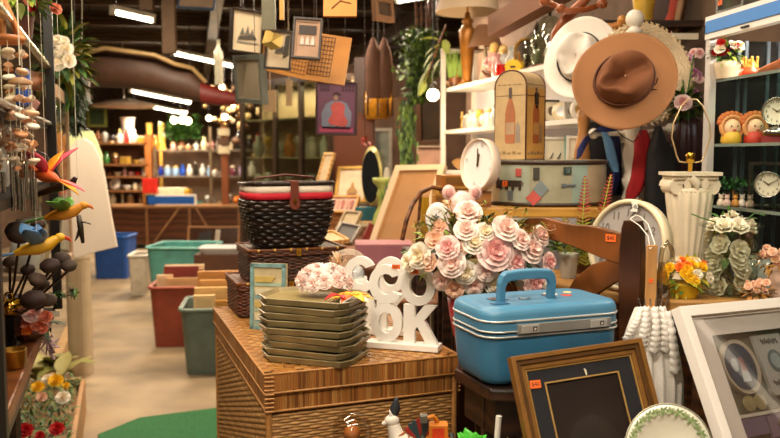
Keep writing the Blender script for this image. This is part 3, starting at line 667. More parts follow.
# ---- big wall clock leaning behind chair post
yw = math.atan2(nb.x, nb.y); c0 = V((.622, 2.085, DZ+.002))
Mk = Matrix.Translation(c0) @ Matrix.Rotation(math.atan2(-dr.y, -dr.x)-.12, 4, 'Z') @ Matrix.Rotation(math.radians(-9), 4, 'X')
t = thing('wall_clock', 'large round wall clock with cream rim leaning behind the chair post', 'clock', M=Mk)
CR = .126; M_rim = mat('#e2d2ad', .35, 0, .1, 20)
def clockparts(t, CR, rim, face, dep=.03, nums='12', tm=(10, 9), numsz=None, rimw=.014, roman=False, fontm=M_ink, mz=None):
    cz = CR if mz is None else mz
    b = MB(); prof = [(CR-rimw, .0), (CR-rimw*.8, -.006), (CR-rimw*.3, -.008), (CR, -.002), (CR, dep), (CR-rimw, dep)]
    Rx = Matrix.Translation((0, 0, cz)) @ Matrix.Rotation(PI/2, 4, 'X')
    b.loft([[(r*math.cos(2*PI*j/48), r*math.sin(2*PI*j/48), -y) for j in range(48)] for r, y in prof], 0, Rx, closed=True); b.build('rim', rim, t)
    b = MB(); b.lathe([(CR-rimw*.9, -.004), (CR-rimw*.9, -dep+.002)], 48, 0, Rx); b.build('clock_face', face, t)
    for k in range(12):
        b = MB(); a = PI/2-2*PI*(k+1)/12; r = (CR-rimw)*.80; s = str(k+1)
        if nums == 'all' or k in (2, 5, 8, 11): textmb(b, s, (numsz or CR*.24), Matrix.Translation((r*math.cos(a), .0025, cz+r*math.sin(a))), 0)
        else: b.prism([(r*math.cos(a)+CR*.012*math.cos(q), cz+r*math.sin(a)+CR*.012*math.sin(q)) for q in (0, 1.57, 3.14, 4.71)], .002, .004)
        b.build('numeral', fontm, t)
    for nm, a, L, w in (('hour_hand', PI/2-2*PI*(tm[0]/12+tm[1]/720), .42, .05), ('minute_hand', PI/2-2*PI*tm[1]/60, .62, .035)):
        b = MB(); d = V((math.cos(a), math.sin(a))); e = V((-d.y, d.x)); L_ = CR*L; w_ = CR*w
        b.prism([tuple(q) for q in ((d*-.12*L_+e*w_), (d*-.12*L_-e*w_), (d*L_-e*w_*.5), (d*L_+e*w_*.5))], -.001, .001); o = b.build(nm, mat('#6d5632', .35, .6), t); o.location = (0, 0, cz)
clockparts(t, CR, M_rim, mat('#a49d97', .5, 0, .1, 10), nums='all', numsz=.03, tm=(10, 9), fontm=mat('#7d756e', .6))
sticker(t, TM((.02, -.010, CR*1.83)), .022, .026, '$40', M_white)
# ---- glass vase with white roses
p = V((.905, 2.06, DZ+.001)); t = wm(thing('glass_vase', 'clear wide glass vase packed with white roses and leaves', 'vase', p))
b = MB(); b.lathe([(.066, 0), (.069, .004), (.069, .176), (.082, .183), (.080, .186), (.067, .178), (.067, .008), (.01, .006)], 32); b.build('glass_body', glassm('#f7fbf8', .03, .88), t)
b = MB()
for k in range(12):
    a = R.uniform(PI, 2*PI) if k < 10 else R.uniform(0, PI); z = .02+.0125*k; place_mesh(rose_white, 'rose', t, Matrix.Translation((.040*math.cos(a), .040*math.sin(a), z)) @ frame_from((math.cos(a), math.sin(a), .35)) @ Matrix.Scale(.027, 4))
for k in range(9):
    a = 2*PI*k/8; r = .038 if k < 8 else 0; place_mesh(rose_white, 'rose', t, Matrix.Translation((r*math.cos(a), r*math.sin(a), .178+(.018 if k == 8 else 0))) @ frame_from((r*math.cos(a)*20, r*math.sin(a)*20, .8)) @ Matrix.Scale(.027, 4))
for k in range(60):
    a = R.uniform(0, 2*PI); z = R.uniform(.01, .2); r = R.uniform(.02, .045); b.leaf((r*math.cos(a), r*math.sin(a), z), (math.cos(a)*.3, math.sin(a)*.3, R.uniform(-.5, 1)), .035, .022, k % 2)
b.build('leaf_cluster', [M_gdark, M_green], t)
b = MB(); b.tube([(-.04, -.02, .19), (-.09, -.02, .205), (-.115, -.02, .215)], .0018, 5); b.tube([(.03, 0, .19), (.06, 0, .215), (.085, -.01, .210)], .0018, 5); b.tube([(0, 0, .2), (-.01, 0, .235)], .004, 5); b.build('stem', M_green, t)
# ---- yellow flower pot
p = V((.768, 2.015, DZ+.001)); t = wm(thing('yellow_flower_pot', 'small yellow pot of yellow, orange and white artificial flowers', 'flower pot', p))
b = MB(); b.lathe([(.032, 0), (.045, .035), (.047, .038), (.04, .037)], 20); b.build('pot', M_yellow, t)
spec = []
for k in range(46):
    a = R.uniform(0, 2*PI); e = R.uniform(0, 1.25); d = V((math.cos(a)*math.cos(e), math.sin(a)*math.cos(e), math.sin(e)*.8)); q = p+V((0, 0, .045))+V((d.x*.068, d.y*.055, d.z*.062))
    spec.append((R.choice((rose_yel, rose_yel, rose_yel, rose_white, rose_white, rose_orange)), q, d+V((0, -.5, .2)), .0145, None))
bouquet(t, spec, 90, p+V((0, 0, .045)), (.06, .055, .045), (M_lime, mat('#c3b32a', .6), M_green), .026, .012)
# ---- dried flowers in little urn, woven pot
p = V((.995, 1.975, DZ+.001)); t = wm(thing('dried_flower_urn', 'small pale urn with dried golden flowers right of the glass vase', 'flower pot', p))
b = MB(); b.lathe([(.022, 0), (.024, .005), (.012, .015), (.022, .04), (.03, .06), (.022, .075), (.026, .085), (.02, .083)], 20); b.build('urn', mat('#c8a994', .5), t)
spec = [(rose_small, p+V((R.uniform(-.05, .05), R.uniform(-.03, .03), R.uniform(.09, .13))), (R.uniform(-1, 1), -1, .6), .011, None) for _ in range(22)]
bouquet(t, spec, 60, p+V((0, 0, .10)), (.05, .04, .03), (mat('#c9963f', .7), mat('#a8772c', .7)), .022, .01)
p = V((.935, 1.955, DZ+.001)); t = wm(thing('dried_posy', 'low bunch of golden brown dried flowers at the table edge', 'dried flowers', p))
spec = [(rose_small, p+V((R.uniform(-.035, .035), R.uniform(-.02, .02), R.uniform(.02, .05))), (R.uniform(-1, 1), -1, .6), .010, None) for _ in range(14)]
bouquet(t, spec, 50, p+V((0, 0, .022)), (.035, .02, .02), (mat('#c98a3f', .7), mat('#8b6a2c', .7)), .022, .01)
p = V((.735, 2.14, DZ+.001)); t = thing('wicker_bird_nest', 'pale twig wreath basket behind the yellow flowers', 'basket', p)
b = MB()
for k in range(16): ph = R.uniform(0, 6); b.tube([(.04*math.cos(a)*(1+.1*math.sin(3*a+ph)), .035*math.sin(a), .012+k*.0035+.008*math.sin(2*a+ph)) for a in [2*PI*i/16 for i in range(16)]], .003, 5, closed=True, m=k % 2)
b.build('twig_ring', [mat('#cdb899', .7), mat('#a98f6c', .7)], t)
# small green plant in white cup between chair and case
p = V((.545, 2.33, 1.02)); 
p = V((.538, 2.33, DZ+.001)); t = wm(thing('potted_plant', 'small leafy green plant in a pale cup behind the chair rail', 'plant', p))
b = MB(); b.lathe([(.022, 0), (.028, .06), (.03, .075), (.026, .074)], 18); b.build('cup', mat('#b9b3a4', .4), t)
b = MB()
for k in range(130):
    q = V((R.gauss(0, 1), R.gauss(0, 1), abs(R.gauss(0, .9)))).normalized(); b.leaf(V((0, 0, .08))+V((q.x*.045, q.y*.04, q.z*.045)), q+V((0, 0, .2)), .026, .016, k % 3)
b.build('foliage', [M_green, M_gdark, mat('#7da052', .5)], t)
# ================================================================ lace parasol hanging from the post
t = thing('lace_parasol', 'folded white lace parasol hanging by a string from the chair post', 'parasol', at(652, 245, 1.84))
Mi = Matrix.Translation(-t.location)
P = lambda px, py, Y: at(px, py, Y)
b = MB(); a0 = P(651, 246, 1.84); a1 = P(652, 318, 1.84); b.tube([a0, a1], .0001, 4, M=Mi)
b = MB(); b.box(-.013, .013, -.004, .004, -.175, 0); b.build('wooden_handle', mat('#c79257', .5, 0, .25, 40, stretch=(1, 1, .2)), t, bevel=.002)
sticker(t, TM((-.002, -.005, -.085)), .010, .010, None)
b = MB(); b.tube([P(650, 249, 1.835), P(655, 244, 1.84), P(648, 224, 1.90), P(641, 217, 1.955), P(636, 215, 1.985), P(630, 219, 1.965), P(640, 226, 1.88), P(648, 236, 1.85), P(650, 249, 1.835)], .0013, 5, M=Mi); b.build('string_loop', M_white, t)
b = MB(); folds = 15; z0 = -.15; loops = []
for i in range(18):
    u = i/17; z = z0-.26*u; r = .022+.040*math.sin(min(1, u*1.25)*PI*.5)*(1-.22*u)
    loops.append([((r*1.15*(1+.30*math.cos(folds*2*PI*j/90+.5*math.sin(u*3))))*math.cos(2*PI*j/90)+.012*u-.004, (r*.45*(1+.30*math.cos(folds*2*PI*j/90)))*math.sin(2*PI*j/90), z+.006*math.sin(folds*2*PI*j/90)*(1 if u > .9 else 0)) for j in range(90)])
M_lace = mat('#f3ede4', .7, 0, .10, 200, .1)
b.loft(loops); b.build('canopy', M_lace, t)
b = MB()
for k, (x0, z1, x1, z2) in enumerate(((-.03, -.145, -.062, -.22), (-.02, -.14, -.03, -.24), (0, -.14, .0, -.25), (.018, -.14, .03, -.25), (.03, -.15, .052, -.30), (.015, -.15, .040, -.20))):
    n = 48; vs = []; fs = []
    for i in range(n+1):
        u = i/n; x = x0+(x1-x0)*u; z = z1+(z2-z1)*u; y = -.028-.004*k % .01-.01*math.sin(u*PI); w = .005+.006*u; sc_ = .003*abs(math.sin(i*PI/6))
        vs += [(x-w-sc_, y, z), (x, y-.004, z-.003), (x+w+sc_, y, z)]
        if i: q = 3*i; fs += [(q-3, q-2, q+1, q), (q-2, q-1, q+2, q+1)]
    b.add(vs, fs, smooth=True)
b.build('lace_ruffle', M_lace, t, solid=.0015)
for k in range(6):
    a = -.9+.36*k; b = MB(); b.tube([(.012*k-.03, -.02, -.142), (.014*k-.036, -.022, -.125)], .0018, 5); b.build('rib_tip', M_steel, t)
# a clear plastic umbrella handle behind it
t = thing('plastic_umbrella', 'clear umbrella with a hooked handle beside the lace parasol', 'umbrella', at(662, 262, 1.90))
b = MB(); b.tube([(-.004, 0, -.19), (-.004, 0, .0), (.0, 0, .03), (.012, 0, .05), (.024, 0, .03), (.027, 0, .0)], .006, 8); b.build('hook_handle', glassm('#d8d0c0', .05, .7), t)
b = MB(); b.lathe([(.006, 0), (.02, -.06), (.024, -.13), (.012, -.19)], 14); b.build('folded_canopy', glassm('#e4dccb', .1, .7), t)
# ================================================================ low bench with toys; picture frames
slabtable('low_bench', 'dark low bench in front of the wicker trunk', 'bench', [(-.22, 1.35), (.135, 1.35), (.135, 1.93), (-.22, 1.80)], .70, .03, [(-.19, 1.4), (.1, 1.4), (-.19, 1.74), (.1, 1.84)], M_dark)
slabtable('display_bench', 'dark display bench under the leaning picture frames', 'bench', [(.15, 1.30), (1.09, 1.30), (1.09, 1.64), (.15, 1.64)], .70, .03, [(.19, 1.34), (1.05, 1.34), (.19, 1.6), (1.05, 1.6)], M_dark)
# dark framed picture
Mx, w_, h_ = quad((510, 357, 1.585), (641, 338, 1.68), (549, 553, 1.45))
t = thing('framed_picture', 'gold brown stepped frame with black mat leaning on the side table', 'framed picture', M=Mx)
def rail4(name, w, h, rw, steps, mats, t, hole=None):
    for s, (o0, i0, y) in enumerate(steps):
        b = MB()
        O = [(o0, o0), (w-o0, o0), (w-o0, h-o0), (o0, h-o0)]; I = [(i0, i0), (w-i0, i0), (w-i0, h-i0), (i0, h-i0)]
        b.ringpr(O, I, y, .018); b.build(name, mats[s % len(mats)], t, bevel=.0012)
M_fr = mat('#8a5f2a', .4, .25, .25, 30); M_fr2 = mat('#5a3a18', .4, .1, .3, 30)
rail4('frame_moulding', w_, h_, .03, ((0, .010, -.004), (.010, .020, .0), (.020, .030, .004), (.030, .034, .007)), [M_fr, M_fr2, M_fr, mat('#c49a52', .35, .5)], t)
b = MB(); m0 = .032; m1 = .072; b.ringpr([(m0, m0), (w_-m0, m0), (w_-m0, h_-m0), (m0, h_-m0)], [(m1, m1+.03), (w_-m1, m1+.03), (w_-m1, h_-m1+.008), (m1, h_-m1+.008)], .010, .012); b.build('black_mat', mat('#14161c', .8, 0, .3, 50), t)
b = MB(); b.ringpr([(m1-.003, m1+.027), (w_-m1+.003, m1+.027), (w_-m1+.003, h_-m1+.011), (m1-.003, h_-m1+.011)], [(m1, m1+.03), (w_-m1, m1+.03), (w_-m1, h_-m1+.008), (m1, h_-m1+.008)], .008, .012); b.build('gold_fillet', mat('#c9a15c', .4, .4), t)
b = MB(); b.box(m1-.002, w_-m1+.002, .014, .016, m1, h_-m1+.01, 0)
b.prism([(w_*.5-.02, h_*.45), (w_*.5, h_*.50), (w_*.5+.02, h_*.45)], .012, .0145, 1); b.build('dark_print', [mat('#20130e', .45, 0, .4, 9), mat('#33241c', .5)], t)
b = MB(); b.box(.03, w_-.03, .0085, .0095, .03, h_-.03); b.build('glass', glassm('#ffffff', .02, .98), t)
b = MB(); b.box(.005, w_-.005, .018, .021, .005, h_-.005); b.build('backing_board', M_brown, t)
sticker(t, TM((.047, .0075, h_-.062), (0, .05, 0)), .024, .016, '$40')
b = MB(); b.prism(arc(w_*.53, h_-.053, .004, -1.2, 1.2, 8, .008)+[(w_*.53-.001, h_-.045)], .0085, .010); b.build('chalk_mark', M_cream, t)
# white frame with memorabilia
Mx, w_, h_ = quad((676, 308, 1.72), (812, 295.6, 1.895), (752, 545, 1.50))
t = thing('shadow_box_frame', 'wide white frame with mat, painted plate and card behind glass', 'framed picture', M=Mx)
M_wf = mat('#f0e9e0', .4, 0, .04)
rail4('frame_moulding', w_, h_, .03, ((0, .024, -.012), (.024, .030, -.004)), [M_wf, mat('#d9cfc4', .5)], t)
b = MB(); m0 = .028; ml = .078; b.ringpr([(m0, m0), (w_-m0, m0), (w_-m0, h_-m0), (m0, h_-m0)], [(ml, ml), (w_-ml, ml), (w_-ml, h_-ml+.008), (ml, h_-ml+.008)], .002, .004); b.build('mat_board', mat('#e6ddd4', .6, 0, .03), t)
b = MB(); b.box(ml-.01, w_-ml+.01, .022, .024, ml-.01, h_-ml+.02); b.build('backing', mat('#6f6c54', .6, 0, .4, 12), t)
W2 = w_-2*ml; top = h_-ml+.008; k0 = ml
b = MB(); cx, cz = k0+.060, top-.075
b.prism(arc(cx, cz, .052, 0, 2*PI, 28, .062)[:-1], .006, .020, 0); b.prism(arc(cx-.004, cz, .043, 0, 2*PI, 28, .053)[:-1], .004, .006, 1)
b.prism([(cx-.012, cz-.035), (cx+.012, cz-.035), (cx+.008, cz), (cx-.004, cz+.004)], .003, .004, 3); b.prism(arc(cx, cz+.014, .007, 0, 2*PI, 8)[:-1], .003, .004, 2); b.prism([(cx-.006, cz-.01), (cx+.010, cz-.012), (cx+.005, cz+.012), (cx-.004, cz+.012)], .0025, .0035, 2)
b.prism(arc(cx-.022, cz+.005, .010, 0, 2*PI, 8, .016)[:-1], .003, .004, 3); b.build('painted_plate', [mat('#b9ae9a', .3), mat('#34465a', .25, 0, .4, 30), mat('#8a4850', .4), mat('#a8b4b8', .4)], t)
for dx in (0, .032): b = MB(); b.prism(arc(cx-.018+dx, cz-.082, .017, 0, 2*PI, 18)[:-1], .002, .006); b.prism(arc(cx-.018+dx, cz-.082, .012, 0, 2*PI, 14)[:-1], .001, .002); b.build('round_medal', mat('#a89c70', .4, .3, .2, 60), t)
b = MB(); x0 = k0+.125; b.prism([(x0, top-.01), (x0+.085, top-.01), (x0+.085, top-.14), (x0+.078, top-.148), (x0+.007, top-.148), (x0, top-.14)], .008, .018, 0)
b.prism(arc(x0+.043, top-.072, .022, 0, 2*PI, 16, .026)[:-1], .006, .008, 1); b.prism(arc(x0+.043, top-.072, .015, 0, 2*PI, 12, .018)[:-1], .005, .006, 3)
for zc, wd in ((top-.026, .052), (top-.122, .060)):
    b.tube([(x0+.043-wd/2+wd*i/40, .0062, zc+.006*math.sin(i*1.25)*(1+.4*math.sin(i*.7))) for i in range(41)], .0008, 4, m=2)
b.build('oval_print_card', [mat('#b4b5ae', .4), mat('#5e7478', .4), M_ink, mat('#9db0b2', .4)], t)
b = MB(); b.box(k0, w_-ml, .003, .022, top-.185, top-.178); b.build('inner_shelf', mat('#cfc6b8', .5), t)
b = MB(); b.box(k0+.005, k0+.075, .006, .016, top-.225, top-.187, 0); b.box(k0+.08, k0+.14, .006, .016, top-.235, top-.187, 1); b.build('lilac_box', [mat('#77647e', .5), mat('#8b7488', .5)], t)
b = MB(); Mb = TM((k0+.165, .001, top-.205), (0, -.55, 0)); b.ringpr([(-.055, -.03), (.055, -.03), (.055, .03), (-.055, .03)], [(-.049, -.024), (.049, -.024), (.049, .024), (-.049, .024)], -.001, .006, M=Mb); b.build('small_brass_frame', mat('#9d8d66', .4, .4), t)
b = MB()
for k in range(16): b.box(k0+.004+k*.014, k0+.015+k*.014, .006, .018, top-.285-.01*(k % 3), top-.245-.004*(k % 4), k % 4)
b.build('book_spines', [mat('#3b2c22'), mat('#574433'), mat('#2d3b2e'), mat('#6a3a2b')], t)
b = MB(); b.box(.026, w_-.026, -.002, -.001, .026, h_-.026); b.build('glass', glassm('#ffffff', .06, .45), t)
# plate
Mp = Matrix.Translation((0, 0, 0)); c0 = at(670, 458, 1.44); cz0 = .705
t = thing('floral_plate', 'white dinner plate with a green leaf border propped on the bench', 'plate', M=Matrix.Translation((c0.x, 1.40, .702)) @ Matrix.Rotation(math.radians(-20), 4, 'X'))
PR = (c0.z-.702)/math.cos(math.radians(20)); PR = .086
t.matrix_world = Matrix.Translation((at(670, 458, 1.46).x, 1.43, .7165+.0)) @ Matrix.Rotation(math.radians(-14), 4, 'X')
Rx = Matrix.Translation((0, 0, PR+.085)) @ Matrix.Rotation(PI/2, 4, 'X')
b = MB(); prof = [(0, -.010), (PR*.60, -.010), (PR*.68, -.006), (PR, .004), (PR, .006), (PR*.66, -.002), (PR*.58, -.006), (0, -.006)]
b.lathe([(max(r, .001), z) for r, z in prof], 48, 0, Rx); b.build('plate_body', mat('#e9e6d4', .2, 0, .03), t)
b = MB(); b.tube([(PR*.985*math.cos(a), .0, PR+.085+PR*.985*math.sin(a)) for a in [2*PI*i/48 for i in range(48)]], .0012, 4, closed=True, M=TM((0, -.0055, 0)))
b.tube([(PR*.69*math.cos(a), .003, PR+.085+PR*.69*math.sin(a)) for a in [2*PI*i/48 for i in range(48)]], .0008, 4, closed=True, M=TM((0, -.001, 0))); b.build('gilt_line', mat('#8d8a54', .4, .4), t)
b = MB()
for k in range(30):
    a = 2*PI*k/30; c = (PR*.84*math.cos(a), -.004, PR+.085+PR*.84*math.sin(a))
    for q in range(5): bb = a+q*1.26+.3; b.leaf(c, (math.cos(bb), -.05, math.sin(bb)), (.009 if k % 2 else .0125), .0062, (k+q) % 2, 0, up=(0, 1, 0), n=2)
b.build('leaf_pattern', [mat('#7f9a5e', .4), mat('#a9b888', .4)], t)
b = MB(); b.box(-.05, .05, -.02, .02, -.014, -.002); b.box(-.006, .006, .012, .020, -.004, .13); b.tube([(-.03, -.015, -.002), (-.03, -.02, .01), (-.03, .012, .06)], .003, 5); b.tube([(.03, -.015, -.002), (.03, -.02, .01), (.03, .012, .06)], .003, 5); b.tube([(-.03, .0, .08), (-.05, 0, .0)], .003, 5)
b.box(-.03, .03, .005, .015, .0, .09); b.build('plate_stand', M_brown, t)
# ---- toys
def toy_loc(px, Y=1.72, z=.70): q = at(px, 420, Y); return V((q.x, Y, z))
t = thing('dog_figurine', 'white folk art dog figure with feather headdress and fanned tail', 'figurine', toy_loc(404, 1.70))
M_wh = mat('#e8dfd0', .4); 
b = MB(); b.tube([(.035, 0, .085), (.0, 0, .095), (-.018, 0, .125), (-.024, 0, .150)], [.030, .030, .018, .014], 12); b.ball((-.027, 0, .158), (.017, .013, .014)); b.tube([(-.035, 0, .156), (-.048, 0, .150)], [.008, .004], 8); b.build('body', M_wh, t)
for x, y in ((-.008, -.012), (-.008, .012), (.038, -.012), (.038, .012)): b = MB(); b.tube([(x, y, .09), (x, y, .03), (x-.004, y, 0)], [.012, .008, .009], 8); b.build('leg', M_wh, t)
b = MB(); b.leaf((-.022, -.002, .166), (.12, 0, 1), .048, .022, 0, -.1, up=(0, 1, 0)); b.leaf((-.027, -.006, .163), (-.25, 0, 1), .022, .008, 1, 0, up=(0, 1, 0)); b.build('feather', [mat('#2c3238', .5), M_white], t, solid=.002)
b = MB(); n = 9
for k in range(n):
    a = .15+2.6*k/(n-1); b.prism([(.040, .105), (.040+.036*math.cos(a-.16), .125+.036*math.sin(a-.16)), (.040+.040*math.cos(a), .125+.040*math.sin(a)), (.040+.036*math.cos(a+.16), .125+.036*math.sin(a+.16))], -.003+.001*(k % 2), .003, k % 3 != 2)
b.build('fan_tail', [mat('#9c2a22', .5), mat('#2e4148', .5)], t)
b = MB(); b.tube([(-.014+.014*math.cos(a), .014*math.sin(a), .128+.003*math.cos(a)) for a in [2*PI*i/14 for i in range(14)]], .003, 6, closed=True); b.tube([(.01+.0*math.cos(a), .030*math.cos(a), .092+.030*math.sin(a)) for a in [2*PI*i/14 for i in range(14)]], .003, 5, closed=True); b.build('painted_collar', mat('#9a5a24', .5), t)
t = thing('toy_digger', 'orange wooden toy digger with dark wheels and grey bucket', 'toy', toy_loc(438, 1.68))
b = MB(); b.box(-.025, .025, -.03, .03, .105, .125); b.box(-.020, .022, -.012, .02, .125, .158); b.box(-.028, .028, -.034, .0, .122, .128); b.build('chassis', mat('#c8741c', .5, 0, .25, 30), t, bevel=.002)
b = MB(); b.box(-.013, .013, -.014, -.0121, .130, .152); b.build('cab_window', mat('#c43a1a', .5), t)
for x, y in ((-.032, -.02), (-.032, .02), (.032, -.02), (.032, .02)): b = MB(); b.lathe([(.016, -.006), (.018, -.004), (.018, .004), (.016, .006)], 16, M=TM((x, y, .112), (0, PI/2, 0))); b.build('wheel', mat('#23201c', .5), t)
b = MB(); b.box(-.03, .03, -.035, .035, 0, .094); b.build('wooden_block_base', M_brown, t)
b = MB(); b.tube([(0, .01, .158), (-.01, .0, .175), (-.028, 0, .170)], .005, 6); b.build('digger_arm', mat('#c8741c', .5), t)
b = MB(); b.box(-.040, -.024, -.010, .010, .163, .178); b.build('bucket', mat('#6e6a60', .4, .3), t)
t = thing('lettuce_plant', 'bright green curly plastic leaf plant on the bench', 'plant', toy_loc(474, 1.66))
b = MB(); b.lathe([(.02, 0), (.028, .06), (.03, .1), (.026, .098)], 16); b.build('pot', M_dark, t)
b = MB()
for k in range(26): a = R.uniform(0, 2*PI); e = R.uniform(.3, 1.4); b.leaf((0, 0, .095), (math.cos(a)*math.cos(e), math.sin(a)*math.cos(e)*.7, math.sin(e)), R.uniform(.04, .062), .046, 0, R.uniform(-.2, .4), n=6)
b.build('foliage', mat('#4fb93a', .35, 0, .3, 30), t, solid=.002)
t = thing('marker_pen', 'orange and white marker pen leaning by the green plant', 'pen', toy_loc(495, 1.64))
b = MB(); b.tube([(0, 0, 0.0), (.006, .01, .13)], .005, 8); b.build('barrel', M_orange, t)
b = MB(); b.tube([(.006, .01, .13), (.010, .012, .185)], .0065, 8); b.build('cap', M_white, t)
t = thing('glass_dome', 'clear glass dome ornament standing left of the dog figure', 'ornament', toy_loc(352, 1.70)); t.scale = (1.2, 1.2, 1.04)
b = MB(); b.lathe([(.045, 0), (.045, .09), (.040, .1), (.03, .105)], 24); b.build('wooden_base', M_brown, t)
b = MB(); b.lathe([(.032, .105), (.038, .125), (.034, .150), (.02, .166), (.002, .171)], 24); b.build('dome', glassm('#f2ece2', .03, .7), t)
b = MB(); b.ball((0, 0, .125), (.016, .016, .018)); b.tube([(0, 0, .14), (.006, 0, .152)], .004, 6); b.build('carved_figure', mat('#b06a2e', .5), t)
# ================================================================ hatbox table, hatbox, wine box
slabtable('tall_table', 'tall tan topped table carrying the illustrated hatbox', 'table', [(.20, 2.545), (.775, 2.545), (.775, 3.0), (.20, 3.0)], 1.278, .034, [(.23, 2.58), (.74, 2.58), (.74, 2.96), (.23, 2.96)], wood('#c9963f', '#a8772a', .45, 6), M_dark)
p = V((.548, 2.775, 1.280)); HR = .218
t = thing('hatbox', 'round pale hatbox with dark rims and pasted travel pictures', 'hatbox', p)
b = MB(); n = 72; cols_ = []
def wallseg(mb, r, a0, a1, z0, z1, m, k=8):
    vs = []; fs = []
    for i in range(k+1):
        a = a0+(a1-a0)*i/k
        for rr, z in ((r, z0), (r, z1)): vs.append((rr*math.cos(a), rr*math.sin(a), z))
        if i: q = 2*i; fs.append((q-2, q, q+1, q-1))
    mb.add(vs, fs, m, smooth=True)
pan = [(180, 214, 0), (214, 246, 1), (246, 284, 2), (284, 300, 3), (300, 322, 4), (322, 540, 0)]
for a0, a1, m in pan: wallseg(b, HR-.004, math.radians(a0), math.radians(a1), 0, .153, m, 14)
b.lathe([(HR-.006, .0), (HR-.006, .153)], 48, 0)
b.build('drum', [mat('#b8aa8c', .4, 0, .3, 14), mat('#a8b09c', .4, 0, .25, 14), mat('#a8a388', .4, 0, .25, 14), mat('#94a698', .4, 0, .2), mat('#b29c7c', .4, 0, .3)], t)
b = MB(); b.lathe([(HR-.005, 0), (HR, .0), (HR, .010), (HR-.005, .012)], 56, cap=False); b.lathe([(HR-.001, .138), (HR+.002, .140), (HR+.002, .150), (HR-.002, .152), (.001, .152)], 56, cap=False); b.build('rim', mat('#3d2a1f', .4), t)
PM = [mat('#3a352c'), mat('#c5564c'), mat('#223c36'), mat('#8fa295'), mat('#7e8a8c'), mat('#646d74')]
def patch1(*a):
    global b
    b = MB(); patch(*a); b.build('pasted_picture', PM, t)
def patch(adeg, z, w, h, m, shape=None):
    a = math.radians(adeg); M = Matrix.Translation((HR*.985*math.cos(a), HR*.985*math.sin(a), z)) @ Matrix.Rotation(a+PI/2, 4, 'Z')
    b.prism(shape or [(-w/2, -h/2), (w/2, -h/2), (w/2, h/2), (-w/2, h/2)], -.004, .003, m, M)
    return M
patch1(236, .112, .020, .026, 1); patch1(252, .108, .020, .040, 0); patch1(279, .118, .026, .024, 2); patch1(279, .118, .016, .016, 3)
patch1(256, .058, .03, .03, 4, [(0, -.028), (.026, 0), (0, .028), (-.026, 0)]); patch1(250, .028, .03, .03, 1, [(0, -.026), (.026, 0), (0, .026), (-.026, 0)])
patch1(228, .035, .018, .03, 5); patch1(281, .07, .045, .006, 5); patch1(276, .07, .014, .012, 5)
b = MB()
for k in range(7):
    patch(216+k*3.4, .075, .018, .020, 0)
    if k % 2 == 0: patch(217+k*3.4, .060, .008, .014, 0)
patch(213, .075, .012, .036, 0); patch(239, .075, .010, .010, 1)
b.build('leather_strap', [mat('#33231a', .5), M_steel], t)
a = math.radians(223); sticker(t, Matrix.Translation((HR*1.01*math.cos(a), HR*1.01*math.sin(a), .074)) @ Matrix.Rotation(a+PI/2, 4, 'Z'), .020, .018, '$')
# wine box
p = V((.455, 2.70, 1.435))
WY = math.radians(50); WW = .125; WDp = .125; WH = .30
# local: x along arch face (left face), y depth along the right face
c_ = at(525.5, 160, 2.615); c_.z = 1.434
Mw = Matrix.Translation(c_) @ Matrix.Rotation(math.radians(-42), 4, 'Z')   # x axis runs away-left from the near edge when negated
t = thing('wine_box', 'tall arched wooden wine box with printed bottles on the hatbox', 'box', M=Mw)
arch = [(-WW, .0), (0, .0), (0, WH-.055)]+arc(-WW/2, WH-.055, WW/2, 0, PI, 16, .055)[1:]+[]
b = MB(); b.prism(arch, 0, .118, 0)
b.build('box_body', [mat('#c3a678', .6, 0, .15, 30)], t)
b = MB(); b.box(0, .0012, .004, .114, .004, WH-.06); 
b.build('yellow_side', mat('#cf9a4c', .5, 0, .18, 14), t)
b = MB()
for y in (0, .118): b.tube([(x, y, z) for x, z in arch], .0028, 6, closed=True)
b.tube([(.001, 0, 0), (.001, .118, 0)], .003, 6); b.tube([(.0015, 0, WH-.085), (.0015, .118, WH-.085)], .0014, 5); b.tube([(-WW, -.0005, WH-.085), (0, -.0005, WH-.085)], .0008, 5); b.build('leather_edging', mat('#5a2c18', .5), t)
def bottle_out(cx, z0, s): return [(cx-.016*s, z0), (cx+.016*s, z0), (cx+.018*s, z0+.01*s), (cx+.018*s, z0+.09*s), (cx+.012*s, z0+.115*s), (cx+.006*s, z0+.130*s), (cx+.0055*s, z0+.165*s), (cx-.0055*s, z0+.165*s), (cx-.006*s, z0+.130*s), (cx-.012*s, z0+.115*s), (cx-.018*s, z0+.09*s), (cx-.018*s, z0+.01*s)]
for nm, MM, hi_ in (('printed_bottle', TM((-WW/2, -.0008, 0)), 1), ('printed_bottle', TM((.0022, .06, 0), (0, 0, PI/2)), 0)):
    b = MB(); b.prism(bottle_out(0, .055, 1.12), -.0002, .001, 0, MM); b.prism([(-.006, .205), (.006, .205), (.006, .242), (-.006, .242)], -.0005, .001, 1, MM); b.prism([(-.017, .085), (.017, .085), (.017, .125), (-.017, .125)], -.0005, .001, 2, MM)
    b.prism([(.022, .058), (.040, .058), (.040, .11), (.030, .13), (.022, .11)], .0, .001, 3, MM)
    for q in range(5): b.box(-.05+.02*q, -.036+.02*q, -.0003, .001, .018, .024+.004*(q % 2), 4, MM); b.box(-.05+.02*q, -.038+.02*q, -.0003, .001, .250, .253, 4, MM)
    b.build(nm, [mat('#b5714a' if hi_ else '#a85a28', .6), mat('#5a4f4a', .6), mat('#b99a78' if hi_ else '#b98a4c', .6), mat('#9d8f80' if hi_ else '#a07c58', .6), mat('#8f7350', .6)], t)
b = MB(); b.box(.001, .006, .050, .070, WH-.115, WH-.075); b.prism([(.053, WH-.118), (.067, WH-.118), (.060, WH-.128)], -.006, -.001, M=TM((0, 0, 0), (0, 0, PI/2))); b.build('latch', mat('#3b2a1e', .3, .7), t)
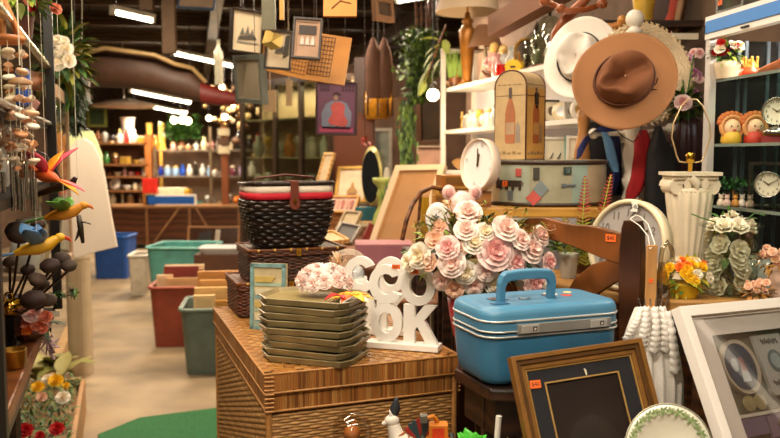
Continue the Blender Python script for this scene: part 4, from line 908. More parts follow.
# round white clock on a wooden block, pig and bear banks
b = MB(); b.box(-.05, .05, -.03, .03, 0, .052)
one(b, 'wooden_block', M_brown2, 'small brown wooden block under the white round clock', 'block', at(474, 200, 2.585).xy.to_3d()+V((0, 0, 1.279)), .3, bevel=.002)
q = at(472, 192, 2.585)
Mk = Matrix.Translation((q.x, 2.585, 1.333)) @ Matrix.Rotation(math.radians(-60), 4, 'Z') @ Matrix.Rotation(math.radians(12), 4, 'Y') @ Matrix.Rotation(math.radians(-5), 4, 'X')
t = thing('table_clock', 'white round table clock standing at the left of the hatbox', 'clock', M=Mk)
clockparts(t, .087, mat('#f0d9c4', .4, 0, .05), mat('#f3efea', .45, 0, .02), dep=.028, nums='quarter', tm=(10.9, 57), rimw=.006, fontm=mat('#b5aca4', .6), numsz=.018)
b = MB(); b.box(-.018, .018, .028, .045, 0, .06); b.build('rear_foot', M_cream, t)
slabtable('plant_stand', 'narrow dark stand holding the pink bear bank behind the roses', 'stand', [(.085, 2.44), (.198, 2.44), (.198, 2.72), (.04, 2.72)], 1.13, .03, [(.10, 2.46), (.182, 2.46), (.08, 2.70), (.182, 2.70)], M_dark, lr=.014)
slabtable('bank_stand', 'small brown stand between the roses and tall table', 'stand', [(.20, 2.40), (.31, 2.40), (.31, 2.53), (.20, 2.53)], 1.13, .03, [(.215, 2.415), (.295, 2.515)], M_brown, lr=.012)
o = bpy.data.objects['bank_stand']
M_pig = mat('#edc3ba', .28, 0, .06, 6)
t = thing('bear_bank', 'pale pink ceramic bear bank with round ears above the roses', 'figurine', (at(462, 200, 2.465).x, 2.465, 1.131))
b = MB(); b.lathe([(.03, 0), (.042, .012), (.05, .05), (.046, .09), (.036, .115), (.042, .135), (.046, .16), (.040, .185), (.022, .200), (.002, .205)], 24); b.build('body', M_pig, t)
for s in (-1, 1): b = MB(); b.ball((s*.042, 0, .200), (.022, .014, .025)); b.ball((s*.042, -.010, .200), (.013, .007, .016), 1); b.build('ear', [M_pig, mat('#d89a92', .35)], t)
b = MB(); b.ball((-.015, -.044, .165), .003, seg=6, rings=4); b.ball((.015, -.044, .165), .003, seg=6, rings=4); b.build('eyes', M_ink, t)
b = MB(); b.ball((0, -.044, .15), (.012, .008, .009)); b.build('snout', mat('#e3aca2', .3), t)
q = at(438, 219, 2.50)
t = thing('star_plaque', 'round white plaque with a dark star left of the pink bear', 'plaque', (q.x, 2.50, 1.131))
Rx = Matrix.Translation((0, 0, .115)) @ Matrix.Rotation(math.radians(-18), 4, 'Z') @ Matrix.Rotation(PI/2, 4, 'X')
b = MB(); b.lathe([(.035, -.01), (.04, -.006), (.042, 0), (.04, .006), (.03, .008)], 32, M=Rx @ Matrix.Diagonal((1, 1.25, 1, 1))); b.box(-.03, .03, -.015, .02, 0, .075); b.build('disc', mat('#ece7e2', .35, 0, .04), t)
b = MB(); st = [((.013 if i % 2 == 0 else .0055)*math.sin(2*PI*i/10)-.004, .118+(.016 if i % 2 == 0 else .007)*math.cos(2*PI*i/10)) for i in range(10)]; b.prism(st, -.011, -.008, M=Matrix.Rotation(math.radians(-18), 4, 'Z'))
st2 = [(x*.45+.012, (z-.118)*.45+.100) for x, z in st]; b.prism(st2, -.011, -.008, M=Matrix.Rotation(math.radians(-18), 4, 'Z')); b.build('star', mat('#4a4a5c', .5), t)
# ferns on the tall table right end
p = V((.60, 2.46, 1.08)); 
t = wm(thing('fern_plant', 'red tipped green fern rising behind the chair rail', 'plant', (.605, 2.42, DZ+.001)))
b = MB(); b.lathe([(.025, 0), (.032, .05), (.034, .055), (.028, .053)], 16); b.build('pot', M_brown, t)
b = MB()
for fx, fy, H, lean in ((-.01, 0, .27, (.01, 0)), (.03, .02, .275, (.055, 0)), (-.02, -.02, .15, (-.05, -.01)), (.03, -.02, .17, (.10, -.01)), (.045, -.01, .20, (.12, -.01)), (0, -.03, .12, (.05, -.03)), (-.04, 0, .10, (-.06, 0))):
    nf = int(6+H*75)
    for i in range(nf):
        u = i/(nf-1); c = V((fx+lean[0]*u, fy+lean[1]*u, .03+H*u)); L = .040*(1-u)**.6+.006
        for s in (-1, 1): b.leaf(c, (s, -.2, .55), L*.9, .0075, (0 if u < .45 else (1 if u < .6 else 2)) if H > .25 else (0 if u < .7 else 1), .2, up=(0, 1, .1), n=2)
    b.tube([(fx, fy, .03), (fx+lean[0], fy+lean[1], .03+H)], .0018, 5)
b.build('fronds', [mat('#b4b848', .5), mat('#c8944e', .5), mat('#c05a42', .5)], t)
# ================================================================ hat stand with hats, scarves
HX, HY = at(632, 130, 2.78).x, 2.78
M_st = mat('#efe6d6', .4, 0, .08, 20)
t = thing('coat_stand', 'turned cream coat stand with pegs holding hats and scarves', 'coat stand', (HX, HY, 0))
b = MB(); pr = [(.03, 0), (.03, .28), (.022, .30), (.026, .36), (.022, .9), (.03, 1.0), (.022, 1.03), (.032, 1.08), (.022, 1.12), (.026, 1.2), (.030, 1.30), (.020, 1.33), (.032, 1.36), (.020, 1.39), (.030, 1.45), (.024, 1.49), (.030, 1.53), (.026, 1.60), (.022, 1.7), (.028, 1.76), (.018, 1.82), (.016, 1.90)]
b.lathe(pr, 18); b.build('post', M_st, t)
b = MB(); b.ball((0, 0, 1.925), .032, seg=16, rings=10); b.lathe([(.016, 1.87), (.03, 1.882), (.016, 1.894)], 16); b.build('finial_ball', M_st, t)
for a in range(4):
    b = MB(); an = math.radians(25+90*a); b.tube([(.015*math.cos(an), .015*math.sin(an), .32), (.12*math.cos(an), .12*math.sin(an), .22), (.14*math.cos(an), .14*math.sin(an), .05), (.16*math.cos(an), .16*math.sin(an), .014)], [.018, .018, .015, .014], 8); b.build('foot', M_st, t)
for a, L, z, up in ((0, .125, 1.525, .018), (180, .125, 1.525, .0), (255, .09, 1.62, .03), (215, .09, 1.66, .03)):
    an = math.radians(a); b = MB(); b.tube([(.0, 0, z), (L*.5*math.cos(an), L*.5*math.sin(an), z+up*.4), (L*math.cos(an), L*math.sin(an), z+up)], [.009, .008, .009], 8); b.ball((L*1.08*math.cos(an), L*1.08*math.sin(an), z+up), .019, seg=12, rings=8); b.build('peg', M_st, t)
def hat(name, label, c, axis, R0, Rc, Hc, mats, brimfn=None, crease=True, band=True, xax=(1, 0, 0), group=None, floppy=.0, cpinch=.28):
    M = Matrix.Translation(c) @ frame_from(axis, xax); t = thing(name, label, 'hat', M=M)
    n = 64
    def brimz(r, a): u = (r-Rc)/(R0-Rc); return (brimfn(u, a) if brimfn else .0)
    b = MB(); loops = []
    for side in (0, 1):
        for i in range(9):
            u = i/8 if side == 0 else 1-i/8; r = Rc*.97+(R0-Rc*.97)*u
            loops.append([(r*math.cos(a)*(1.02), r*math.sin(a)*.98, brimz(r, a)-(.003 if side else 0)) for a in [2*PI*j/n for j in range(n)]])
    b.loft(loops, cap=False, closed=True); b.build('brim', mats[0], t)
    b = MB(); loops = []
    prof = [(1.0, 0), (.97, .18), (.93, .4), (.89, .62), (.84, .8), (.74, .92), (.58, .98), (.38, 1.0), (.2, 1.0), (.02, 1.0)]
    for rf_, zf in prof:
        lp_ = []
        for j in range(n):
            a = 2*PI*j/n; x = Rc*rf_*math.cos(a)*1.08; y = Rc*rf_*math.sin(a)*.95; z = Hc*zf
            if crease:
                # egg outline narrowing to the front, a dent along the crown and two pinches
                fr = max(0, math.cos(a-PI))
                y *= 1-cpinch*zf*fr**2; z -= Hc*.42*zf**3*math.exp(-(y/(Rc*.30))**2)*(1 if rf_ < .8 else 0); z += Hc*.05*math.cos(a)*zf
                for a0 in (PI-.75, PI+.75): k_ = 1-.20*zf*math.exp(-((a-a0)/.32)**2); x *= k_; y *= k_
                z -= Hc*.18*(rf_ < .7)*math.exp(-((x+Rc*.35)/(Rc*.3))**2)
            lp_.append((x, y, z))
        loops.append(lp_)
    b.loft(loops, cap=False); b.build('crown', mats[1], t)
    if band:
        b = MB(); b.loft([[(Rc*s*math.cos(a)*1.08, Rc*s*math.sin(a)*.95, z) for a in [2*PI*j/n for j in range(n)]] for s, z in ((1.03, .002), (1.02, Hc*.20), (.97, Hc*.20), (.97, .002))], cap=False, closed=True); b.build('hat_band', mats[2], t)
    return t
# camera facing axes; local x ~ image direction of the crown's long axis
Mfelt = mat('#a57147', .85, 0, .06, 14, .05); Mfelt2 = mat('#7c4a2a', .85, 0, .08, 14, .05)
def brimw(u, a): return -.012*u+.016*u*u*math.cos(2*a)+.010*u**3
c0 = at(624, 80, 2.52)
t = hat('fedora_hat', 'wide brimmed caramel brown felt hat with a dark leather band', c0, (-.24, -1, .16), .160, .088, .105, [Mfelt, Mfelt2, mat('#5f2f18', .5)], brimw, xax=(.85, 0, .35), cpinch=.5)
b = MB(); b.tube([(.066, -.060, .006), (.080, -.056, .022), (.088, -.046, .036)], .0018, 5); b.tube([(.060, -.066, .008), (.074, -.074, .016)], .002, 5); b.ball((.062, -.062, .010), (.008, .005, .006)); b.build('leather_knot', mat('#4a2413', .5), t)
c0 = at(580, 58, 2.93)
t = hat('panama_hat', 'white panama hat with a black band left of the brown hat', c0, (-.58, -1, .14), .150, .084, .105, [mat('#efe7dc', .8, 0, .03, 30, .1), mat('#efe7dc', .8, 0, .03, 30, .1), mat('#191512', .7)], lambda u, a: -.010*u+.022*u*u*math.cos(2*a), xax=(.35, 0, .9))
# straw hat
c0 = at(643, 73, 2.87); M = Matrix.Translation(c0) @ frame_from((.05, -1, .08)) @ Matrix.Scale(1.02, 4)
t = thing('straw_hat', 'woven straw sun hat with a frayed edge behind the brown hat', 'hat', M=M)
M_sw = mat('#f6dcb2', .8, 0, .2, 60, .3); b = MB()
for k in range(15):
    r = .075+.0072*k; b.tube([(r*math.cos(a)*(1+.006*math.sin(19*a+k)), r*math.sin(a), -.012*(k/14)+.010*math.sin(3*a+1)*(k/14)+.003*math.cos(40*a+k*PI)) for a in [2*PI*i/120 for i in range(120)]], .0048, 5, closed=True, m=k % 2)
b.build('brim', [M_sw, mat('#f3dcb8', .8)], t)
b = MB()
for i in range(110): a = 2*PI*i/110; r = .176; b.leaf((r*math.cos(a), r*math.sin(a), -.01+.010*math.sin(3*a+1)), (math.cos(a+.8*(-1)**i), math.sin(a+.8*(-1)**i), R.uniform(-.2, .3)), R.uniform(.012, .02), .008, i % 2, 0, n=2)
b.build('frayed_edge', [mat('#f0d8b0', .8), mat('#dcbc88', .8)], t)
b = MB()
for k in range(12): r = .078*math.cos(k/12*1.5)**.6; b.tube([(r*math.cos(a), r*math.sin(a), .075*math.sin(k/12*1.5)) for a in [2*PI*i/48 for i in range(48)]], .0052, 5, closed=True)
b.build('crown', M_sw, t)
# scarves and bags on the pegs
def drape(name, label, cat, pts, w, m, th=.006, wx=None, group=None, kinds=None):
    p0 = V(pts[0][:3]); t_ = None; b = MB(); n = len(pts); lo = []
    for i, q in enumerate(pts):
        c = V(q[:3])-p0; ww = q[3] if len(q) > 3 else w; d = V(wx or (1, .1, 0)).normalized(); e = V((0, 1, 0))
        lo.append([tuple(c-d*ww/2+e*th*.5*math.sin(i)), tuple(c-d*ww/4-e*th), tuple(c-e*th*.2), tuple(c+d*ww/4-e*th), tuple(c+d*ww/2), tuple(c+d*ww/2+e*th), tuple(c+e*th*1.2), tuple(c-d*ww/2+e*th*1.4)])
    b.loft(lo); o = one(b, name, m, label, cat, p0, group=group); return o
A_ = lambda px, py, Y, w: (*at(px, py, Y), w)
drape('blue_scarf', 'dark indigo blue scarf looped over the left peg', 'scarf', [A_(579, 158, 2.80, .02), A_(583, 146, 2.79, .05), A_(590, 134, 2.78, .055), A_(600, 127, 2.74, .055), A_(610, 130, 2.78, .045), A_(617, 142, 2.82, .03), A_(618, 160, 2.9, .035), A_(617, 180, 2.92, .04), A_(612, 196, 2.92, .03)], .03, mat('#353a78', .8, 0, .2, 20), wx=(.8, .2, .5))
drape('steel_blue_scarf', 'light steel blue scarf hanging just right of the hatbox', 'scarf', [A_(604, 132, 2.73, .02), A_(608, 140, 2.72, .03), A_(611, 152, 2.72, .035), A_(614, 166, 2.72, .035), A_(616, 172, 2.72, .02)], .03, mat('#5f8db8', .8, 0, .15, 20))
drape('red_scarf', 'deep red scarf hanging right of the coat stand post', 'scarf', [A_(643, 130, 2.76, .03), A_(643, 140, 2.75, .055), A_(642, 158, 2.75, .06), A_(640, 175, 2.75, .06), A_(634, 192, 2.75, .055), A_(628, 204, 2.75, .02)], .06, mat('#b01a20', .8, 0, .2, 14))
o = drape('black_tote_bag', 'black cloth bag with faint grey print hanging from the right peg', 'bag', [A_(659, 126, 2.74, .012), A_(660, 140, 2.72, .05), A_(663, 152, 2.72, .10), A_(664, 175, 2.72, .125), A_(664, 200, 2.72, .13), A_(664, 225, 2.72, .13), A_(662, 250, 2.72, .12)], .1, mat('#141214', .75, 0, .2, 20), .016)
b = MB()
for k in range(3): b.box(-.018, .018-.004*k, -.0005, .0005, -.004-.012*k, .003-.012*k)
x = b.build('grey_print', mat('#77757a', .7), o); x.matrix_local = Matrix.Translation((.022, -.021, -.075)) @ Matrix.Rotation(-.5, 4, 'Y')
drape('dark_jacket', 'black garment hanging behind the coat stand post', 'jacket', [A_(600, 122, 2.98, .06), A_(604, 140, 2.98, .12), A_(604, 170, 2.98, .14), A_(604, 195, 2.98, .14)], .1, mat('#120f12', .9, 0, .2), .02)
t = thing('bead_cord', 'thin dark cord looping from the coat stand pegs', 'cord', at(598, 128, 2.7)); Mi = Matrix.Translation(-t.location)
b = MB(); b.tube([at(615, 128, 2.69), at(622, 136, 2.69), at(633, 142, 2.69), at(640, 136, 2.69), at(642, 118, 2.7), at(640, 108, 2.7)], .002, 5, M=Mi); b.build('cord', M_ink, t)
# carved white pilaster behind the stand
b = MB(); b.box(-.035, .035, 0, .02, 0, 1.72)
for k in range(5): b.tube([(.018*math.cos(a)*(1-.3*(k % 2)), -.004, 1.25+.09*k+.026*math.sin(a)) for a in [2*PI*i/14 for i in range(14)]], .005, 5, closed=True)
one(b, 'carved_panel', mat('#d8cdb8', .6, 0, .2, 30), 'narrow carved white panel behind the coat stand post', 'panel', (at(622, 150, 3.02).x, 3.02, 0))
# bentwood rack hanging at the top
t = thing('bentwood_rack', 'curved reddish bentwood rack with knobs above the white hat', 'rack', at(566, 12, 3.05)); Mi = Matrix.Translation(-t.location)
M_bw = mat('#9a5228', .3, 0, .25, 12)
b = MB()
b.tube([at(553, 55, 3.1), at(556, 34, 3.08), at(566, 18, 3.05), at(580, 5, 3.05), at(596, -12, 3.05), at(600, -60, 3.05)], [.018, .02, .021, .02, .018, .016], 10, M=Mi)
b.tube([at(545, 1, 3.05), at(556, 6, 3.0), at(568, 11, 2.98), at(585, 10, 3.0), at(600, 5, 3.05)], .011, 8, M=Mi); b.build('curved_arm', M_bw, t)
for px, py in ((545, 1), (561, 9), (602, 4)): b = MB(); b.ball((0, 0, 0), (.022, .018, .018), M=Mi @ Matrix.Translation(at(px, py, 2.99))); b.build('knob', M_bw, t)
t = thing('wooden_pegs', 'turned wooden peg rail between the white and brown hats', 'peg rail', at(615, 26, 3.0)); Mi = Matrix.Translation(-t.location)
b = MB(); b.tube([at(588, 18, 3.0), at(600, 26, 2.98), at(612, 27, 2.96), at(626, 22, 2.95)], [.008, .012, .014, .01], 8, M=Mi); b.build('rail', mat('#b9772f', .35), t)
for px, py in ((608, 32), (622, 20), (600, 24)): b = MB(); b.ball((0, 0, 0), .018, M=Mi @ Matrix.Translation(at(px, py, 2.95))); b.build('peg', mat('#c98a3e', .35), t)
p = at(571, 178, 3.1)
t = thing('bowling_pin', 'tan turned wooden skittle between the white shelf and blue scarf', 'skittle', (at(583, 140, 3.0).x, 3.0, 1.28)); 
b = MB(); b.lathe([(.02, 0), (.026, .03), (.03, .12), (.034, .17), (.026, .22), (.018, .26), (.022, .30), (.024, .33), (.012, .352), (.001, .355)], 20); b.build('pin_body', mat('#b9814a', .35, 0, .2), t)
# ================================================================ wall ledge, yellow vase, painting, plum vase
b = MB(); b.box(-.30, .30, -.13, .13, 0, .025); b.box(-.28, -.26, -.1, .13, -.12, 0); b.box(.26, .28, -.1, .13, -.12, 0)
c0 = at(640, 18, 3.30); one(b, 'wall_shelf', M_dark, 'dark wooden wall shelf high behind the hats', 'shelf', (c0.x+.02, 3.32, 1.965), -1.3*0)
t = thing('yellow_vase', 'tall flared yellow vase on the high dark shelf', 'vase', (at(644, 0, 3.25).x, 3.25, 2.022))
b = MB(); b.lathe([(.035, -.03), (.04, .02), (.05, .1), (.062, .2), (.068, .23), (.062, .228), (.04, .05)], 24); b.build('vase_body', mat('#d2a93a', .35, 0, .25, 8), t)
Mx, w_, h_ = quad((657, -30, 3.36), (690, -28, 3.20), (657, 37, 3.36))
t = thing('red_painting', 'dark painting with a vertical red streak hung high on the wall', 'painting', M=Mx)
b = MB(); b.box(0, w_, 0, .02, 0, h_); b.build('canvas', mat('#3a1c14', .6, 0, .4, 8), t)
b = MB(); b.prism([(w_*.45, 0), (w_*.78, 0), (w_*.82, h_*.5), (w_*.72, h_), (w_*.55, h_), (w_*.6, h_*.4)], -.003, 0); b.build('red_streak', mat('#b8402a', .6, 0, .3, 12), t)
b = MB(); b.box(w_*.86, w_, -.01, .02, -.0, h_); b.box(0, w_, -.01, .02, -.01, .01); b.build('frame', mat('#a98260', .6), t)
b = MB(); b.box(-.05, .05, -.02, .02, -.012, .012); one(b, 'wall_bracket', M_cream, 'short pale bracket on the brown wall right of the hats', 'bracket', at(684, 37, 3.15), 0)
slabtable('pedestal_table', 'slim dark pedestal under the ribbed plum vase', 'pedestal', [(1.00, 2.78), (1.19, 2.78), (1.17, 2.98), (1.00, 2.98)], 1.36, .03, [(1.03, 2.81), (1.15, 2.81), (1.03, 2.95), (1.15, 2.95)], M_dark, lr=.015)
t = wm(thing('ribbed_vase', 'dark plum ribbed vase of pink flowers behind the lamp harp', 'vase', (1.085, 2.87, 1.361)))
b = MB(); b.lathe([(.035, 0), (.05, .02), (.066, .08), (.068, .14), (.056, .20), (.045, .22), (.04, .218)], 64, flute=.10, fl_n=14); b.build('vase_body', mat('#4a3030', .3, 0, .25, 10), t)
spec = [(rose_pink, at(683, 103, 2.78), (-.2, -1, .4), .024, None)]
for k in range(26):
    px = R.uniform(674, 701); py = 50+R.uniform(0, 42)+(701-px)*.3; spec.append((R.choice((rose_mauve, rose_pink)) if 'rose_mauve' in globals() else rose_pink, at(px, py, 2.95+R.uniform(-.03, .03)), (R.uniform(-1, 1), -1, R.uniform(-.3, .8)), .015, None))
rose_mauve = rose_mesh('rose', [MR('#cf8aae', '#b56c98'), MR('#dfb0c6', '#cc90b0')], n_l=(5, 6, 6), seed=31)
spec = [(rose_mauve if (i and R.random() < .75) else d, q, dr_, s, l) for i, (d, q, dr_, s, l) in enumerate(spec)]
bouquet(t, spec, 150, at(685, 105, 2.87), (.055, .05, .045), (M_gdark, M_green, mat('#6b6a2a')), .04, .016)
b = MB(); Mi = t.matrix_world.inverted(); b.tube([at(690, 120, 2.87), at(688, 90, 2.87), at(694, 55, 2.87)], .003, 5, M=Mi); b.tube([at(685, 120, 2.87), at(683, 80, 2.86)], .003, 5, M=Mi); b.build('stem', M_green, t)
# ================================================================ glass showcase on the right
F0 = at(704, 100, 2.45); F0.z = 0
vd = V((.06, -.37, 0)).normalized(); vn = V((-vd.y, vd.x, 0))          # vd along the front towards the viewer; vn into the cabinet
Mv = Matrix(((vd.x, vn.x, 0, F0.x), (vd.y, vn.y, 0, F0.y), (0, 0, 1, 0), (0, 0, 0, 1)))
VT = 1.872
t = thing('display_cabinet', 'white framed glass display cabinet with a blue top stripe', 'cabinet', M=Mv)
L_, D_ = .85, .34
M_al = mat('#d8d2cc', .35, .2, .06)
b = MB(); b.box(0, .024, 0, .024, 0, VT); b.build('front_post', M_al, t)
b = MB(); b.box(L_-.024, L_, 0, .024, 0, VT); b.build('front_post', M_al, t)
b = MB(); b.box(0, L_, -.004, .026, VT-.068, VT); b.build('header', mat('#ece6de', .4, 0, .03), t)
b = MB(); b.box(.008, L_-.02, -.008, -.004, VT-.050, VT-.014); b.build('blue_stripe', mat('#2a7fd0', .4, 0, .06), t)
b = MB(); b.box(.002, .008, -.009, -.004, VT-.05, VT-.025); b.box(.19, .225, -.009, -.004, VT-.063, VT-.058); b.build('header_clip', M_ink, t)
b = MB(); b.box(0, L_, 0, D_, VT-.012, VT+.002); b.build('cabinet_top', mat('#c8bda8', .5), t)
b = MB(); b.box(0, L_, .01, D_, .0, .12); b.build('cabinet_base', M_al, t)
b = MB(); b.box(0, L_, D_-.01, D_, .12, VT-.012); b.build('back_panel', mat('#5c5248', .6, 0, .3), t)
b = MB(); b.box(.004, .008, .024, D_-.01, .12, VT-.07); b.build('end_glass', glassm('#9fb0bc', .05, .8), t)
b = MB()
for y in (.10, .125, .20, .24): b.box(.010, .016, y, y+.010, .12, VT-.07)
b.build('metal_upright', mat('#7f8a94', .3, .7, .1), t)
b = MB(); b.box(.026, .028+.0, D_-.012, D_-.010, .1, .12)
VS = [1.135, 1.295, 1.475, 1.665]
VS = [1.45-(208-155)*2.3/780, 1.45+(155-144)*2.35/780, 1.45+(155-80)*2.4/780]
VS = [.98, VS[0], VS[1], VS[2]]
for z in VS: b = MB(); b.box(.018, L_-.01, .03, D_-.012, z-.006, z); b.build('glass_shelf', glassm('#b9cfc4', .05, .55), t)
for z in VS: b = MB(); b.box(.018, L_-.01, .026, .031, z-.008, z+.001); b.build('shelf_edge', mat('#8a9a90', .2, .3, .1), t)
def vit(px, py, z, off=.13):      # a spot on a shelf seen under that pixel column, in a depth of the cabinet
    off = min(off, max(.04, (px-390)/780*2.45-.983-.03)); d = ray(px, py); n = vn; o = F0+vn*off; tt = ((o-V((0, 0, CAMZ))).dot(n))/d.dot(n); q = V((0, 0, CAMZ))+d*tt; q.z = z+.001; return q
def glaze(prof, seg=18): b = MB(); b.lathe(prof, seg); return b
area('cabinet_fill_light', Mv @ V((.35, .16, VT-.03)), .5, .05, 5, (1, .9, .78), (0, 0, math.atan2(vd.y, vd.x)))  # added fill light and glowing strip that brighten the cabinet shelves
b = MB(); b.box(-.25, .25, -.02, .02, 0, .012); one(b, 'cabinet_fill_strip', mat('#fff3dc', emit=4), 'added slim light strip under the roof of the glass cabinet', 'lamp', Mv @ V((.35, .16, VT-.027)), math.atan2(vd.y, vd.x))
# top shelf
t = wm(thing('basket_of_flowers', 'pale pot of mixed cream and green flowers, cabinet top shelf', 'flower pot', vit(727, 75, VS[3], .10)))
b = MB(); b.lathe([(.03, 0), (.036, .03), (.04, .05), (.036, .048)], 16); b.build('pot', mat('#d8c2a0', .6), t)
pp = t.location.copy(); spec = [(R.choice((rose_cream, rose_small, rose_red)), pp+V((R.uniform(-.035, .035), R.uniform(-.03, .03), R.uniform(.06, .105))), (R.uniform(-1, 1), -1, .7), .013, None) for _ in range(14)]
bouquet(t, spec, 60, pp+V((0, 0, .075)), (.04, .035, .03), (M_green, M_lime), .03, .012)
t = thing('orange_ship_ornament', 'orange and red ornamental figure with golden crown, cabinet top shelf', 'ornament', vit(750, 70, VS[3], .13))
b = MB(); b.lathe([(.018, 0), (.034, .012), (.036, .02), (.03, .026), (.026, .03), (.024, .034)], 20); b.tube([(-.05, -.01, .01), (-.03, 0, .02), (0, 0, .015)], [.012, .016, .01], 8); b.build('hull', mat('#d8481c', .4), t)
b = MB()
for k in range(7): a = 2*PI*k/7; b.tube([(.020*math.cos(a), .020*math.sin(a), .03), (.022*math.cos(a), .022*math.sin(a), .058)], .004, 6); b.ball((.022*math.cos(a), .022*math.sin(a), .062), .005, seg=6, rings=4)
b.lathe([(.022, .028), (.024, .04), (.016, .05), (.006, .06)], 14); b.build('crown', mat('#d99a3a', .4), t)
t = thing('leather_shoe_ornament', 'brown curled leather slipper at the right of the cabinet top shelf', 'ornament', vit(779, 70, VS[3], .13))
b = MB(); b.tube([(-.03, .05, .01), (-.02, .02, .015), (0, -.01, .03), (.01, -.03, .055), (.012, -.04, .08)], [.014, .018, .016, .012, .004], 10); b.build('slipper', mat('#8a4a22', .4), t)
# second shelf: two dolls in shells, clock, red box
def doll(px, label, hc, cc_):
    t = thing('doll_figurine', label, 'figurine', vit(px, 142, VS[2], .12), math.radians(-50)*0+.0, group='little orange haired dolls')
    t.scale = (1.2, 1.2, 1.2); b = MB(); b.lathe([(.022, 0), (.026, .006), (.024, .02), (.018, .03)], 16); b.build('body', mat(cc_, .5), t)
    b = MB(); b.ball((0, 0, .040), (.024, .020, .024)); b.build('head', mat('#f0c49a', .5), t)
    b = MB(); b.tube([(.028*math.cos(a), -.004, .042+.028*math.sin(a)) for a in [2*PI*i/18 for i in range(18)]], .006, 6, closed=True); b.build('bonnet', mat('#e8a060', .5), t)
    b = MB()
    for k in range(9): a = PI*k/8; b.ball((.028*math.cos(a), 0, .054+.020*math.sin(a)), .010, seg=7, rings=5)
    b.build('hair', mat('#c8692a', .6), t)
    b = MB(); b.ball((-.008, -.019, .044), .0022, seg=6, rings=4); b.ball((.008, -.019, .044), .0022, seg=6, rings=4); b.ball((0, -.0195, .034), (.005, .002, .002), 1, seg=6, rings=4); b.build('face_features', [M_ink, M_red], t)
    return t
doll(731, 'orange haired doll figurine in yellow, left of the pair', '#c8692a', '#e8b83a')
doll(754, 'orange haired doll figurine in red, right of the pair', '#c8692a', '#d0402a')
def vclock(label, px, z, R_, base, off=.12, box=False):
    p = vit(px, 140, z, off); t = thing('shelf_clock', label, 'clock', p, math.radians(-35))
    o = None
    b = MB()
    if box: b.ringpr([(-.052, 0), (.052, 0), (.052, .135), (-.052, .135)], [(-.043, .01), (.043, .01), (.043, .125), (-.043, .125)], -.02, .02)
    else: b.lathe([(R_*.9, 0), (R_*.95, .008), (R_*.6, .016), (R_*.3, .02)], 20)
    b.build('glass_case' if box else 'foot', glassm('#dfe6e2', .05, .6) if box else base, t)
    cz = .068 if box else R_+.022
    clockparts(t, R_, base, mat('#efe6cc', .5, 0, .03), dep=.018, nums='all', numsz=R_*.26, tm=(10, 10), rimw=.006, mz=cz)
    return t
vclock('round silver rimmed clock at the right of the cabinet second shelf', 776, VS[2]+.028, .042, M_steel)
b = MB(); b.box(-.03, .03, -.025, .025, 0, .022, 0); b.box(-.028, .028, -.023, .023, .022, .027, 1); o = one(b, 'red_box', [mat('#8e1f1c', .5), M_gold], 'small dark red box under the silver clock', 'box', vit(774, 140, VS[2], .12), -.6)
vclock('clear cased clock with pale dial on the cabinet third shelf', 770, VS[1], .040, M_steel, box=True)
t = thing('bonsai_ornament', 'small dark green bonsai over tiny houses on the third shelf', 'ornament', vit(733, 200, VS[1], .13))
b = MB(); b.tube([(0, 0, 0), (.004, 0, .03), (-.004, 0, .055)], .004, 6); b.build('trunk', M_brown, t)
b = MB()
for k in range(150): q = V((R.gauss(0, .026), R.gauss(0, .014), .062+R.gauss(0, .011))); b.leaf(q, (R.uniform(-1, 1), R.uniform(-1, 1), R.uniform(0, 1)), .018, .008, k % 2, n=2)
b.build('foliage', [mat('#2c5c2a', .6), mat('#3d7a38', .6)], t)
for i, (px, c) in enumerate(((721, '#efe2cc'), (727, '#e8c8b8'), (735, '#e2a04a'), (742, '#ece0d0'), (750, '#d8b8a0'))):
    t = thing('china_figurine', ['white pair figurine at the left of the third shelf', 'pinkish figurine second on the third shelf', 'amber coloured figurine beneath the bonsai', 'white figurine just right of the amber one', 'beige figurine beside the clear cased clock'][i], 'figurine', vit(px, 203, VS[1], .09))
    b = MB(); b.lathe([(.011, 0), (.013, .006), (.009, .016), (.006, .02)], 12); b.build('body', mat(c, .4), t)
    b = MB(); b.ball((0, 0, .026), .008); b.ball((-.006, 0, .034), .003, seg=6, rings=4); b.ball((.006, 0, .034), .003, seg=6, rings=4); b.build('head', mat(c, .4), t)
# big crystal plate behind the glass vase (lower shelf)
t = thing('crystal_plate', 'large clear round plate standing behind the glass vase', 'plate', vit(762, 240, VS[0], .12), math.radians(-50))
Rx = Matrix.Translation((0, 0, .085)) @ Matrix.Rotation(PI/2, 4, 'X')
b = MB(); b.lathe([(.001, .01), (.05, .008), (.085, -.004), (.085, -.008), (.05, .003), (.001, .004)], 36, M=Rx); b.build('plate_body', mat('#aeb6aa', .15, 0, .25, 12, tr=.3), t)
b = MB()
for k in range(12): a = 2*PI*k/12; b.tube([(.05*math.cos(a), -.006, .085+.05*math.sin(a)), (.078*math.cos(a), .0, .085+.078*math.sin(a))], .0016, 4)
b.build('cut_pattern', mat('#cfd4ca', .2), t)
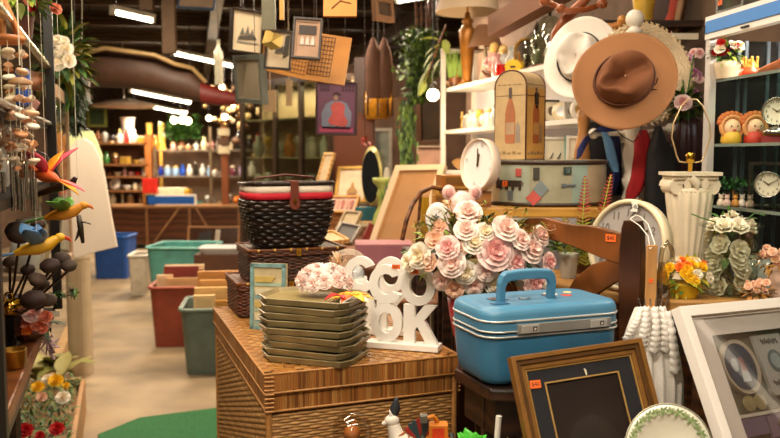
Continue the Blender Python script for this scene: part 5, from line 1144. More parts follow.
# on the cabinet roof
q = Mv @ V((.10, .12, VT+.004))
t = thing('glass_tray_box', 'mirrored glass box with an orange tag on the cabinet roof', 'box', M=Mv @ Matrix.Translation((.085, .07, VT+.003)))
b = MB(); b.box(-.07, .07, -.05, .05, 0, .006); b.build('metal_base', mat('#8c7c68', .4, .5), t)
b = MB(); b.ringpr([(-.07, .006), (.07, .006), (.07, .075), (-.07, .075)], [(-.06, .012), (.06, .012), (.06, .07), (-.06, .07)], -.05, .05); b.build('glass_sides', mat('#bfc2bc', .12, .8, .4, 14), t)
sticker(t, TM((-.045, -.0515, .035)), .022, .014, '$')
t = wm(thing('trailing_plant', 'green trailing plant on the cabinet roof at the corner', 'plant', Mv @ V((.30, .10, VT+.003))))
b = MB(); b.lathe([(.03, 0), (.04, .04), (.036, .04)], 14); b.build('pot', M_brown, t)
b = MB()
for k in range(120): q = V((R.gauss(0, .05), R.gauss(0, .05), .05+abs(R.gauss(0, .03)))); b.leaf(q, (R.uniform(-1, 1), R.uniform(-1, 1), R.uniform(-.3, 1)), .035, .016, k % 2)
b.build('foliage', [mat('#6b8f34', .5), M_green], t)
# ================================================================ white shelf unit in the middle distance
S0 = V((.31, 4.6, 0)); S1 = V((.74, 3.0, 0)); sd = (S1-S0).normalized(); sn = V((-sd.y, sd.x, 0)); SL = (S1-S0).length
Ms = Matrix(((sd.x, sn.x, 0, S0.x), (sd.y, sn.y, 0, S0.y), (0, 0, 1, 0), (0, 0, 0, 1)))
SD = .20; SZ = [.9, 1.13, 1.36, 1.592, 1.832]
t = thing('shelf_unit', 'white wooden shelf unit full of glassware and ornaments', 'shelf unit', M=Ms)
M_sh = mat('#e8e2da', .5, 0, .04)
for i, z in enumerate(SZ): b = MB(); b.box(.0 if i < 4 else .06, SL, 0, SD, z-.02, z); b.build('shelf', M_sh, t)
b = MB(); b.box(.0, SL, SD, SD+.012, 0, 1.84); b.build('back_panel', mat('#c9cad8', .6, 0, .03), t)
b = MB(); b.box(-.012, .012, -.012, .012, 0, 2.05); b.build('post', M_sh, t)
b = MB(); b.box(SL-.02, SL, 0, SD, 0, 1.84); b.build('side_panel', M_sh, t)
b = MB(); b.box(0.0, .10, 0, SD, 0, .9); b.box(-.01, .02, SD-.02, SD, .9, 2.05); b.build('rear_post', M_sh, t)
b = MB(); b.box(-.015, .30, .13, SD, 2.04, 2.065); b.box(-.015, .30, .13, SD, 2.085, 2.11); b.box(-.012, .012, -.012, SD, 2.04, 2.065); b.build('top_board', M_sh, t)
def sh(px, py, lvl, off=.1):
    d = ray(px, py); o = S0+sn*off; tt = ((o-V((0, 0, CAMZ))).dot(sn))/d.dot(sn); q = V((0, 0, CAMZ))+d*tt; q.z = SZ[lvl]+.001; return q
# table lamps
def tlamp(name, label, p, H, sr0, sr1, shh, mbase, mshade, prof):
    t = thing(name, label, 'table lamp', p); b = MB(); b.lathe([(r, z*H) for r, z in prof], 20); b.build('lamp_base', mbase, t)
    b = MB(); b.lathe([(sr0, H), (sr0*.99, H+.002), (sr1, H+shh), (sr1*.97, H+shh), (sr0*.97, H+.002)], 32, cap=False); b.build('lamp_shade', mshade, t, solid=.002)
    b = MB(); b.tube([(0, 0, H*.98), (0, 0, H+shh*.9)], .006, 6); b.tube([(-sr1, 0, H+shh*.9), (sr1, 0, H+shh*.9)], .003, 5); b.build('shade_rod', M_brass, t); return t
tlamp('table_lamp', 'table lamp with carved gold base and wide beige shade', sh(467, 80, 4, .065), .405, .178, .118, .19, mat('#9a6420', .35, .35, .35, 20), mat('#cbb497', .8, 0, .06), [(.05, 0), (.052, .03), (.03, .06), (.026, .12), (.034, .3), (.044, .62), (.048, .75), (.03, .80), (.024, .84), (.034, .88), (.018, .92), (.012, 1)])
tlamp('small_table_lamp', 'smaller lamp with brown flared shade right of the gold lamp', sh(485, 76, 4, .135), .20, .095, .05, .12, mat('#b0a390', .5, 0, .2), mat('#7c5536', .8, 0, .15, 12), [(.05, 0), (.04, .08), (.028, .3), (.02, .5), (.014, .75), (.01, 1)])
# ================================================================ small goods: one maker per kind (base at z = 0, about 0.12 m tall)
def gl(c): return mat(c, .15, .0, .15, 30, coat=.5)
def mk_small(kind, c, t, c2='#e8dcc0'):
    m = gl(c); m2 = gl(c2); b = MB()
    if kind == 'vase':
        b.lathe([(.022, 0), (.026, .01), (.036, .045), (.030, .075), (.014, .10), (.020, .125), (.016, .124)], 18); b.build('vase_body', m, t)
    elif kind == 'bottle':
        b.lathe([(.022, 0), (.024, .01), (.024, .075), (.010, .10), (.009, .13)], 14); b.build('bottle_body', m, t); b = MB(); b.lathe([(.012, .13), (.012, .145), (.006, .15)], 10); b.build('stopper', m2, t)
    elif kind == 'bowl':
        b.lathe([(.02, 0), (.022, .008), (.05, .04), (.056, .055), (.050, .052), (.015, .014)], 20); b.build('bowl_body', m, t)
    elif kind == 'teapot':
        b.lathe([(.025, 0), (.044, .02), (.048, .045), (.034, .072), (.016, .078)], 18); b.build('pot_body', m, t); b = MB(); b.lathe([(.02, .078), (.012, .088), (.004, .092), (.007, .10), (.001, .106)], 12); b.build('lid', m2, t)
        b = MB(); b.tube([(.04, 0, .03), (.062, 0, .05), (.072, 0, .078)], [.01, .007, .005], 8); b.build('spout', m, t); b = MB(); b.tube([(-.04, 0, .065), (-.066, 0, .06), (-.066, 0, .035), (-.044, 0, .025)], .005, 6); b.build('handle', m, t)
    elif kind == 'jar':
        b.lathe([(.03, 0), (.034, .006), (.034, .07), (.026, .082), (.026, .088)], 18); b.build('jar_body', m, t); b = MB(); b.lathe([(.03, .088), (.03, .098), (.012, .104), (.008, .112), (.001, .114)], 14); b.build('lid', m2, t)
    elif kind == 'cup':
        b.lathe([(.02, 0), (.03, .02), (.034, .055), (.030, .053), (.024, .012)], 16); b.build('cup_body', m, t); b = MB(); b.tube([(.03, 0, .048), (.05, 0, .044), (.05, 0, .022), (.028, 0, .016)], .004, 6); b.build('handle', m, t)
    elif kind == 'plate':
        b.lathe([(.001, .004), (.04, .004), (.062, -.006), (.062, -.009), (.04, 0), (.001, 0)], 24, M=Matrix.Translation((0, 0, .062)) @ Matrix.Rotation(PI/2-.2, 4, 'X')); b.build('plate_body', m, t)
        b = MB(); b.lathe([(.030, .0055), (.033, .0055)], 20, M=Matrix.Translation((0, 0, .062)) @ Matrix.Rotation(PI/2-.2, 4, 'X')); b.build('painted_centre', m2, t)
    elif kind == 'figurine':
        b.lathe([(.024, 0), (.026, .008), (.018, .04), (.022, .065), (.014, .08), (.007, .085)], 14); b.build('body', m, t); b = MB(); b.ball((0, 0, .098), (.014, .014, .017)); b.build('head', m2, t)
        b = MB(); b.tube([(-.018, 0, .070), (-.030, -.01, .05), (-.016, -.02, .042)], .006, 6); b.build('arm', m, t); b = MB(); b.tube([(.018, 0, .070), (.030, -.01, .05), (.016, -.02, .042)], .006, 6); b.build('arm', m, t)
    elif kind == 'frame':
        b.ringpr([(-.045, 0), (.045, 0), (.045, .12), (-.045, .12)], [(-.035, .01), (.035, .01), (.035, .11), (-.035, .11)], -.006, .006, M=TM(rot=(-.15, 0, 0))); b.build('frame_moulding', m, t)
        b = MB(); b.box(-.036, .036, -.002, .004, .009, .111, 0, TM(rot=(-.15, 0, 0))); b.prism(arc(0, .06, .018, 0, 2*PI, 12, .025)[:-1], -.003, -.001, 1, TM(rot=(-.15, 0, 0))); b.build('picture', [m2, mat('#6a5a4a', .6)], t)
    elif kind == 'box':
        b.box(-.04, .04, -.03, .03, 0, .055); b.build('box_body', m, t, bevel=.002); b = MB(); b.box(-.042, .042, -.032, .032, .056, .068); b.build('lid', m2, t, bevel=.002)
    elif kind == 'candlestick':
        b.lathe([(.026, 0), (.022, .01), (.008, .02), (.014, .04), (.007, .06), (.012, .10), (.016, .11), (.012, .112)], 14); b.build('stick', m, t); b = MB(); b.lathe([(.009, .11), (.009, .15), (.002, .155)], 10); b.build('candle', m2, t)
    elif kind == 'ball':
        b.lathe([(.02, 0), (.014, .012), (.01, .018)], 14); b.build('stand', m2, t); b = MB(); b.ball((0, 0, .05), .036, seg=16, rings=10); b.build('globe', m, t)
    elif kind == 'glass':
        b.lathe([(.022, 0), (.020, .003), (.004, .008), (.004, .05), (.02, .065), (.026, .09), (.022, .115), (.020, .114)], 14); b.build('goblet', m, t)
    elif kind == 'birds':
        b.tube([(-.045, 0, .05), (-.02, 0, .035), (0, 0, .03), (.02, 0, .045), (.032, 0, .062)], [.004, .015, .022, .014, .008], 10); b.lathe([(.02, 0), (.012, .02), (.006, .025)], 10); b.build('body', m, t); b = MB(); b.ball((.036, 0, .070), .011); b.tube([(.045, 0, .07), (.056, 0, .067)], [.004, .001], 5); b.build('head', m2, t)
    elif kind == 'shell':
        for k in range(9): a = -1.2+.3*k; b.tube([(0, 0, .005), (.03*math.sin(a), 0, .03+.01*math.cos(a)), (.045*math.sin(a), 0, .045+.03*math.cos(a))], [.004, .008, .007], 6)
        b.build('shell_body', m, t)
    return t
CATN = {'birds': 'bird figurine', 'frame': 'picture frame', 'glass': 'goblet', 'ball': 'glass ball'}
NAMEN = {'birds': 'bird_figurine', 'frame': 'framed_photo', 'glass': 'goblet', 'ball': 'glass_ball', 'shell': 'shell_ornament', 'box': 'small_box', 'plate': 'china_plate'}
PROTO = {}
def small(kind, c, cname, label, p, s=1, rz=0, c2='#e8dcc0', group=None):
    k = (kind, c, c2)
    if k not in PROTO:
        t = thing(NAMEN.get(kind, kind), label, CATN.get(kind, kind.replace('_', ' ')), p, rz, group); t.scale = (s, s, s); mk_small(kind, c, t, c2); PROTO[k] = t; return t
    return copy_tree(PROTO[k], label, loc=p, rz=rz, scale=s, group=group)
COL = dict(white='#eae4d8', cream='#e0cfa8', blue='#2450b8', cobalt='#16308f', pale_blue='#8fb4dc', pink='#e6a8a0', red='#c02a22', green='#3d7a34', amber='#c8802a', gold='#c39a3e', brown='#6a3f22', black='#1d1a18', clear='#cfd4ce', teal='#4a9a98', plum='#6a3040', tan='#b98f5c', silver='#b5b3ad', lilac='#b49ac0', yellow='#e2b62c', orange='#e07828', grey='#88847c')
def row(items, place, where, s=1.0, jit=.1, group=None):
    """items: list of (px, kind, colour[, scale]); neighbours name each other in the labels"""
    N_ = len(items); WD = dict(bowl=.114, teapot=.14, plate=.125, cup=.09, box=.085, shell=.10, birds=.11, frame=.092, jar=.07, ball=.074, vase=.074, figurine=.062, candlestick=.054, bottle=.05, glass=.054)
    PP = [place(it[0]) for it in items]
    def nm(i): return items[i][2].replace('_', ' ')+' '+CATN.get(items[i][1], items[i][1]).replace('_', ' ')
    for i, it in enumerate(items):
        sc_ = it[3] if len(it) > 3 else 1
        gap = min((PP[i]-PP[k]).length*2*WD[it[1]]/(WD[it[1]]+WD[items[k][1]]) for k in (i-1, i+1) if 0 <= k < N_)
        sc_ = min(s*sc_, gap*.97/WD[it[1]])/s
        if i == 0: l = '%s leftmost on %s, beside the %s' % (nm(i), where, nm(1))
        elif i == N_-1: l = '%s rightmost on %s, beside the %s' % (nm(i), where, nm(i-1))
        else: l = '%s between %s and %s on %s' % (nm(i), nm(i-1), nm(i+1), where)
        while l in LABELS: l = 'one more ' + l
        c2 = R.choice(('#e8dcc0', '#d9b066', '#c9c5ba'))
        small(it[1], COL[it[2]], it[2], l, PP[i], s*sc_, R.uniform(-.5, .5)+ (0), c2, None)
# ---- goods on the white shelf unit
row([(452, 'birds', 'tan', .8), (457, 'figurine', 'amber', 1.1), (490, 'birds', 'brown', .7), (497, 'vase', 'pink', 1.1), (507, 'vase', 'red', .35)], lambda px: sh(px, 78, 4, .06), "white unit's top shelf front", 1.4)
row([(494, 'figurine', 'pink', 1.6), (503, 'figurine', 'silver', 1.9), (512, 'vase', 'clear', 1.9), (520, 'vase', 'silver', 1.5)], lambda px: sh(px, 78, 4, .14), "white unit's top shelf rear", 1.4)
row([(462, 'candlestick', 'gold', .7), (467, 'jar', 'grey', .8), (471, 'vase', 'silver', .9), (476, 'jar', 'silver', .9), (480, 'glass', 'gold', .9), (485, 'ball', 'silver', 1.1), (490, 'jar', 'clear', 1.0), (495, 'vase', 'silver', 1.1)], lambda px: sh(px, 120, 3, .10), "white unit's second shelf", 1.0)
row([(552, 'frame', 'black', 1.15), (562, 'plate', 'cream', 1.2), (571, 'frame', 'white', 1.2), (580, 'plate', 'white', 1.1)], lambda px: sh(px, 105, 3, .10), "white unit's middle shelf", 1.0)
row([(459, 'shell', 'tan', .9), (467, 'shell', 'cream', .8), (470, 'vase', 'silver', 1.3), (480, 'jar', 'white', 1.0)], lambda px: sh(px, 152, 2, .08), "white unit's third shelf", 1.0)
for px, lb in ((556, 'left white frame with two black birds print behind the wine box'), (580, 'right white frame with two black birds print behind the wine box')):
    q = sh(px, 160, 2, .05); t = thing('bird_print_frame', lb, 'picture frame', q, math.radians(-20), group='white framed bird prints')
    b = MB(); b.ringpr([(-.055, 0), (.055, 0), (.055, .165), (-.055, .165)], [(-.044, .01), (.044, .01), (.044, .155), (-.044, .155)], -.008, .008); b.build('frame_moulding', M_white, t)
    b = MB(); b.box(-.045, .045, 0, .005, .009, .156); b.build('paper', M_paper, t)
    b = MB()
    for x in (-.018, .014): b.tube([(x-.012, -.002, .07), (x, -.002, .082), (x+.006, -.002, .098)], [.002, .008, .004], 8, flat=.3); b.tube([(x, -.002, .075), (x, -.002, .062)], .0012, 4)
    b.build('printed_bird', M_ink, t)
b = MB(); b.box(-.015, .015, -.04, .04, 0, .17); one(b, 'teal_book', mat('#4aa69c', .5), 'teal book standing between the two bird prints', 'book', sh(568, 160, 2, .09), -.2)
# arched brass mirror, domes, yellow felt
t = thing('arched_mirror', 'small arched gold framed mirror clock on the white top shelf', 'mirror', sh(526, 66, 4, .10), math.radians(-25))
b = MB(); O = [(-.055, 0), (-.055, .11)]+arc(0, .11, .055, PI, 0, 14)[1:]+[(.055, 0)]; I = [(-.047, .006), (-.047, .108)]+arc(0, .11, .047, PI, 0, 14)[1:]+[(.047, .006)]
b.ringpr(O, I, -.02, .02); b.build('gold_frame', M_brass, t)
b = MB(); b.prism(I, .0, .004); b.build('mirror_glass', M_mirror, t)
b = MB(); b.lathe([(.016, .01), (.006, .02), (.004, .05), (.018, .055), (.02, .07), (.008, .09)], 12, M=TM((0, -.012, 0))); b.build('inner_ornament', M_steel, t)
for px, lb, h in ((536, 'clear glass dome behind the arched gold mirror', 1.2), (549, 'clear glass dome with dark finial near the white hat', 1.5)):
    t = thing('bell_dome', lb, 'glass dome', sh(px, 66, 4, .10), group='glass domes on the white top shelf')
    b = MB(); b.lathe([(.055*h, .0), (.06*h, .008), (.05*h, .014)], 24); b.build('wooden_base', M_brown, t)
    b = MB(); b.lathe([(.05*h, .014), (.052*h, .09*h), (.044*h, .125*h), (.02*h, .15*h), (.001, .155*h)], 24); b.build('dome', glassm('#e3e8dc', .04, .62), t)
    b = MB(); b.lathe([(.006, .153*h), (.012, .17*h), (.004, .18*h), (.001, .19*h)], 10); b.build('finial', M_dark, t)
    b = MB(); b.lathe([(.016, .016), (.01, .03), (.024, .06), (.02, .085), (.005, .1)], 12); b.build('inner_ornament', mat('#d8d0c0', .4), t)
q = sh(513, 70, 4, .03); t = thing('felt_flower', 'bright yellow felt sunflower on the white top shelf edge', 'fabric flower', q, -.3)
b = MB(); n = 12; b.prism([((.042 if i % 2 == 0 else .036)*math.cos(PI*i/n), .032+(.036 if i % 2 == 0 else .030)*math.sin(PI*i/n)) for i in range(2*n)], -.004, .004); b.build('petals', M_yellow, t); b = MB(); b.box(-.012, .012, -.006, -.004, .026, .034); b.build('dark_mark', M_ink, t)
q = sh(501, 72, 4, .03); t = thing('red_glass_cup', 'bright red glass cup left of the yellow felt sunflower', 'cup', q)
b = MB(); b.lathe([(.025, 0), (.030, .05), (.034, .054), (.028, .05)], 16); b.build('cup_body', mat('#e0241a', .2), t)
# hanging vines and big leaves left of the unit
t = wm(thing('climbing_plant', 'dense dark green artificial vine hanging from the ceiling beams', 'plant', at(418, 70, 5.0)))
Mi = t.matrix_world.inverted(); b = MB(); M_v = [mat('#4a6a26', .6, 0, .4, 20), mat('#6e8c34', .6, 0, .3, 20), mat('#35501f', .6, 0, .4, 20)]
for k in range(1500):
    py = R.uniform(28, 100); w_ = 22 if py < 75 else 12; px = 420+R.gauss(0, w_*.42)-(py-60)*.06; q = at(px, py, 5.0+R.uniform(-.15, .15)); b.leaf(q, (R.uniform(-1, 1), R.uniform(-1, .3), R.uniform(-1, .4)), .045, .024, k % 3, n=2, M=Mi)
for k in range(420):
    py = R.uniform(100, 172); px = 407+R.gauss(0, 3.4); q = at(px, py, 5.0+R.uniform(-.08, .08)); b.leaf(q, (R.uniform(-.4, .4), R.uniform(-1, .3), -1), .05, .02, k % 3, n=2, M=Mi)
b.build('foliage', M_v, t); b = MB()
for k in range(6): x = R.uniform(406, 432); b.tube([at(x, 10-20, 5.0), at(x+2, 40, 5.02), at(408, 110, 5.0)], .006, 5, M=Mi)
b.build('vine_stem', M_brown, t)
t = wm(thing('broad_leaf_branch', 'hanging branch of broad yellow green leaves beside the white post', 'plant', at(434, 55, 4.5))); Mi = t.matrix_world.inverted(); b = MB()
for px, py, dx, dz, L in ((440, 45, -1, -.5, .10), (436, 52, -1.0, -.9, .11), (432, 62, -.5, -1, .12), (428, 70, -.6, -1, .15), (424, 80, -.25, -1, .09), (440, 60, -.6, -1, .12), (444, 40, .3, -1, .08), (438, 40, -1, .2, .10)):
    b.leaf(at(px, py, 4.5), (dx, -.2, dz), L*1.15, .05, 0, .2, n=6, M=Mi)
b.build('leaves', mat('#8f9c4a', .5, 0, .25, 14), t); b = MB(); b.tube([at(446, 25, 4.55), at(440, 40, 4.5), at(432, 62, 4.5), at(424, 85, 4.5)], .006, 6, M=Mi); b.build('branch', M_brown, t)
t = wm(thing('bright_grass_plant', 'bright green plant behind the white post', 'plant', sh(455, 75, 4, .05)));  Mi = t.matrix_world.inverted(); b = MB()
for k in range(60): b.leaf((R.uniform(-.04, .04), R.uniform(-.03, .03), .06), (R.uniform(-.3, .3), 0, 1), R.uniform(.08, .17), .014, 0, .1)
b.build('leaves', mat('#6f8f2c', .5), t); b = MB(); b.lathe([(.03, 0), (.038, .06)], 12); b.build('pot', M_brown, t)  # plain green leaves in a brown pot
# ================================================================ left: metal shelf, wind chimes, birds
def fl(s, z, off=0):      # along the near left shelf front (s metres from its near end), off = into the shelf
    a = V((-.84, 1.75, 0)); d = V((-.30, .87, 0)).normalized(); n = V((-d.y, d.x, 0)); q = a+d*s+n*off; q.z = z; return q
LFd = V((-.30, .87, 0)).normalized(); LR = math.atan2(LFd.y, LFd.x)
t = thing('metal_shelf', 'black metal shelf unit with pale glass shelves on the left', 'shelf unit', fl(0, 0), LR)
for x, z0 in ((.90, .93), (-.46, .905)): b = MB(); b.box(x, x+.030, -.024, .004, z0, 2.6 if x != .32 else 1.36); b.build('post', M_black, t)
b = MB(); b.box(.90, .935, .36, .39, .93, 2.6); b.build('post', M_black, t); b = MB(); b.box(.66, .935, .0, .39, .905, .93); b.build('bottom_board', M_black, t)
for z in (1.36, 1.56): b = MB(); b.box(-.46, .92, .0, .38, z-.022, z); b.build('shelf', M_black, t)
b = MB(); b.box(-.46, .92, .0, .38, 1.738, 1.745); b.build('glass_shelf', glassm('#dfe6da', .05, .6), t)
b = MB(); b.tube([(-.46, -.004, 1.742), (.93, -.004, 1.742)], .011, 8); b.build('shelf_edge', mat('#c9c79a', .2, .5, .2), t)
b = MB(); b.tube([(-.46, -.004, 1.553), (.93, -.004, 1.553)], .009, 8); b.build('shelf_edge', mat('#8d867a', .3, .6), t)
b = MB(); b.box(-.46, .92, .375, .38, .905, 2.6); b.build('back_panel', mat('#5b4431', .7, 0, .5, 7), t)
p = fl(.30, 1.747, .012); t = wm(thing('potted_flowers', 'potted green and pink flowers on the upper left glass shelf', 'plant', p))
b = MB(); b.lathe([(.03, 0), (.036, .05), (.038, .055), (.03, .05)], 16); b.build('pot', mat('#5a2f26', .5), t)
spec = [(R.choice((rose_salmon, rose_pink, rose_red)), p+V((R.uniform(-.02, .08), R.uniform(-.02, .06), R.uniform(.08, .19))), (R.uniform(-1, 1), -1, .4), .016, None) for _ in range(9)]
bouquet(t, spec, 120, p+V((0, 0, .12)), (.07, .06, .08), (M_lime, mat('#87922e', .5), M_green), .045, .02)
p = fl(.33, 1.561, .012); t = thing('blue_wrapped_bottle', 'blue striped bottle with white label on the left shelf', 'bottle', p); t.scale = (.56, .56, .56)
b = MB(); b.lathe([(.028, 0), (.032, .004), (.030, .03), (.026, .04)], 16); b.build('dark_foot', mat('#30233a', .4), t)
b = MB(); b.lathe([(.030, .035), (.034, .06), (.034, .10), (.032, .13), (.034, .18), (.028, .20), (.01, .205)], 20); b.build('bottle_body', mat('#4464b8', .35, 0, .3, 30), t)
b = MB(); b.lathe([(.0355, .108), (.0362, .112), (.0362, .128), (.0355, .132)], 20, cap=False); b.box(-.012, .012, -.038, -.036, .116, .124, 1); b.build('label_band', [M_white, M_ink], t)
p = fl(.42, 1.561, .10)
row([(0, 'vase', 'cream', .9), (1, 'jar', 'pink', .8), (2, 'figurine', 'tan', .9), (3, 'shell', 'pink', 1.0)], lambda i: fl(.50+.10*i, 1.561, .045+.01*(i % 2)), "left shelf behind the chimes", 1.0)
row([(0, 'shell', 'tan'), (1, 'vase', 'clear'), (2, 'bottle', 'silver'), (3, 'shell', 'cream'), (4, 'jar', 'brown')], lambda i: fl(.20+.15*i, 1.361, .10), "left shelf with the birds", 1.2)
row([(0, 'jar', 'amber', 1.6), (1, 'vase', 'brown', 1.5), (2, 'bottle', 'silver', 1.4), (3, 'jar', 'tan', 1.3)], lambda i: fl(.06+.16*i, .902, .25), "left counter beside the basket", 1.2)
p = fl(.10, .801, .06); 
M_sh1 = [mat(c, .4, 0, .2, 20) for c in ('#ecd4b4', '#e8b48c', '#f4e8d6', '#e09a68')]
def chime(label, px, Y, ztop, nstr, rad, zs, top='cone'):
    q = at(px, 100, Y); q.z = ztop; t = thing('shell_wind_chime', label, 'wind chime', q, group='shell wind chimes at the left')
    b = MB()
    if top == 'cone':
        for k in range(6): a = 2*PI*k/6; b.tube([(0, 0, .10), (rad*math.cos(a), rad*math.sin(a), 0)], .006, 6)
        b.tube([(rad*1.03*math.cos(2*PI*i/6), rad*1.03*math.sin(2*PI*i/6), 0) for i in range(6)], .008, 6, closed=True); b.build('cane_frame', mat('#c9793c', .5), t)
    else:
        b.lathe([(rad, 0), (rad, .006), (.01, .014)], 16); b.build('top_disc', mat('#a87c50', .5), t)
    b = MB(); b.tube([(0, 0, .04), (0, 0, 3.0-ztop)], .0016, 4); b.build('hanging_cord', M_paper, t)
    pts = []
    for k in range(nstr):
        b = MB()
        a = 2*PI*k/nstr; x, y = rad*.95*math.cos(a), rad*.95*math.sin(a); L = zs*R.uniform(.8, 1.0); b.tube([(x, y, 0), (x, y, -L)], .0009, 4)
        z = -.03
        while z > -L: pts.append((x, y, z, a)); z -= R.uniform(.024, .04)
        b.build('string', M_paper, t)
    for i, (x, y, z, a) in enumerate(pts[:95]):
        s = R.uniform(.009, .016); b = MB(); 
        if i % 3: b.lathe([(.001, -.5), (.7, -.35), (1, 0), (.75, .25), (.3, .35), (.001, .38)], 10, M=TM((x, y, z), (R.uniform(-.5, .5), R.uniform(-.5, .5), 0), s))
        else:
            for q_ in range(7): an = -1.1+.37*q_; b.tube([(0, 0, 0), (math.sin(an)*.9, -.15, math.cos(an)*1.0)], [.12, .26], 5, M=TM((x, y, z-s*.4), (0, 0, a+PI/2), s))
        b.build('shell', M_sh1[i % 4], t)
    for k in range(0, nstr):
        a = 2*PI*k/nstr; b = MB(); x, y = rad*.95*math.cos(a), rad*.95*math.sin(a); b.tube([(x, y, -zs), (x, y, -zs-.07)], .005, 6); b.build('chime_rod', M_steel, t)
chime('cone topped shell wind chime at the far left edge', 5, 1.72, 1.70, 7, .042, .27)
chime('shell wind chime hanging just right of the cone topped one', 21, 1.68, 1.60, 5, .024, .20, 'disc')
chime('small shell wind chime with metal rods, lowest at the far left', 2, 1.85, 1.47, 5, .03, .06, 'disc')
def birdy(label, p, rz, cb, cw, ct, ch, s=1, lift=.3, perch=False, ztop=1.5):
    t = thing('wooden_bird', label, 'bird ornament', p, rz, group='painted hanging birds'); t.scale = (s, s, s)
    b = MB(); b.tube([(-.055, 0, -.012), (-.03, 0, -.004), (0, 0, 0), (.03, 0, .008), (.045, 0, .020), (.056, 0, .024)], [.006, .014, .019, .016, .012, .009], 12); b.ball((.056, 0, .025), (.014, .012, .012)); b.build('body', mat(cb, .45), t)
    b = MB(); b.tube([(.066, 0, .025), (.078, 0, .020), (.084, 0, .012)], [.006, .005, .001], 6); b.build('beak', mat(ch, .4), t)
    for sy in (-1, 1): b = MB(); b.leaf((-.005, sy*.01, .008), (-.25, sy*.9, lift), .105, .05, 0, .15, n=6); b.leaf((.005, sy*.01, .010), (.05, sy*.9, lift+.1), .08, .035, 1, .1, n=6); b.build('wing', [mat(cw, .45), mat(ct, .45)], t, solid=.003)
    b = MB(); b.leaf((-.05, 0, -.01), (-1, .12, -.25), .11, .022, 0, .1); b.leaf((-.05, 0, -.01), (-1, -.12, -.2), .10, .020, 1, .1); b.build('tail', [mat(ct, .45), mat(cw, .45)], t, solid=.003)
    b = MB(); b.tube([(0, 0, .018), (0, 0, ztop)], .0008, 4); b.build('hanging_cord', M_paper, t)
birdy('pink and orange wooden bird with raised wings at the dark branch', at(46, 176, 2.15), 2.6, '#e8622a', '#e8506a', '#f0a028', '#e8a020', 1.0, 1.1)
birdy('green and orange wooden bird gliding before the white board', at(64, 214, 2.15), .25, '#e89a22', '#4f8f2c', '#6aa83a', '#d8701c', .92, .5)
birdy('blue and yellow wooden bird below the green one', at(37, 248, 1.86), .5, '#e8b022', '#5a8fc4', '#3f74b0', '#d8401c', .92, .7)
t = thing('driftwood_branch', 'dark curved branch beneath the pink wooden bird', 'branch', at(55, 188, 2.2)); Mi = Matrix.Translation(-t.location)
b = MB(); b.tube([at(28, 197, 2.2), at(45, 192, 2.2), at(60, 187, 2.2), at(72, 184, 2.2), at(76, 177, 2.2)], [.006, .010, .013, .012, .006], 8, M=Mi); b.build('branch_wood', M_dark, t)
b = MB(); b.tube([at(64, 186, 2.2), at(56, 170, 2.2), at(46, 155, 2.2), at(36, 150, 2.2)], .0025, 5, M=Mi); b.build('twig', M_black, t)
# small dark carved bird/insect ornament
t = thing('dark_insect_ornament', 'small dark carved insect hanging right of the green bird', 'ornament', at(79, 226, 2.3)); b = MB()
b.tube([(0, 0, .03), (.004, 0, 0), (.01, 0, -.05)], [.006, .008, .004], 6); b.leaf((0, 0, .01), (1, 0, .15), .035, .016, 0); b.leaf((0, 0, .02), (-.6, 0, .9), .03, .014, 0); b.leaf((.004, 0, 0), (-.2, 0, -1), .045, .012, 0); b.build('carving', mat('#3a3124', .5), t, solid=.003)
b = MB(); b.tube([(0, 0, .03), (0, 0, 1.5)], .0008, 4); b.build('hanging_cord', M_paper, t)
# dried pods in a jar
p = fl(.40, .801, -.06); 
t = wm(thing('dried_pod_arrangement', 'bunch of round dark brown dried pods at the left shelf', 'dried flowers', fl(.60, .902, .10))); Mi = t.matrix_world.inverted()
b = MB(); b.lathe([(.05, 0), (.065, .05), (.055, .10), (.04, .12), (.044, .13)], 20); b.build('jar', M_dark, t)
pods = [(19, 233, 11, 1.95), (38, 225, 6, 2.05), (50, 266, 8, 2.0), (69, 266, 6.5, 2.05), (37, 280, 7, 1.98), (33, 300, 10, 1.95), (62, 259, 7, 2.1), (48, 300, 7, 2.1), (28, 270, 6, 2.1), (44, 285, 5, 2.05), (10, 262, 6, 2.1)]
mpod = [mat('#4a3a30', .75, 0, .3, 30), mat('#5a4638', .75, 0, .3, 30), mat('#3a2520', .7, 0, .3, 30)]
sb = MB(); base = t.location+V((0, 0, .10))
for i, (px, py, r, Y) in enumerate(pods):
    q = at(px, py, Y+.12); b = MB(); rr = 1.25*r*(Y+.12)/780; b.lathe([(.2*rr, -.62*rr), (.7*rr, -.5*rr), (1*rr, 0), (.9*rr, .4*rr), (.5*rr, .68*rr), (.001, .75*rr)], 16, M=Mi @ Matrix.Translation(q) @ Euler((.3, R.uniform(-.5, .5), 0)).to_matrix().to_4x4()); b.build('pod', mpod[i % 3], t)
    sb.tube([q-V((0, 0, .5*rr)), q.lerp(base, .5)-V((0, 0, .03)), base], .004, 5, M=Mi)
sb.build('stems', M_dark, t)
# foliage sprig near the shelf foot, drooping
t = wm(thing('green_sprig', 'thin green leafy sprig leaning over the floor edge', 'plant', at(62, 290, 2.6))); Mi = t.matrix_world.inverted(); b = MB()
for k in range(34): u = R.random(); b.leaf(at(44+u*34, 300-10*u+R.uniform(-4, 4), 2.6), (R.uniform(-1, 1), -.3, R.uniform(-.5, .8)), .035, .012, k % 2, M=Mi)
b.build('leaves', [M_gdark, M_green], t); b = MB(); b.tube([at(40, 304, 2.6), at(60, 298, 2.6), at(80, 292, 2.6)], .002, 5, M=Mi); b.build('stem', M_gdark, t)
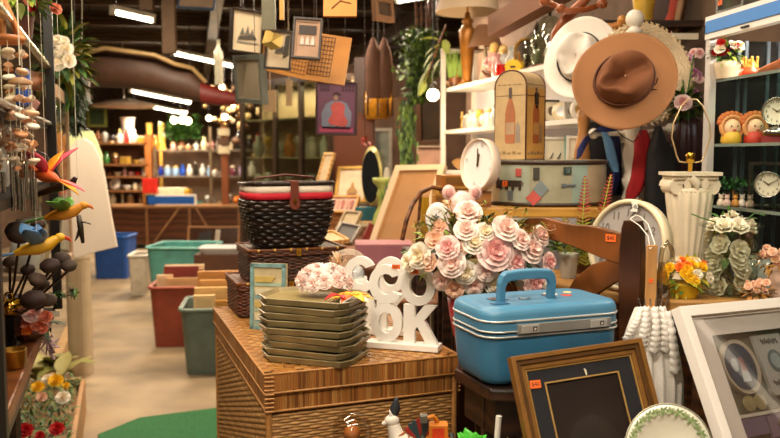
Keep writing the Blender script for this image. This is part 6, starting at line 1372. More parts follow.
# basket on the left shelf
t = thing('orange_wicker_basket', 'honey orange wicker basket on the low left shelf', 'basket', fl(.28, 1.042, .20))
b = MB(); b.box(-.09, .09, -.08, .08, 0, .138); one(b, 'wooden_crate', M_dark, 'dark wooden crate under the orange wicker basket', 'crate', fl(.28, .902, .20), LR)
t = bpy.data.objects['orange_wicker_basket']; b = MB()
weave(b, lambda q, f: ((.08+.02*f)*math.cos(2*PI*q), (.08+.02*f)*math.sin(2*PI*q)), .01, .17, 16, 30, .005, .004); b.build('woven_body', mat('#b0682a', .5), t)
b = MB(); b.lathe([(.07, .004), (.09, .17)], 20); b.build('inner_lining', mat('#6a3a18', .7), t)
# ---- glass case beyond the post
CA = at(54, 93, 2.75); t = thing('side_glass_case', 'tall glass case with pale wooden edges beyond the black post', 'cabinet', (CA.x-.02, 2.80, 0), LR)
b = MB(); b.box(0, .62, -.01, .03, 1.655, 1.70); b.box(0, .62, -.01, .03, 1.00, 1.03); b.box(.59, .62, -.01, .02, 1.0, 1.7); b.build('wooden_edge', mat('#c9a582', .45, 0, .2), t)
b = MB(); b.box(0.0, .62, .0, .34, 1.00, 1.02); b.box(0, .62, 0, .34, 1.34, 1.35); b.build('shelf', mat('#a8937a', .4), t)
b = MB(); b.box(0, .62, .32, .34, 1.0, 1.7); b.build('back_panel', mat('#8a7258', .6, 0, .3, 5), t)
b = MB(); b.box(.0, .62, -.004, 0, 1.02, 1.655); b.build('glass_door', glassm('#e6e8e0', .05, .75), t)
for x in (.02,): b = MB(); b.box(x, x+.02, .30, .32, 0, 1.0); b.build('leg', M_black, t)
row([(0, 'vase', 'clear', 2.0), (1, 'figurine', 'white', 2.0), (2, 'vase', 'white', 2.2), (3, 'jar', 'cream', 2.0), (4, 'bottle', 'clear', 2.0)], lambda i: V((CA.x-.02, 2.80, 1.021))+LFd*(.08+.11*i)+V((-LFd.y, LFd.x, 0))*.12, "glass case shelf", 1.0)
p = V((CA.x-.02, 2.80, 1.701))+LFd*.35+V((-LFd.y, LFd.x, 0))*.12
t = wm(thing('hanging_flower_basket', 'white and yellow green flowers atop the left glass case', 'flower pot', p)); b = MB(); b.lathe([(.05, 0), (.07, .07), (.065, .065)], 16); b.build('pot', M_brown, t)
spec = [(R.choice((rose_cream, rose_white)), at(R.uniform(54, 70), R.uniform(36, 68), 3.1), (.3, -1, .3), .020, None) for _ in range(18)]
bouquet(t, spec, 220, at(62, 60, 3.2), (.10, .10, .16), (M_gdark, M_green, mat('#9a9a3c', .5)), .07, .03)
t = wm(thing('dark_hanging_plant', 'dark green drooping plant behind the white flowers', 'plant', at(72, 100, 3.6))); Mi = t.matrix_world.inverted(); b = MB()
for k in range(260): b.leaf(at(R.gauss(74, 5), R.uniform(70, 130), 3.7+R.uniform(-.1, .1)), (R.uniform(-1, 1), -.3, R.uniform(-1, .2)), .05, .022, k % 2, M=Mi)
b.build('foliage', [mat('#233a1c', .6), mat('#33502a', .6)], t); b = MB(); b.tube([at(74, 130, 3.7), at(74, 60, 3.7), at(74, -20, 3.7)], .003, 5, M=Mi); b.build('hanging_cord', M_dark, t)
t = thing('white_ribbon_streamer', 'pale twisted ribbon hanging from the dark ceiling', 'ribbon', at(84, 66, 4.2)); Mi = Matrix.Translation(-t.location); b = MB()
b.tube([at(82, 64, 4.2), at(86, 78, 4.2), at(85, 90, 4.2), at(90, 104, 4.2)], [.02, .03, .024, .01], 6, M=Mi, flat=.3); b.build('ribbon', mat('#b9b2ac', .6), t); b = MB(); b.tube([at(82, 64, 4.2), at(82, -60, 4.2)], .002, 4, M=Mi); b.build('hanging_cord', M_paper, t)
# ---- white rounded boards
def board(name, label, outline_px, Y0, Y1, th, m, base=0):
    ys = [p[1] for p in outline_px]; y0, y1 = min(ys), max(ys); P3 = [at(px, py, Y0+(Y1-Y0)*(y1-py)/(y1-y0)) for px, py in outline_px]; o = P3[0].copy()
    n = len(P3); b = MB(); off = V((0, th, 0)); vs = [p-o for p in P3]+[p-o+off for p in P3]
    b.add(vs, [tuple(range(n)), tuple(range(2*n-1, n-1, -1))]+[(i, i+n, (i+1) % n+n, (i+1) % n) for i in range(n)]); return one(b, name, m, label, 'board', o, bevel=.004)
board('white_board', 'large white round topped board leaning across the left aisle', [(66, 255), (66, 160), (69, 148), (76, 140), (84, 138), (93, 144), (100, 158), (105, 178), (111, 215), (117, 247), (96, 252), (78, 258)], 5.0, 5.3, .02, mat('#cdbfae', .5, 0, .06, 4))
board('green_board', 'pale lime topped board standing behind the white board', [(62, 250), (60, 150), (60, 131), (92, 131), (97, 142), (102, 156), (104, 250)], 5.25, 5.5, .02, mat('#c3cf9a', .5, 0, .1))
q = at(74, 258, 5.03); b = MB(); b.slab([(x*1.0, y) for x, y, _ in rrect(.15, .12, .05, 4)], 0, q.z-.012); one(b, 'cream_pedestal', mat('#c9b495', .5, 0, .1), 'rounded cream pedestal under the large white board', 'pedestal', (q.x, 5.09, .001))
q0 = onz(62, 400, 0); b = MB(); b.box(0, 3.2, 0, .06, 0, .12); one(b, 'floor_kerb', mat('#b5905f', .6, 0, .2), 'low tan wooden kerb along the left side of the aisle', 'kerb', (q0.x-.06, q0.y, .001), math.atan2(3.2, -1.0))
# ---- counter at lower left with brass things
CZ = .90
poly = [onz(41, 332, CZ).xy, onz(0, 430, CZ).xy, (-.62, 1.15), (-1.15, 1.10), (-1.55, 2.25)]
t = slabtable('counter_table', 'brown wooden counter top at the lower left corner', 'table', [tuple(q) for q in poly], CZ, .045, [(-1.13, 2.28), (-.70, 1.22), (-1.10, 1.2), (-1.45, 2.2)], wood('#8a5228', '#5c3316', .35, 5), M_dark, lr=.016, apron=.08)
q = onz(8, 371, CZ); t = thing('brass_bowl', 'round brass straight sided bowl on the brown counter', 'bowl', (q.x, q.y+.03, CZ+.002))
b = MB(); b.lathe([(.028, 0), (.031, .002), (.032, .044), (.034, .047), (.030, .047), (.029, .006), (.001, .004)], 32); b.build('bowl_body', mat('#c28f35', .25, .9, .15), t)
q = onz(2, 352, CZ); t = thing('black_lantern', 'black and gold lantern standing at the left frame edge', 'lantern', (q.x-.005, q.y+.06, CZ+.002))
b = MB(); b.lathe([(.026, 0), (.03, .008), (.014, .016), (.010, .03)], 8); b.box(-.024, .024, -.024, .024, .03, .085); b.build('lantern_body', M_black, t)
b = MB(); b.lathe([(.010, .085), (.020, .092), (.022, .11), (.014, .122), (.008, .13)], 12); b.tube([(.012*math.cos(a), 0, .142+.014*math.sin(a)) for a in [2*PI*i/14 for i in range(14)]], .003, 6, closed=True); b.build('gold_top', M_brass, t)
b = MB(); b.tube([(.016+.014*math.cos(a), -.026, .022+.013*math.sin(a)) for a in [2*PI*i/14 for i in range(14)]], .003, 6, closed=True); b.build('ring_handle', mat('#3a3228', .3, .8), t)
t = wm(thing('salmon_flower_heap', 'heap of salmon and orange cloth flowers at the counter far end', 'artificial flowers', (at(26, 335, 2.30).x, 2.30, CZ+.002)))
sp_ = []
for px, py, r, d in ((14, 314, 9, rose_orange), (24, 322, 9, rose_salmon), (33, 314, 9, rose_pink), (27, 330, 8, rose_orange), (38, 326, 8, rose_salmon), (46, 318, 8, rose_salmon), (9, 305, 6, rose_yel), (18, 305, 6, rose_yel), (14, 322, 6, rose_red), (43, 330, 6, rose_salmon), (17, 332, 7, rose_orange), (24, 310, 6, rose_pink)):
    sp_.append((d, at(px, py, 2.24), (.3, -1, .8), r*2.3/780*.85, None))
bouquet(t, sp_, 40, at(28, 322, 2.31), (.07, .04, .03), (M_gdark, mat('#7a2f24', .6)), .05, .025)
b = MB(); Mi = t.matrix_world.inverted(); b.lathe([(.05, 0), (.07, .03), (.06, .03)], 16); b.build('shallow_basket', M_brown, t)
t = thing('hanging_ribbon_bow', 'crumpled lilac ribbon bow hanging at the counter end', 'ribbon', at(47, 338, 2.44)); b = MB()
for k in range(9): a = 2*PI*k/9; b.tube([(0, 0, 0), (.030*math.cos(a), -.01, .025*math.sin(a)-.01), (.04*math.cos(a+.4), 0, .035*math.sin(a+.4)-.02), (0, 0, -.01)], .005, 5, flat=.4)
b.tube([(0, 0, 0), (.01, 0, -.05), (.02, 0, -.07)], .006, 5, flat=.3); b.build('ribbon', mat('#c9a9b4', .6, 0, .2, 30), t)
b = MB(); b.box(-.02, .02, -.001, .001, -.009, .009); one(b, 'paper_label', M_paper, 'small white paper label beside the salmon flowers', 'label', at(53, 314, 2.42), .2)
# floor planter with roses
q = onz(72, 438, .18); P0 = V((-1.10, 2.62, 0))
fq = onz(72, 392, .12)
t = wm(thing('flower_planter', 'wooden floor planter of yellow and red roses with dense greenery', 'planter', (at(36, 400, 3.72).x, 3.72, 0.001), LR)); Mi = t.matrix_world.inverted(); c0 = t.location.copy()
b = MB(); b.ringpr([(-.40, -.20), (.40, -.20), (.40, .20), (-.40, .20)], [(-.38, -.18), (.38, -.18), (.38, .18), (-.38, .18)], -.24, 0, M=Matrix.Rotation(PI/2, 4, 'X').inverted() @ Matrix.Identity(4)); 
b = MB(); b.box(-.56, .56, -.20, -.18, 0, .20); b.box(-.56, .56, .18, .20, 0, .20); b.box(-.56, -.54, -.2, .2, 0, .20); b.box(.54, .56, -.2, .2, 0, .20); b.box(-.55, .55, -.19, .19, .0, .15); b.build('planter_box', mat('#b98a58', .6, 0, .2), t)
sp_ = []
for px, py, r, d in ((38, 388, 7, rose_yel), (56, 382, 8, rose_yel), (63, 398, 6, rose_cream), (42, 398, 6, rose_small), (48, 380, 5, rose_cream), (25, 432, 9, rose_red), (57, 430, 8, rose_red), (40, 436, 5, rose_red), (66, 386, 4, rose_yel)):
    Y = 1.15*780/(py-155); sp_.append((d, at(px, py, Y), (.3, -1, 1.2), r*Y/780*.95, None))
bouquet(t, sp_, 0, c0, (.3, .15, .1), (M_gdark,), .05, .02, leafname='spare_leaf')
b = MB()
for k in range(900): q = V((c0.x, c0.y, .17))+LFd*R.uniform(-.52, .52)+V((-LFd.y, LFd.x, 0))*R.uniform(-.17, .17)+V((0, 0, R.uniform(0, .06))); b.leaf(q, (R.uniform(-1, 1), R.uniform(-1, 1), R.uniform(0, 1.0)), .045, .014, k % 3, M=Mi, n=2)
b.build('foliage', [M_gdark, M_green, mat('#7d8a4a', .6)], t)
for c in kids(t):
    if c.name.startswith('spare_leaf'): bpy.data.objects.remove(c)
# olive cloth/leaf behind planter and green mat
b = MB(); q0 = onz(92, 438, .01); q1 = onz(226, 412, .01)
pts = [onz(98, 437, .0).xy, onz(140, 420, 0).xy, onz(226, 409, 0).xy, onz(240, 425, 0).xy, onz(245, 470, 0).xy, onz(110, 470, 0).xy]
cx, cy = pts[0]; b.slab([(x-cx, y-cy) for x, y in pts][::-1], .0, .014); one(b, 'grass_mat', mat('#2f7040', .95, 0, .35, 90, .5), 'green artificial grass mat on the concrete floor', 'mat', (cx, cy, .001))
t = thing('olive_foliage_bundle', 'olive green broad leaves lying on the floor by the counter leg', 'plant', onz(52, 384, .02)); b = MB()
for k in range(24): a = R.uniform(0, 2*PI); b.leaf((R.uniform(-.1, .1), R.uniform(-.1, .1), .01+R.uniform(0, .08)), (math.cos(a), math.sin(a), R.uniform(.3, 1.2)), .22, .10, k % 2, .3)
b.build('leaves', [mat('#8b8a45', .6), mat('#a39a5c', .6)], t)
# ================================================================ floor bins in the aisle
def bin_(name, label, px0, px1, pyb, H, D, m, mrim, rz=0, taper=.88, wall=.012, cat='storage bin'):
    A = onz(px0, pyb, 0.0); B = onz(px1, pyb, 0.0); W = (B-A).length; c = (A+B)/2; 
    t = thing(name, label, cat, (c.x-math.sin(rz)*D/2, c.y+math.cos(rz)*D/2, .002), rz)
    b = MB(); Wt = W/taper; Dt = D/taper
    def L(w, d, z): return rrect(w, d, min(w, d)*.12, 4, z)
    b.loft([L(W-2*wall, D-2*wall, .012), L(Wt-2*wall, Dt-2*wall, H), L(Wt, Dt, H), L(W, D, 0)][::-1], smooth=False, cap=False)
    b.add([(x, y, z) for x, y, z in L(W, D, .001)], [tuple(range(20))[::-1]]); b.add([(x, y, z) for x, y, z in L(W-2*wall, D-2*wall, .012)], [tuple(range(20))]); b.build('bin_body', m, t)
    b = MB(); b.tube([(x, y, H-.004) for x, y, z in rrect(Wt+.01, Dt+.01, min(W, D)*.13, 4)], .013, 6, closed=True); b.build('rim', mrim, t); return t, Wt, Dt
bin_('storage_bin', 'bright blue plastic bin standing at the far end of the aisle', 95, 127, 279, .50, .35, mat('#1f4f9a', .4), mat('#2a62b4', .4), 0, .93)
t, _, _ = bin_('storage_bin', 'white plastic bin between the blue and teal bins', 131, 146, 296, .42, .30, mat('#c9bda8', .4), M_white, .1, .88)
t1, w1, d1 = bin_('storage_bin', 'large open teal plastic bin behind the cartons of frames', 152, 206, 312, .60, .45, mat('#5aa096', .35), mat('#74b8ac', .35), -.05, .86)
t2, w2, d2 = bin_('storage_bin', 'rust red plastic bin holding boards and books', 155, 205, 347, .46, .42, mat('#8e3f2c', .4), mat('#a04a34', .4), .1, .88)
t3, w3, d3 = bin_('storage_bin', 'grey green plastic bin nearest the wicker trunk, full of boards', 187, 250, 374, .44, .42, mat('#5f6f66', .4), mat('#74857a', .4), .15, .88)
# contents
def slats(t, w, d, items, z0, n0):
    r_ = t.rotation_euler.z
    for i, (x, y, sx, sy, h, c, lb, nm, cat) in enumerate(items):
        q = V((x, y, z0)); q.rotate(Euler((0, 0, r_))); q = q+t.location; b = MB(); b.box(-sx/2, sx/2, -sy/2, sy/2, 0, h, 0)
        if nm == 'book': b.box(-sx/2+.002, sx/2-.004, -sy/2-.0006, sy/2+.0006, .004, h+.0006, 1)
        else: b.box(-sx/2+.02, sx/2-.02, -sy/2-.002, -sy/2, .02, h-.02, 1)
        one(b, nm, [mat(c, .6, 0, .15, 12), mat('#e3d2ac', .7) if nm == 'book' else mat(c, .6, 0, .3, 5)], lb, cat, q, r_+R.uniform(-.04, .04))
slats(t2, w2, d2, [(-.12, -.10, .12, .03, .52, '#d9b58c', 'pale picture board leaning leftmost in the rust red bin', 'picture_board', 'board'), (0, -.06, .26, .03, .58, '#7a2a22', 'dark red backed board in the rust red bin', 'picture_board', 'board'), (.02, -.13, .24, .025, .50, '#c89a68', 'tan board at the front of the rust red bin', 'picture_board', 'board'), (0, .02, .30, .03, .55, '#b98a5c', 'brown board in the middle of the rust red bin', 'picture_board', 'board'), (0, .09, .30, .03, .57, '#e0c090', 'pale wooden board at the back of the rust red bin', 'picture_board', 'board')], .014, 0)
slats(t3, w3, d3, [(-.09, -.12, .14, .03, .50, '#f0cd92', 'pale carton front left in the grey green bin', 'picture_board', 'board'), (.05, -.11, .14, .03, .46, '#c98f3f', 'golden board front right in the grey green bin', 'picture_board', 'board'), (-.02, -.05, .28, .03, .54, '#e0b878', 'wide light board behind the front cartons of the grey green bin', 'picture_board', 'board'), (.02, .02, .30, .03, .58, '#d09a58', 'orange tan board in the middle of the grey green bin', 'picture_board', 'board'), (0, .09, .30, .03, .63, '#c58a45', 'tallest golden brown board at the back of the grey green bin', 'picture_board', 'board'), (.02, .13, .26, .02, .60, '#e4c79a', 'cream board rearmost in the grey green bin', 'picture_board', 'board')], .014, 0)
# box with leaning frames behind the bins, and the white tray
q = onz(222, 292, 0); t = thing('framed_mirror_stack', 'brown edged framed picture lying tilted behind the teal bin', 'picture frame', M=quad((188, 226, 8.3), (240, 226, 8.3), (188, 262, 8.2))[0])
M_, w_, h_ = quad((188, 226, 8.3), (240, 226, 8.3), (188, 262, 8.2)); b = MB(); b.ringpr([(0, 0), (w_, 0), (w_, h_), (0, h_)], [(.02, .02), (w_-.02, .02), (w_-.02, h_-.02), (.02, h_-.02)], -.01, .02); b.build('frame_moulding', M_brown2, t)
b = MB(); b.box(.02, w_-.02, 0, .01, .02, h_-.02, 0); b.prism([(.1, .05), (.22, .05), (.26, h_-.05), (.12, h_-.08)], -.002, 0, 1); b.prism([(.28, .05), (.33, .05), (.35, h_-.04), (.30, h_-.04)], -.002, 0, 2); b.build('picture', [mat('#4a2c1c', .2, 0, .4, 8), mat('#1f1712', .3), mat('#c9b8a0', .3)], t)
bo = onz(214, 300, 0)
b = MB(); b.box(-.35, .35, -.15, .15, 0, .32); one(b, 'carton', mat('#8a5c34', .8, 0, .2, 6), 'brown carton standing behind the teal bin', 'carton', (-1.95, 8.55, .002), .0)
t = thing('enamel_tray', 'white rimmed tray lying right of the teal bin', 'tray', (-1.45, 6.75, .602), .0); b = MB(); b.loft([rrect(.34, .24, .05, 4, z) if i in (0, 1) else rrect(.40, .30, .06, 4, z) for i, z in enumerate((.008, .0, .05, .054))], smooth=False); b.build('tray_body', mat('#d5d8da', .25, 0, .05), t)
b = MB(); b.box(-.22, .22, -.16, .16, 0, .60); one(b, 'carton', mat('#5a3824', .8, 0, .2, 6), 'dark carton under the white rimmed tray', 'carton', (-1.45, 6.75, .001), .0)
# ================================================================ far sideboard and shelves behind
SBY = 12.0; q0 = at(108, 209, SBY); q1 = at(243, 206, SBY); SW = q1.x-q0.x+.4; sbz = 1.45-53*SBY/780
t = thing('sideboard', 'long dark brown sideboard with crossed front rails at the back', 'sideboard', (q0.x, SBY, 0))
M_sb = wood('#5a3018', '#3a1d0d', .45, 3); b = MB(); b.box(0, SW, 0, .5, .08, sbz); b.build('body', M_sb, t)
b = MB(); b.box(-.03, SW+.03, -.03, .5, sbz, sbz+.035); b.build('top', mat('#9a6f48', .45), t)
for x in (.02, .58, 1.24, 2.0): b = MB(); b.box(x, x+.035, -.02, 0, .02, sbz); b.build('vertical_rail', mat('#8a5f3c', .5), t)
b = MB(); b.tube([(.70, -.015, .1), (1.10, -.015, sbz)], .014, 6); b.tube([(1.36, -.015, sbz), (1.66, -.015, .1)], .014, 6); b.build('diagonal_rail', mat('#9a6f48', .5), t)
def sbp(px, Y=12.2): q = at(px, 200, Y); return V((q.x, Y, sbz+.037))
t = thing('blue_sign', 'blue panel with white border standing on the sideboard', 'sign', sbp(171, 12.05)); b = MB(); b.box(-.39, .39, 0, .03, 0, .17, 0); b.build('white_panel', M_white, t); b = MB(); b.box(-.36, .36, -.004, 0, .02, .14); b.build('blue_face', mat('#1f5bb0', .4), t)
t = thing('yellow_crate', 'yellow crate with white goods behind the blue sign', 'crate', sbp(170, 12.30)); b = MB(); b.box(-.32, .32, -.12, .12, 0, .23); b.build('crate_body', mat('#e0ae22', .5), t); b = MB(); b.box(-.18, .26, -.124, .1, .16, .26); b.build('white_goods', mat('#f0e2c0', .6), t)
t = thing('red_box', 'upright red box with gold bottom edge on the back shelves', 'box', (at(150, 186, 12.1).x, 12.1, at(150, 193, 12.1).z-.02)); b = MB(); b.box(-.11, .11, -.03, .05, .02, .25); b.build('box_body', mat('#d8281a', .5), t); b = MB(); b.box(-.115, .115, -.035, .055, 0, .02); b.build('gold_edge', M_gold, t)
b = MB(); b.box(-.10, .10, -.05, .05, 0, at(150, 193, 12.1).z-.02-sbz-.039); one(b, 'carton', M_brown2, 'small tan carton under the red box', 'carton', sbp(150, 12.1))
# brown low chest left of it
b = MB(); b.box(-.21, .21, 0, .4, 0, .62); b.box(-.22, .22, -.02, .4, .62, .65); one(b, 'low_chest', mat('#7d4e2a', .6, 0, .3, 3), 'brown low chest behind the white board at the back', 'chest', (at(94, 230, 12.1).x, 12.1, 0))
# shelf unit A (wood, left) and B (glass, right)
SAY = 12.75
def bk(px, z, Y=SAY+.05): q = at(px, 180, Y); return V((q.x, Y, z))
def zat(py, Y=SAY): return 1.45-(py-155)*Y/780
zsA = [zat(205), zat(190), zat(176), zat(164), zat(143)]
xa0, xa1 = at(93, 150, SAY).x, at(150, 150, SAY).x
t = thing('back_shelf_unit', 'tan wooden shelf unit of crockery at the far left back', 'shelf unit', (xa0, SAY-.12, 0)); Wd = xa1-xa0
M_po = mat('#a5642f', .5, 0, .25, 3)
for x in (0, Wd): b = MB(); b.box(x-.05, x+.05, 0, .45, 0, 1.78); b.build('post', M_po, t)
for z in zsA: b = MB(); b.box(0, Wd, 0, .45, z-.03, z); b.build('shelf', mat('#8a5c36', .5), t)
b = MB(); b.box(0, Wd, .43, .45, 0, 1.7); b.build('back_panel', mat('#7a5034', .7, 0, .3, 2), t)
xb0, xb1 = at(152, 150, SAY).x, at(262, 150, SAY).x; zsB = [zat(206), zat(176), zat(150)]
t = thing('back_glass_shelves', 'long metal framed glass shelves of blue and clear ware at the back', 'shelf unit', (xb0+.08, SAY-.12, 0)); Wd = xb1-xb0
for x in (0, Wd*.5, Wd): b = MB(); b.box(x-.02, x+.02, 0, .04, 0, 1.9 if x else 1.6); b.build('post', mat('#7d6a52', .4, .4), t)
for z in zsB: b = MB(); b.box(0, Wd, 0, .4, z-.02, z); b.build('shelf', mat('#8d8273', .3, .3), t)
b = MB(); b.box(0, Wd, .42, .44, 0, 1.55); b.build('back_panel', mat('#a98f78', .5, 0, .4, 2.5), t)
S12 = 1.75
row([(97, 'jar', 'red', 1.0), (104, 'vase', 'tan'), (110, 'bowl', 'brown', 1.2), (118, 'bowl', 'cream'), (125, 'figurine', 'pink', .8), (131, 'cup', 'pink'), (138, 'cup', 'red'), (145, 'jar', 'white')], lambda p: bk(p, zsA[2]+.001), "the back unit's third tier", S12)
row([(98, 'figurine', 'white', .8), (107, 'bowl', 'white', .9), (118, 'cup', 'white', .9), (124, 'cup', 'cream', .9), (130, 'cup', 'white', .8), (138, 'cup', 'tan', .9), (145, 'cup', 'pink', .9)], lambda p: bk(p, zsA[1]+.001+.0, SAY+.25), "the back unit's second tier", S12)
row([(114, 'plate', 'white', 1.4), (127, 'bowl', 'white', 1.3), (135, 'jar', 'cream', .8), (142, 'plate', 'cream', 1.4)], lambda p: bk(p, zsA[1]+.001, SAY-.02), "the back unit's plate tier", S12)
row([(102, 'box', 'green', 1.1), (112, 'vase', 'cream', 1.1), (122, 'candlestick', 'cream'), (130, 'jar', 'tan'), (140, 'bottle', 'cream', .9), (146, 'bowl', 'brown')], lambda p: bk(p, zsA[0]+.001), "the back unit's lowest tier", S12*.9)
row([(99, 'vase', 'brown', 1.2), (106, 'jar', 'grey', 1.2), (113, 'ball', 'black', 1.5), (121, 'figurine', 'white', 1.3), (128, 'bottle', 'red', 1.1), (135, 'vase', 'white', 1.6), (143, 'box', 'gold', 1.2)], lambda p: bk(p, zsA[4]+.001), "the back unit's top", S12)
row([(98, 'birds', 'red'), (107, 'vase', 'green', 1.0), (116, 'jar', 'brown'), (126, 'box', 'gold', 1.2), (137, 'bowl', 'gold', 1.2), (144, 'box', 'tan')], lambda p: bk(p, zsA[3]+.001), "the back unit's fourth tier", S12*.9)
row([(155, 'jar', 'white', 1.0), (161, 'vase', 'cobalt', 1.1), (168, 'jar', 'pale_blue', 1.25), (176, 'jar', 'pale_blue', 1.2), (183, 'vase', 'blue', 1.0), (190, 'vase', 'white', 1.1), (196, 'bottle', 'black', 1.0), (203, 'vase', 'clear', 1.2), (209, 'bottle', 'pale_blue', 1.0), (216, 'teapot', 'white', 1.0), (226, 'vase', 'red', 1.2), (233, 'jar', 'plum', 1.4), (243, 'vase', 'lilac', 1.4), (252, 'vase', 'white', 1.2)], lambda p: bk(p, zsB[1]+.001), "the back glass shelf", S12)
row([(157, 'vase', 'amber', 1.0), (165, 'candlestick', 'gold', 1.1), (174, 'jar', 'pink', 1.1), (181, 'bowl', 'cream', 1.1), (189, 'teapot', 'tan', 1.2), (197, 'figurine', 'white', 1.3), (205, 'vase', 'cream', 1.5), (212, 'figurine', 'pink', 1.4), (220, 'vase', 'white', 1.8), (229, 'box', 'cream', 1.4), (240, 'bottle', 'black', 1.5), (250, 'figurine', 'black', 2.0), (259, 'vase', 'red', 1.8)], lambda p: bk(p, zsB[2]+.001), "the back glass shelves' top", S12)
row([(160, 'glass', 'clear'), (167, 'glass', 'clear', 1.1), (174, 'bowl', 'clear'), (182, 'birds', 'brown', 1.2), (190, 'vase', 'clear'), (198, 'bowl', 'teal', 1.4), (207, 'glass', 'clear', 1.1), (213, 'vase', 'silver'), (220, 'bowl', 'tan', 1.2), (229, 'glass', 'clear', 1.2), (237, 'ball', 'orange', 1.3), (246, 'vase', 'pale_blue', 1.0), (254, 'vase', 'gold', 1.4)], lambda p: bk(p, zsB[0]+.001, SAY-.02), "the back lower glass shelf", S12*1.1)
t = wm(thing('bushy_plant', 'bright green bushy plant on top of the back glass shelves', 'plant', bk(183, zsB[2]+.001, SAY+.17))); Mi = t.matrix_world.inverted(); b = MB(); b.lathe([(.07, 0), (.09, .15), (.08, .14)], 14); b.build('pot', M_brown, t); b = MB()
for k in range(420): b.leaf(at(R.gauss(183, 8), min(R.gauss(131, 6), 139), SAY+.14+R.uniform(-.08, .08)), (R.uniform(-1, 1), -.5, R.uniform(-.1, 1)), .14, .07, k % 2, M=Mi, n=2)
b.build('foliage', [mat('#35622a', .5), mat('#567f36', .5)], t)
# golden door posts behind
for i, px in enumerate((149, 161)): b = MB(); b.box(-.035, .035, 0, .1, 0, 2.0); one(b, 'door_post', mat('#d9a84a', .5), ['left golden wooden post behind the back shelves', 'right golden wooden post behind the back shelves'][i], 'post', (at(px, 140, 13.6).x, 13.6, 0), group='golden posts behind the back shelves')
t = thing('landscape_picture', 'green framed landscape picture on the far back wall', 'picture frame', (at(97, 118, 13.8).x, 13.8, at(97, 127, 13.8).z)); b = MB(); b.ringpr([(-.17, 0), (.17, 0), (.17, .36), (-.17, .36)], [(-.13, .04), (.13, .04), (.13, .32), (-.13, .32)], -.02, .02); b.build('frame_moulding', mat('#7a7a30', .5), t); b = MB(); b.box(-.13, .13, 0, .01, .04, .32); b.build('picture', mat('#3a4a2a', .5, 0, .4, 8), t)
b = MB(); b.tube([(0, .01, .35), (0, .01, .95)], .006, 5); b.build('hanging_cord', M_dark, t)
b = MB(); b.lathe([(.42, -.03), (.45, 0), (.2, .06), (.02, .08)], 30); b.tube([(0, 0, .07), (0, 0, 1.0)], .01, 5); one(b, 'disc_lampshade', mat('#b59c86', .5), 'wide pale disc shade hanging above the far left shelves', 'lamp shade', at(124, 105, 11.0))
b = MB(); b.lathe([(.10, 0), (.10, .05), (.08, .06), (.12, .4), (.14, .42)], 5); t = one(b, 'white_rack', mat('#c9bcae', .5, 0, .3, 8), 'pale bottle rack on top of the far left shelves', 'rack', bk(129, zsA[4]+.001, SAY+.28))
b = MB(); b.box(-.05, .05, -.05, .05, 0, 2.1); one(b, 'back_pillar', mat('#8a4a22', .6, 0, .3, 4), 'reddish brown post right of the back glass shelves', 'post', (at(225, 150, 12.3).x, 12.3, 0))
for k, (z, c) in enumerate(((1.47, '#d8c8a8'), (1.60, '#5a3a22'), (1.75, '#d8c8a8'))): b = MB(); b.box(-.09, .09, -.02, .02, 0, .11); one(b, 'plaque_sign', mat(c, .6), ['lowest cream plaque on the reddish post', 'middle brown plaque on the reddish post', 'upper cream plaque on the reddish post'][k], 'plaque', (at(225, 150, 12.3).x, 12.228, z))
t = thing('hanging_ornament_cluster', 'cluster of gold and white hanging ornaments above the back shelves', 'ornaments', at(232, 112, 9.8)); b = MB()
BM = [mat('#8a6a3a', .3, .4), mat('#d8c0a0', .4), mat('#5a3a20', .5), mat('#c8a878', .4)]
for k in range(46): b = MB(); b.ball((R.gauss(0, .16), R.gauss(0, .08), R.gauss(.05, .17)), R.uniform(.02, .055), 0, seg=8, rings=5); b.build('bauble', BM[R.randrange(4)], t)
for x in (-.1, 0, .12): b = MB(); b.tube([(x, 0, 0), (x, 0, 3-t.location.z)], .004, 4); b.build('hanging_cord', M_dark, t)
# ================================================================ glass showcase and wardrobe (middle)
GY = 6.2; ga = at(243, 150, 6.9); gb = at(331, 150, 5.9)
gd = V((gb.x-ga.x, gb.y-ga.y, 0)); GL = gd.length; ga.z = 0
t = thing('glass_showcase', 'tall glass fronted showcase of dim glassware behind the picnic basket', 'cabinet', ga, math.atan2(gd.y, gd.x)); Hs = 2.05
for x in (0, GL*.41, GL*.70, GL): b = MB(); b.box(x-.016, x+.016, -.02, .02, 0, Hs); b.build('mullion', mat('#3a2a1e', .4), t)
b = MB(); b.box(0, GL, -.02, .22, Hs-.03, Hs+.02); b.build('case_top', mat('#3a2a1e', .5), t); b = MB(); b.box(0, GL, 0, .22, 0, .75); b.build('case_base', M_dark, t)
for z in (.75, 1.10, 1.42, 1.74): b = MB(); b.box(0, GL, .02, .20, z, z+.012); b.build('glass_shelf', mat('#cdbfa4', .3), t)
b = MB(); b.box(0, GL, .20, .22, .75, Hs); b.build('back_panel', mat('#b8a280', .5, 0, .4, 4), t)
area('showcase_fill_light', ga+gd*.5+V((-gd.y, gd.x, 0)).normalized()*.08+V((0, 0, Hs-.06)), GL*.8, .04, 9, (1, .8, .55), (0, 0, math.atan2(gd.y, gd.x)))  # added light without a fixture, brightens the showcase inside
b = MB(); b.box(0, GL, -.006, 0, .75, Hs-.03); b.build('glass_front', glassm('#d8dcd0', .04, .78), t)
gu = gd.normalized(); gn = V((-gu.y, gu.x, 0))
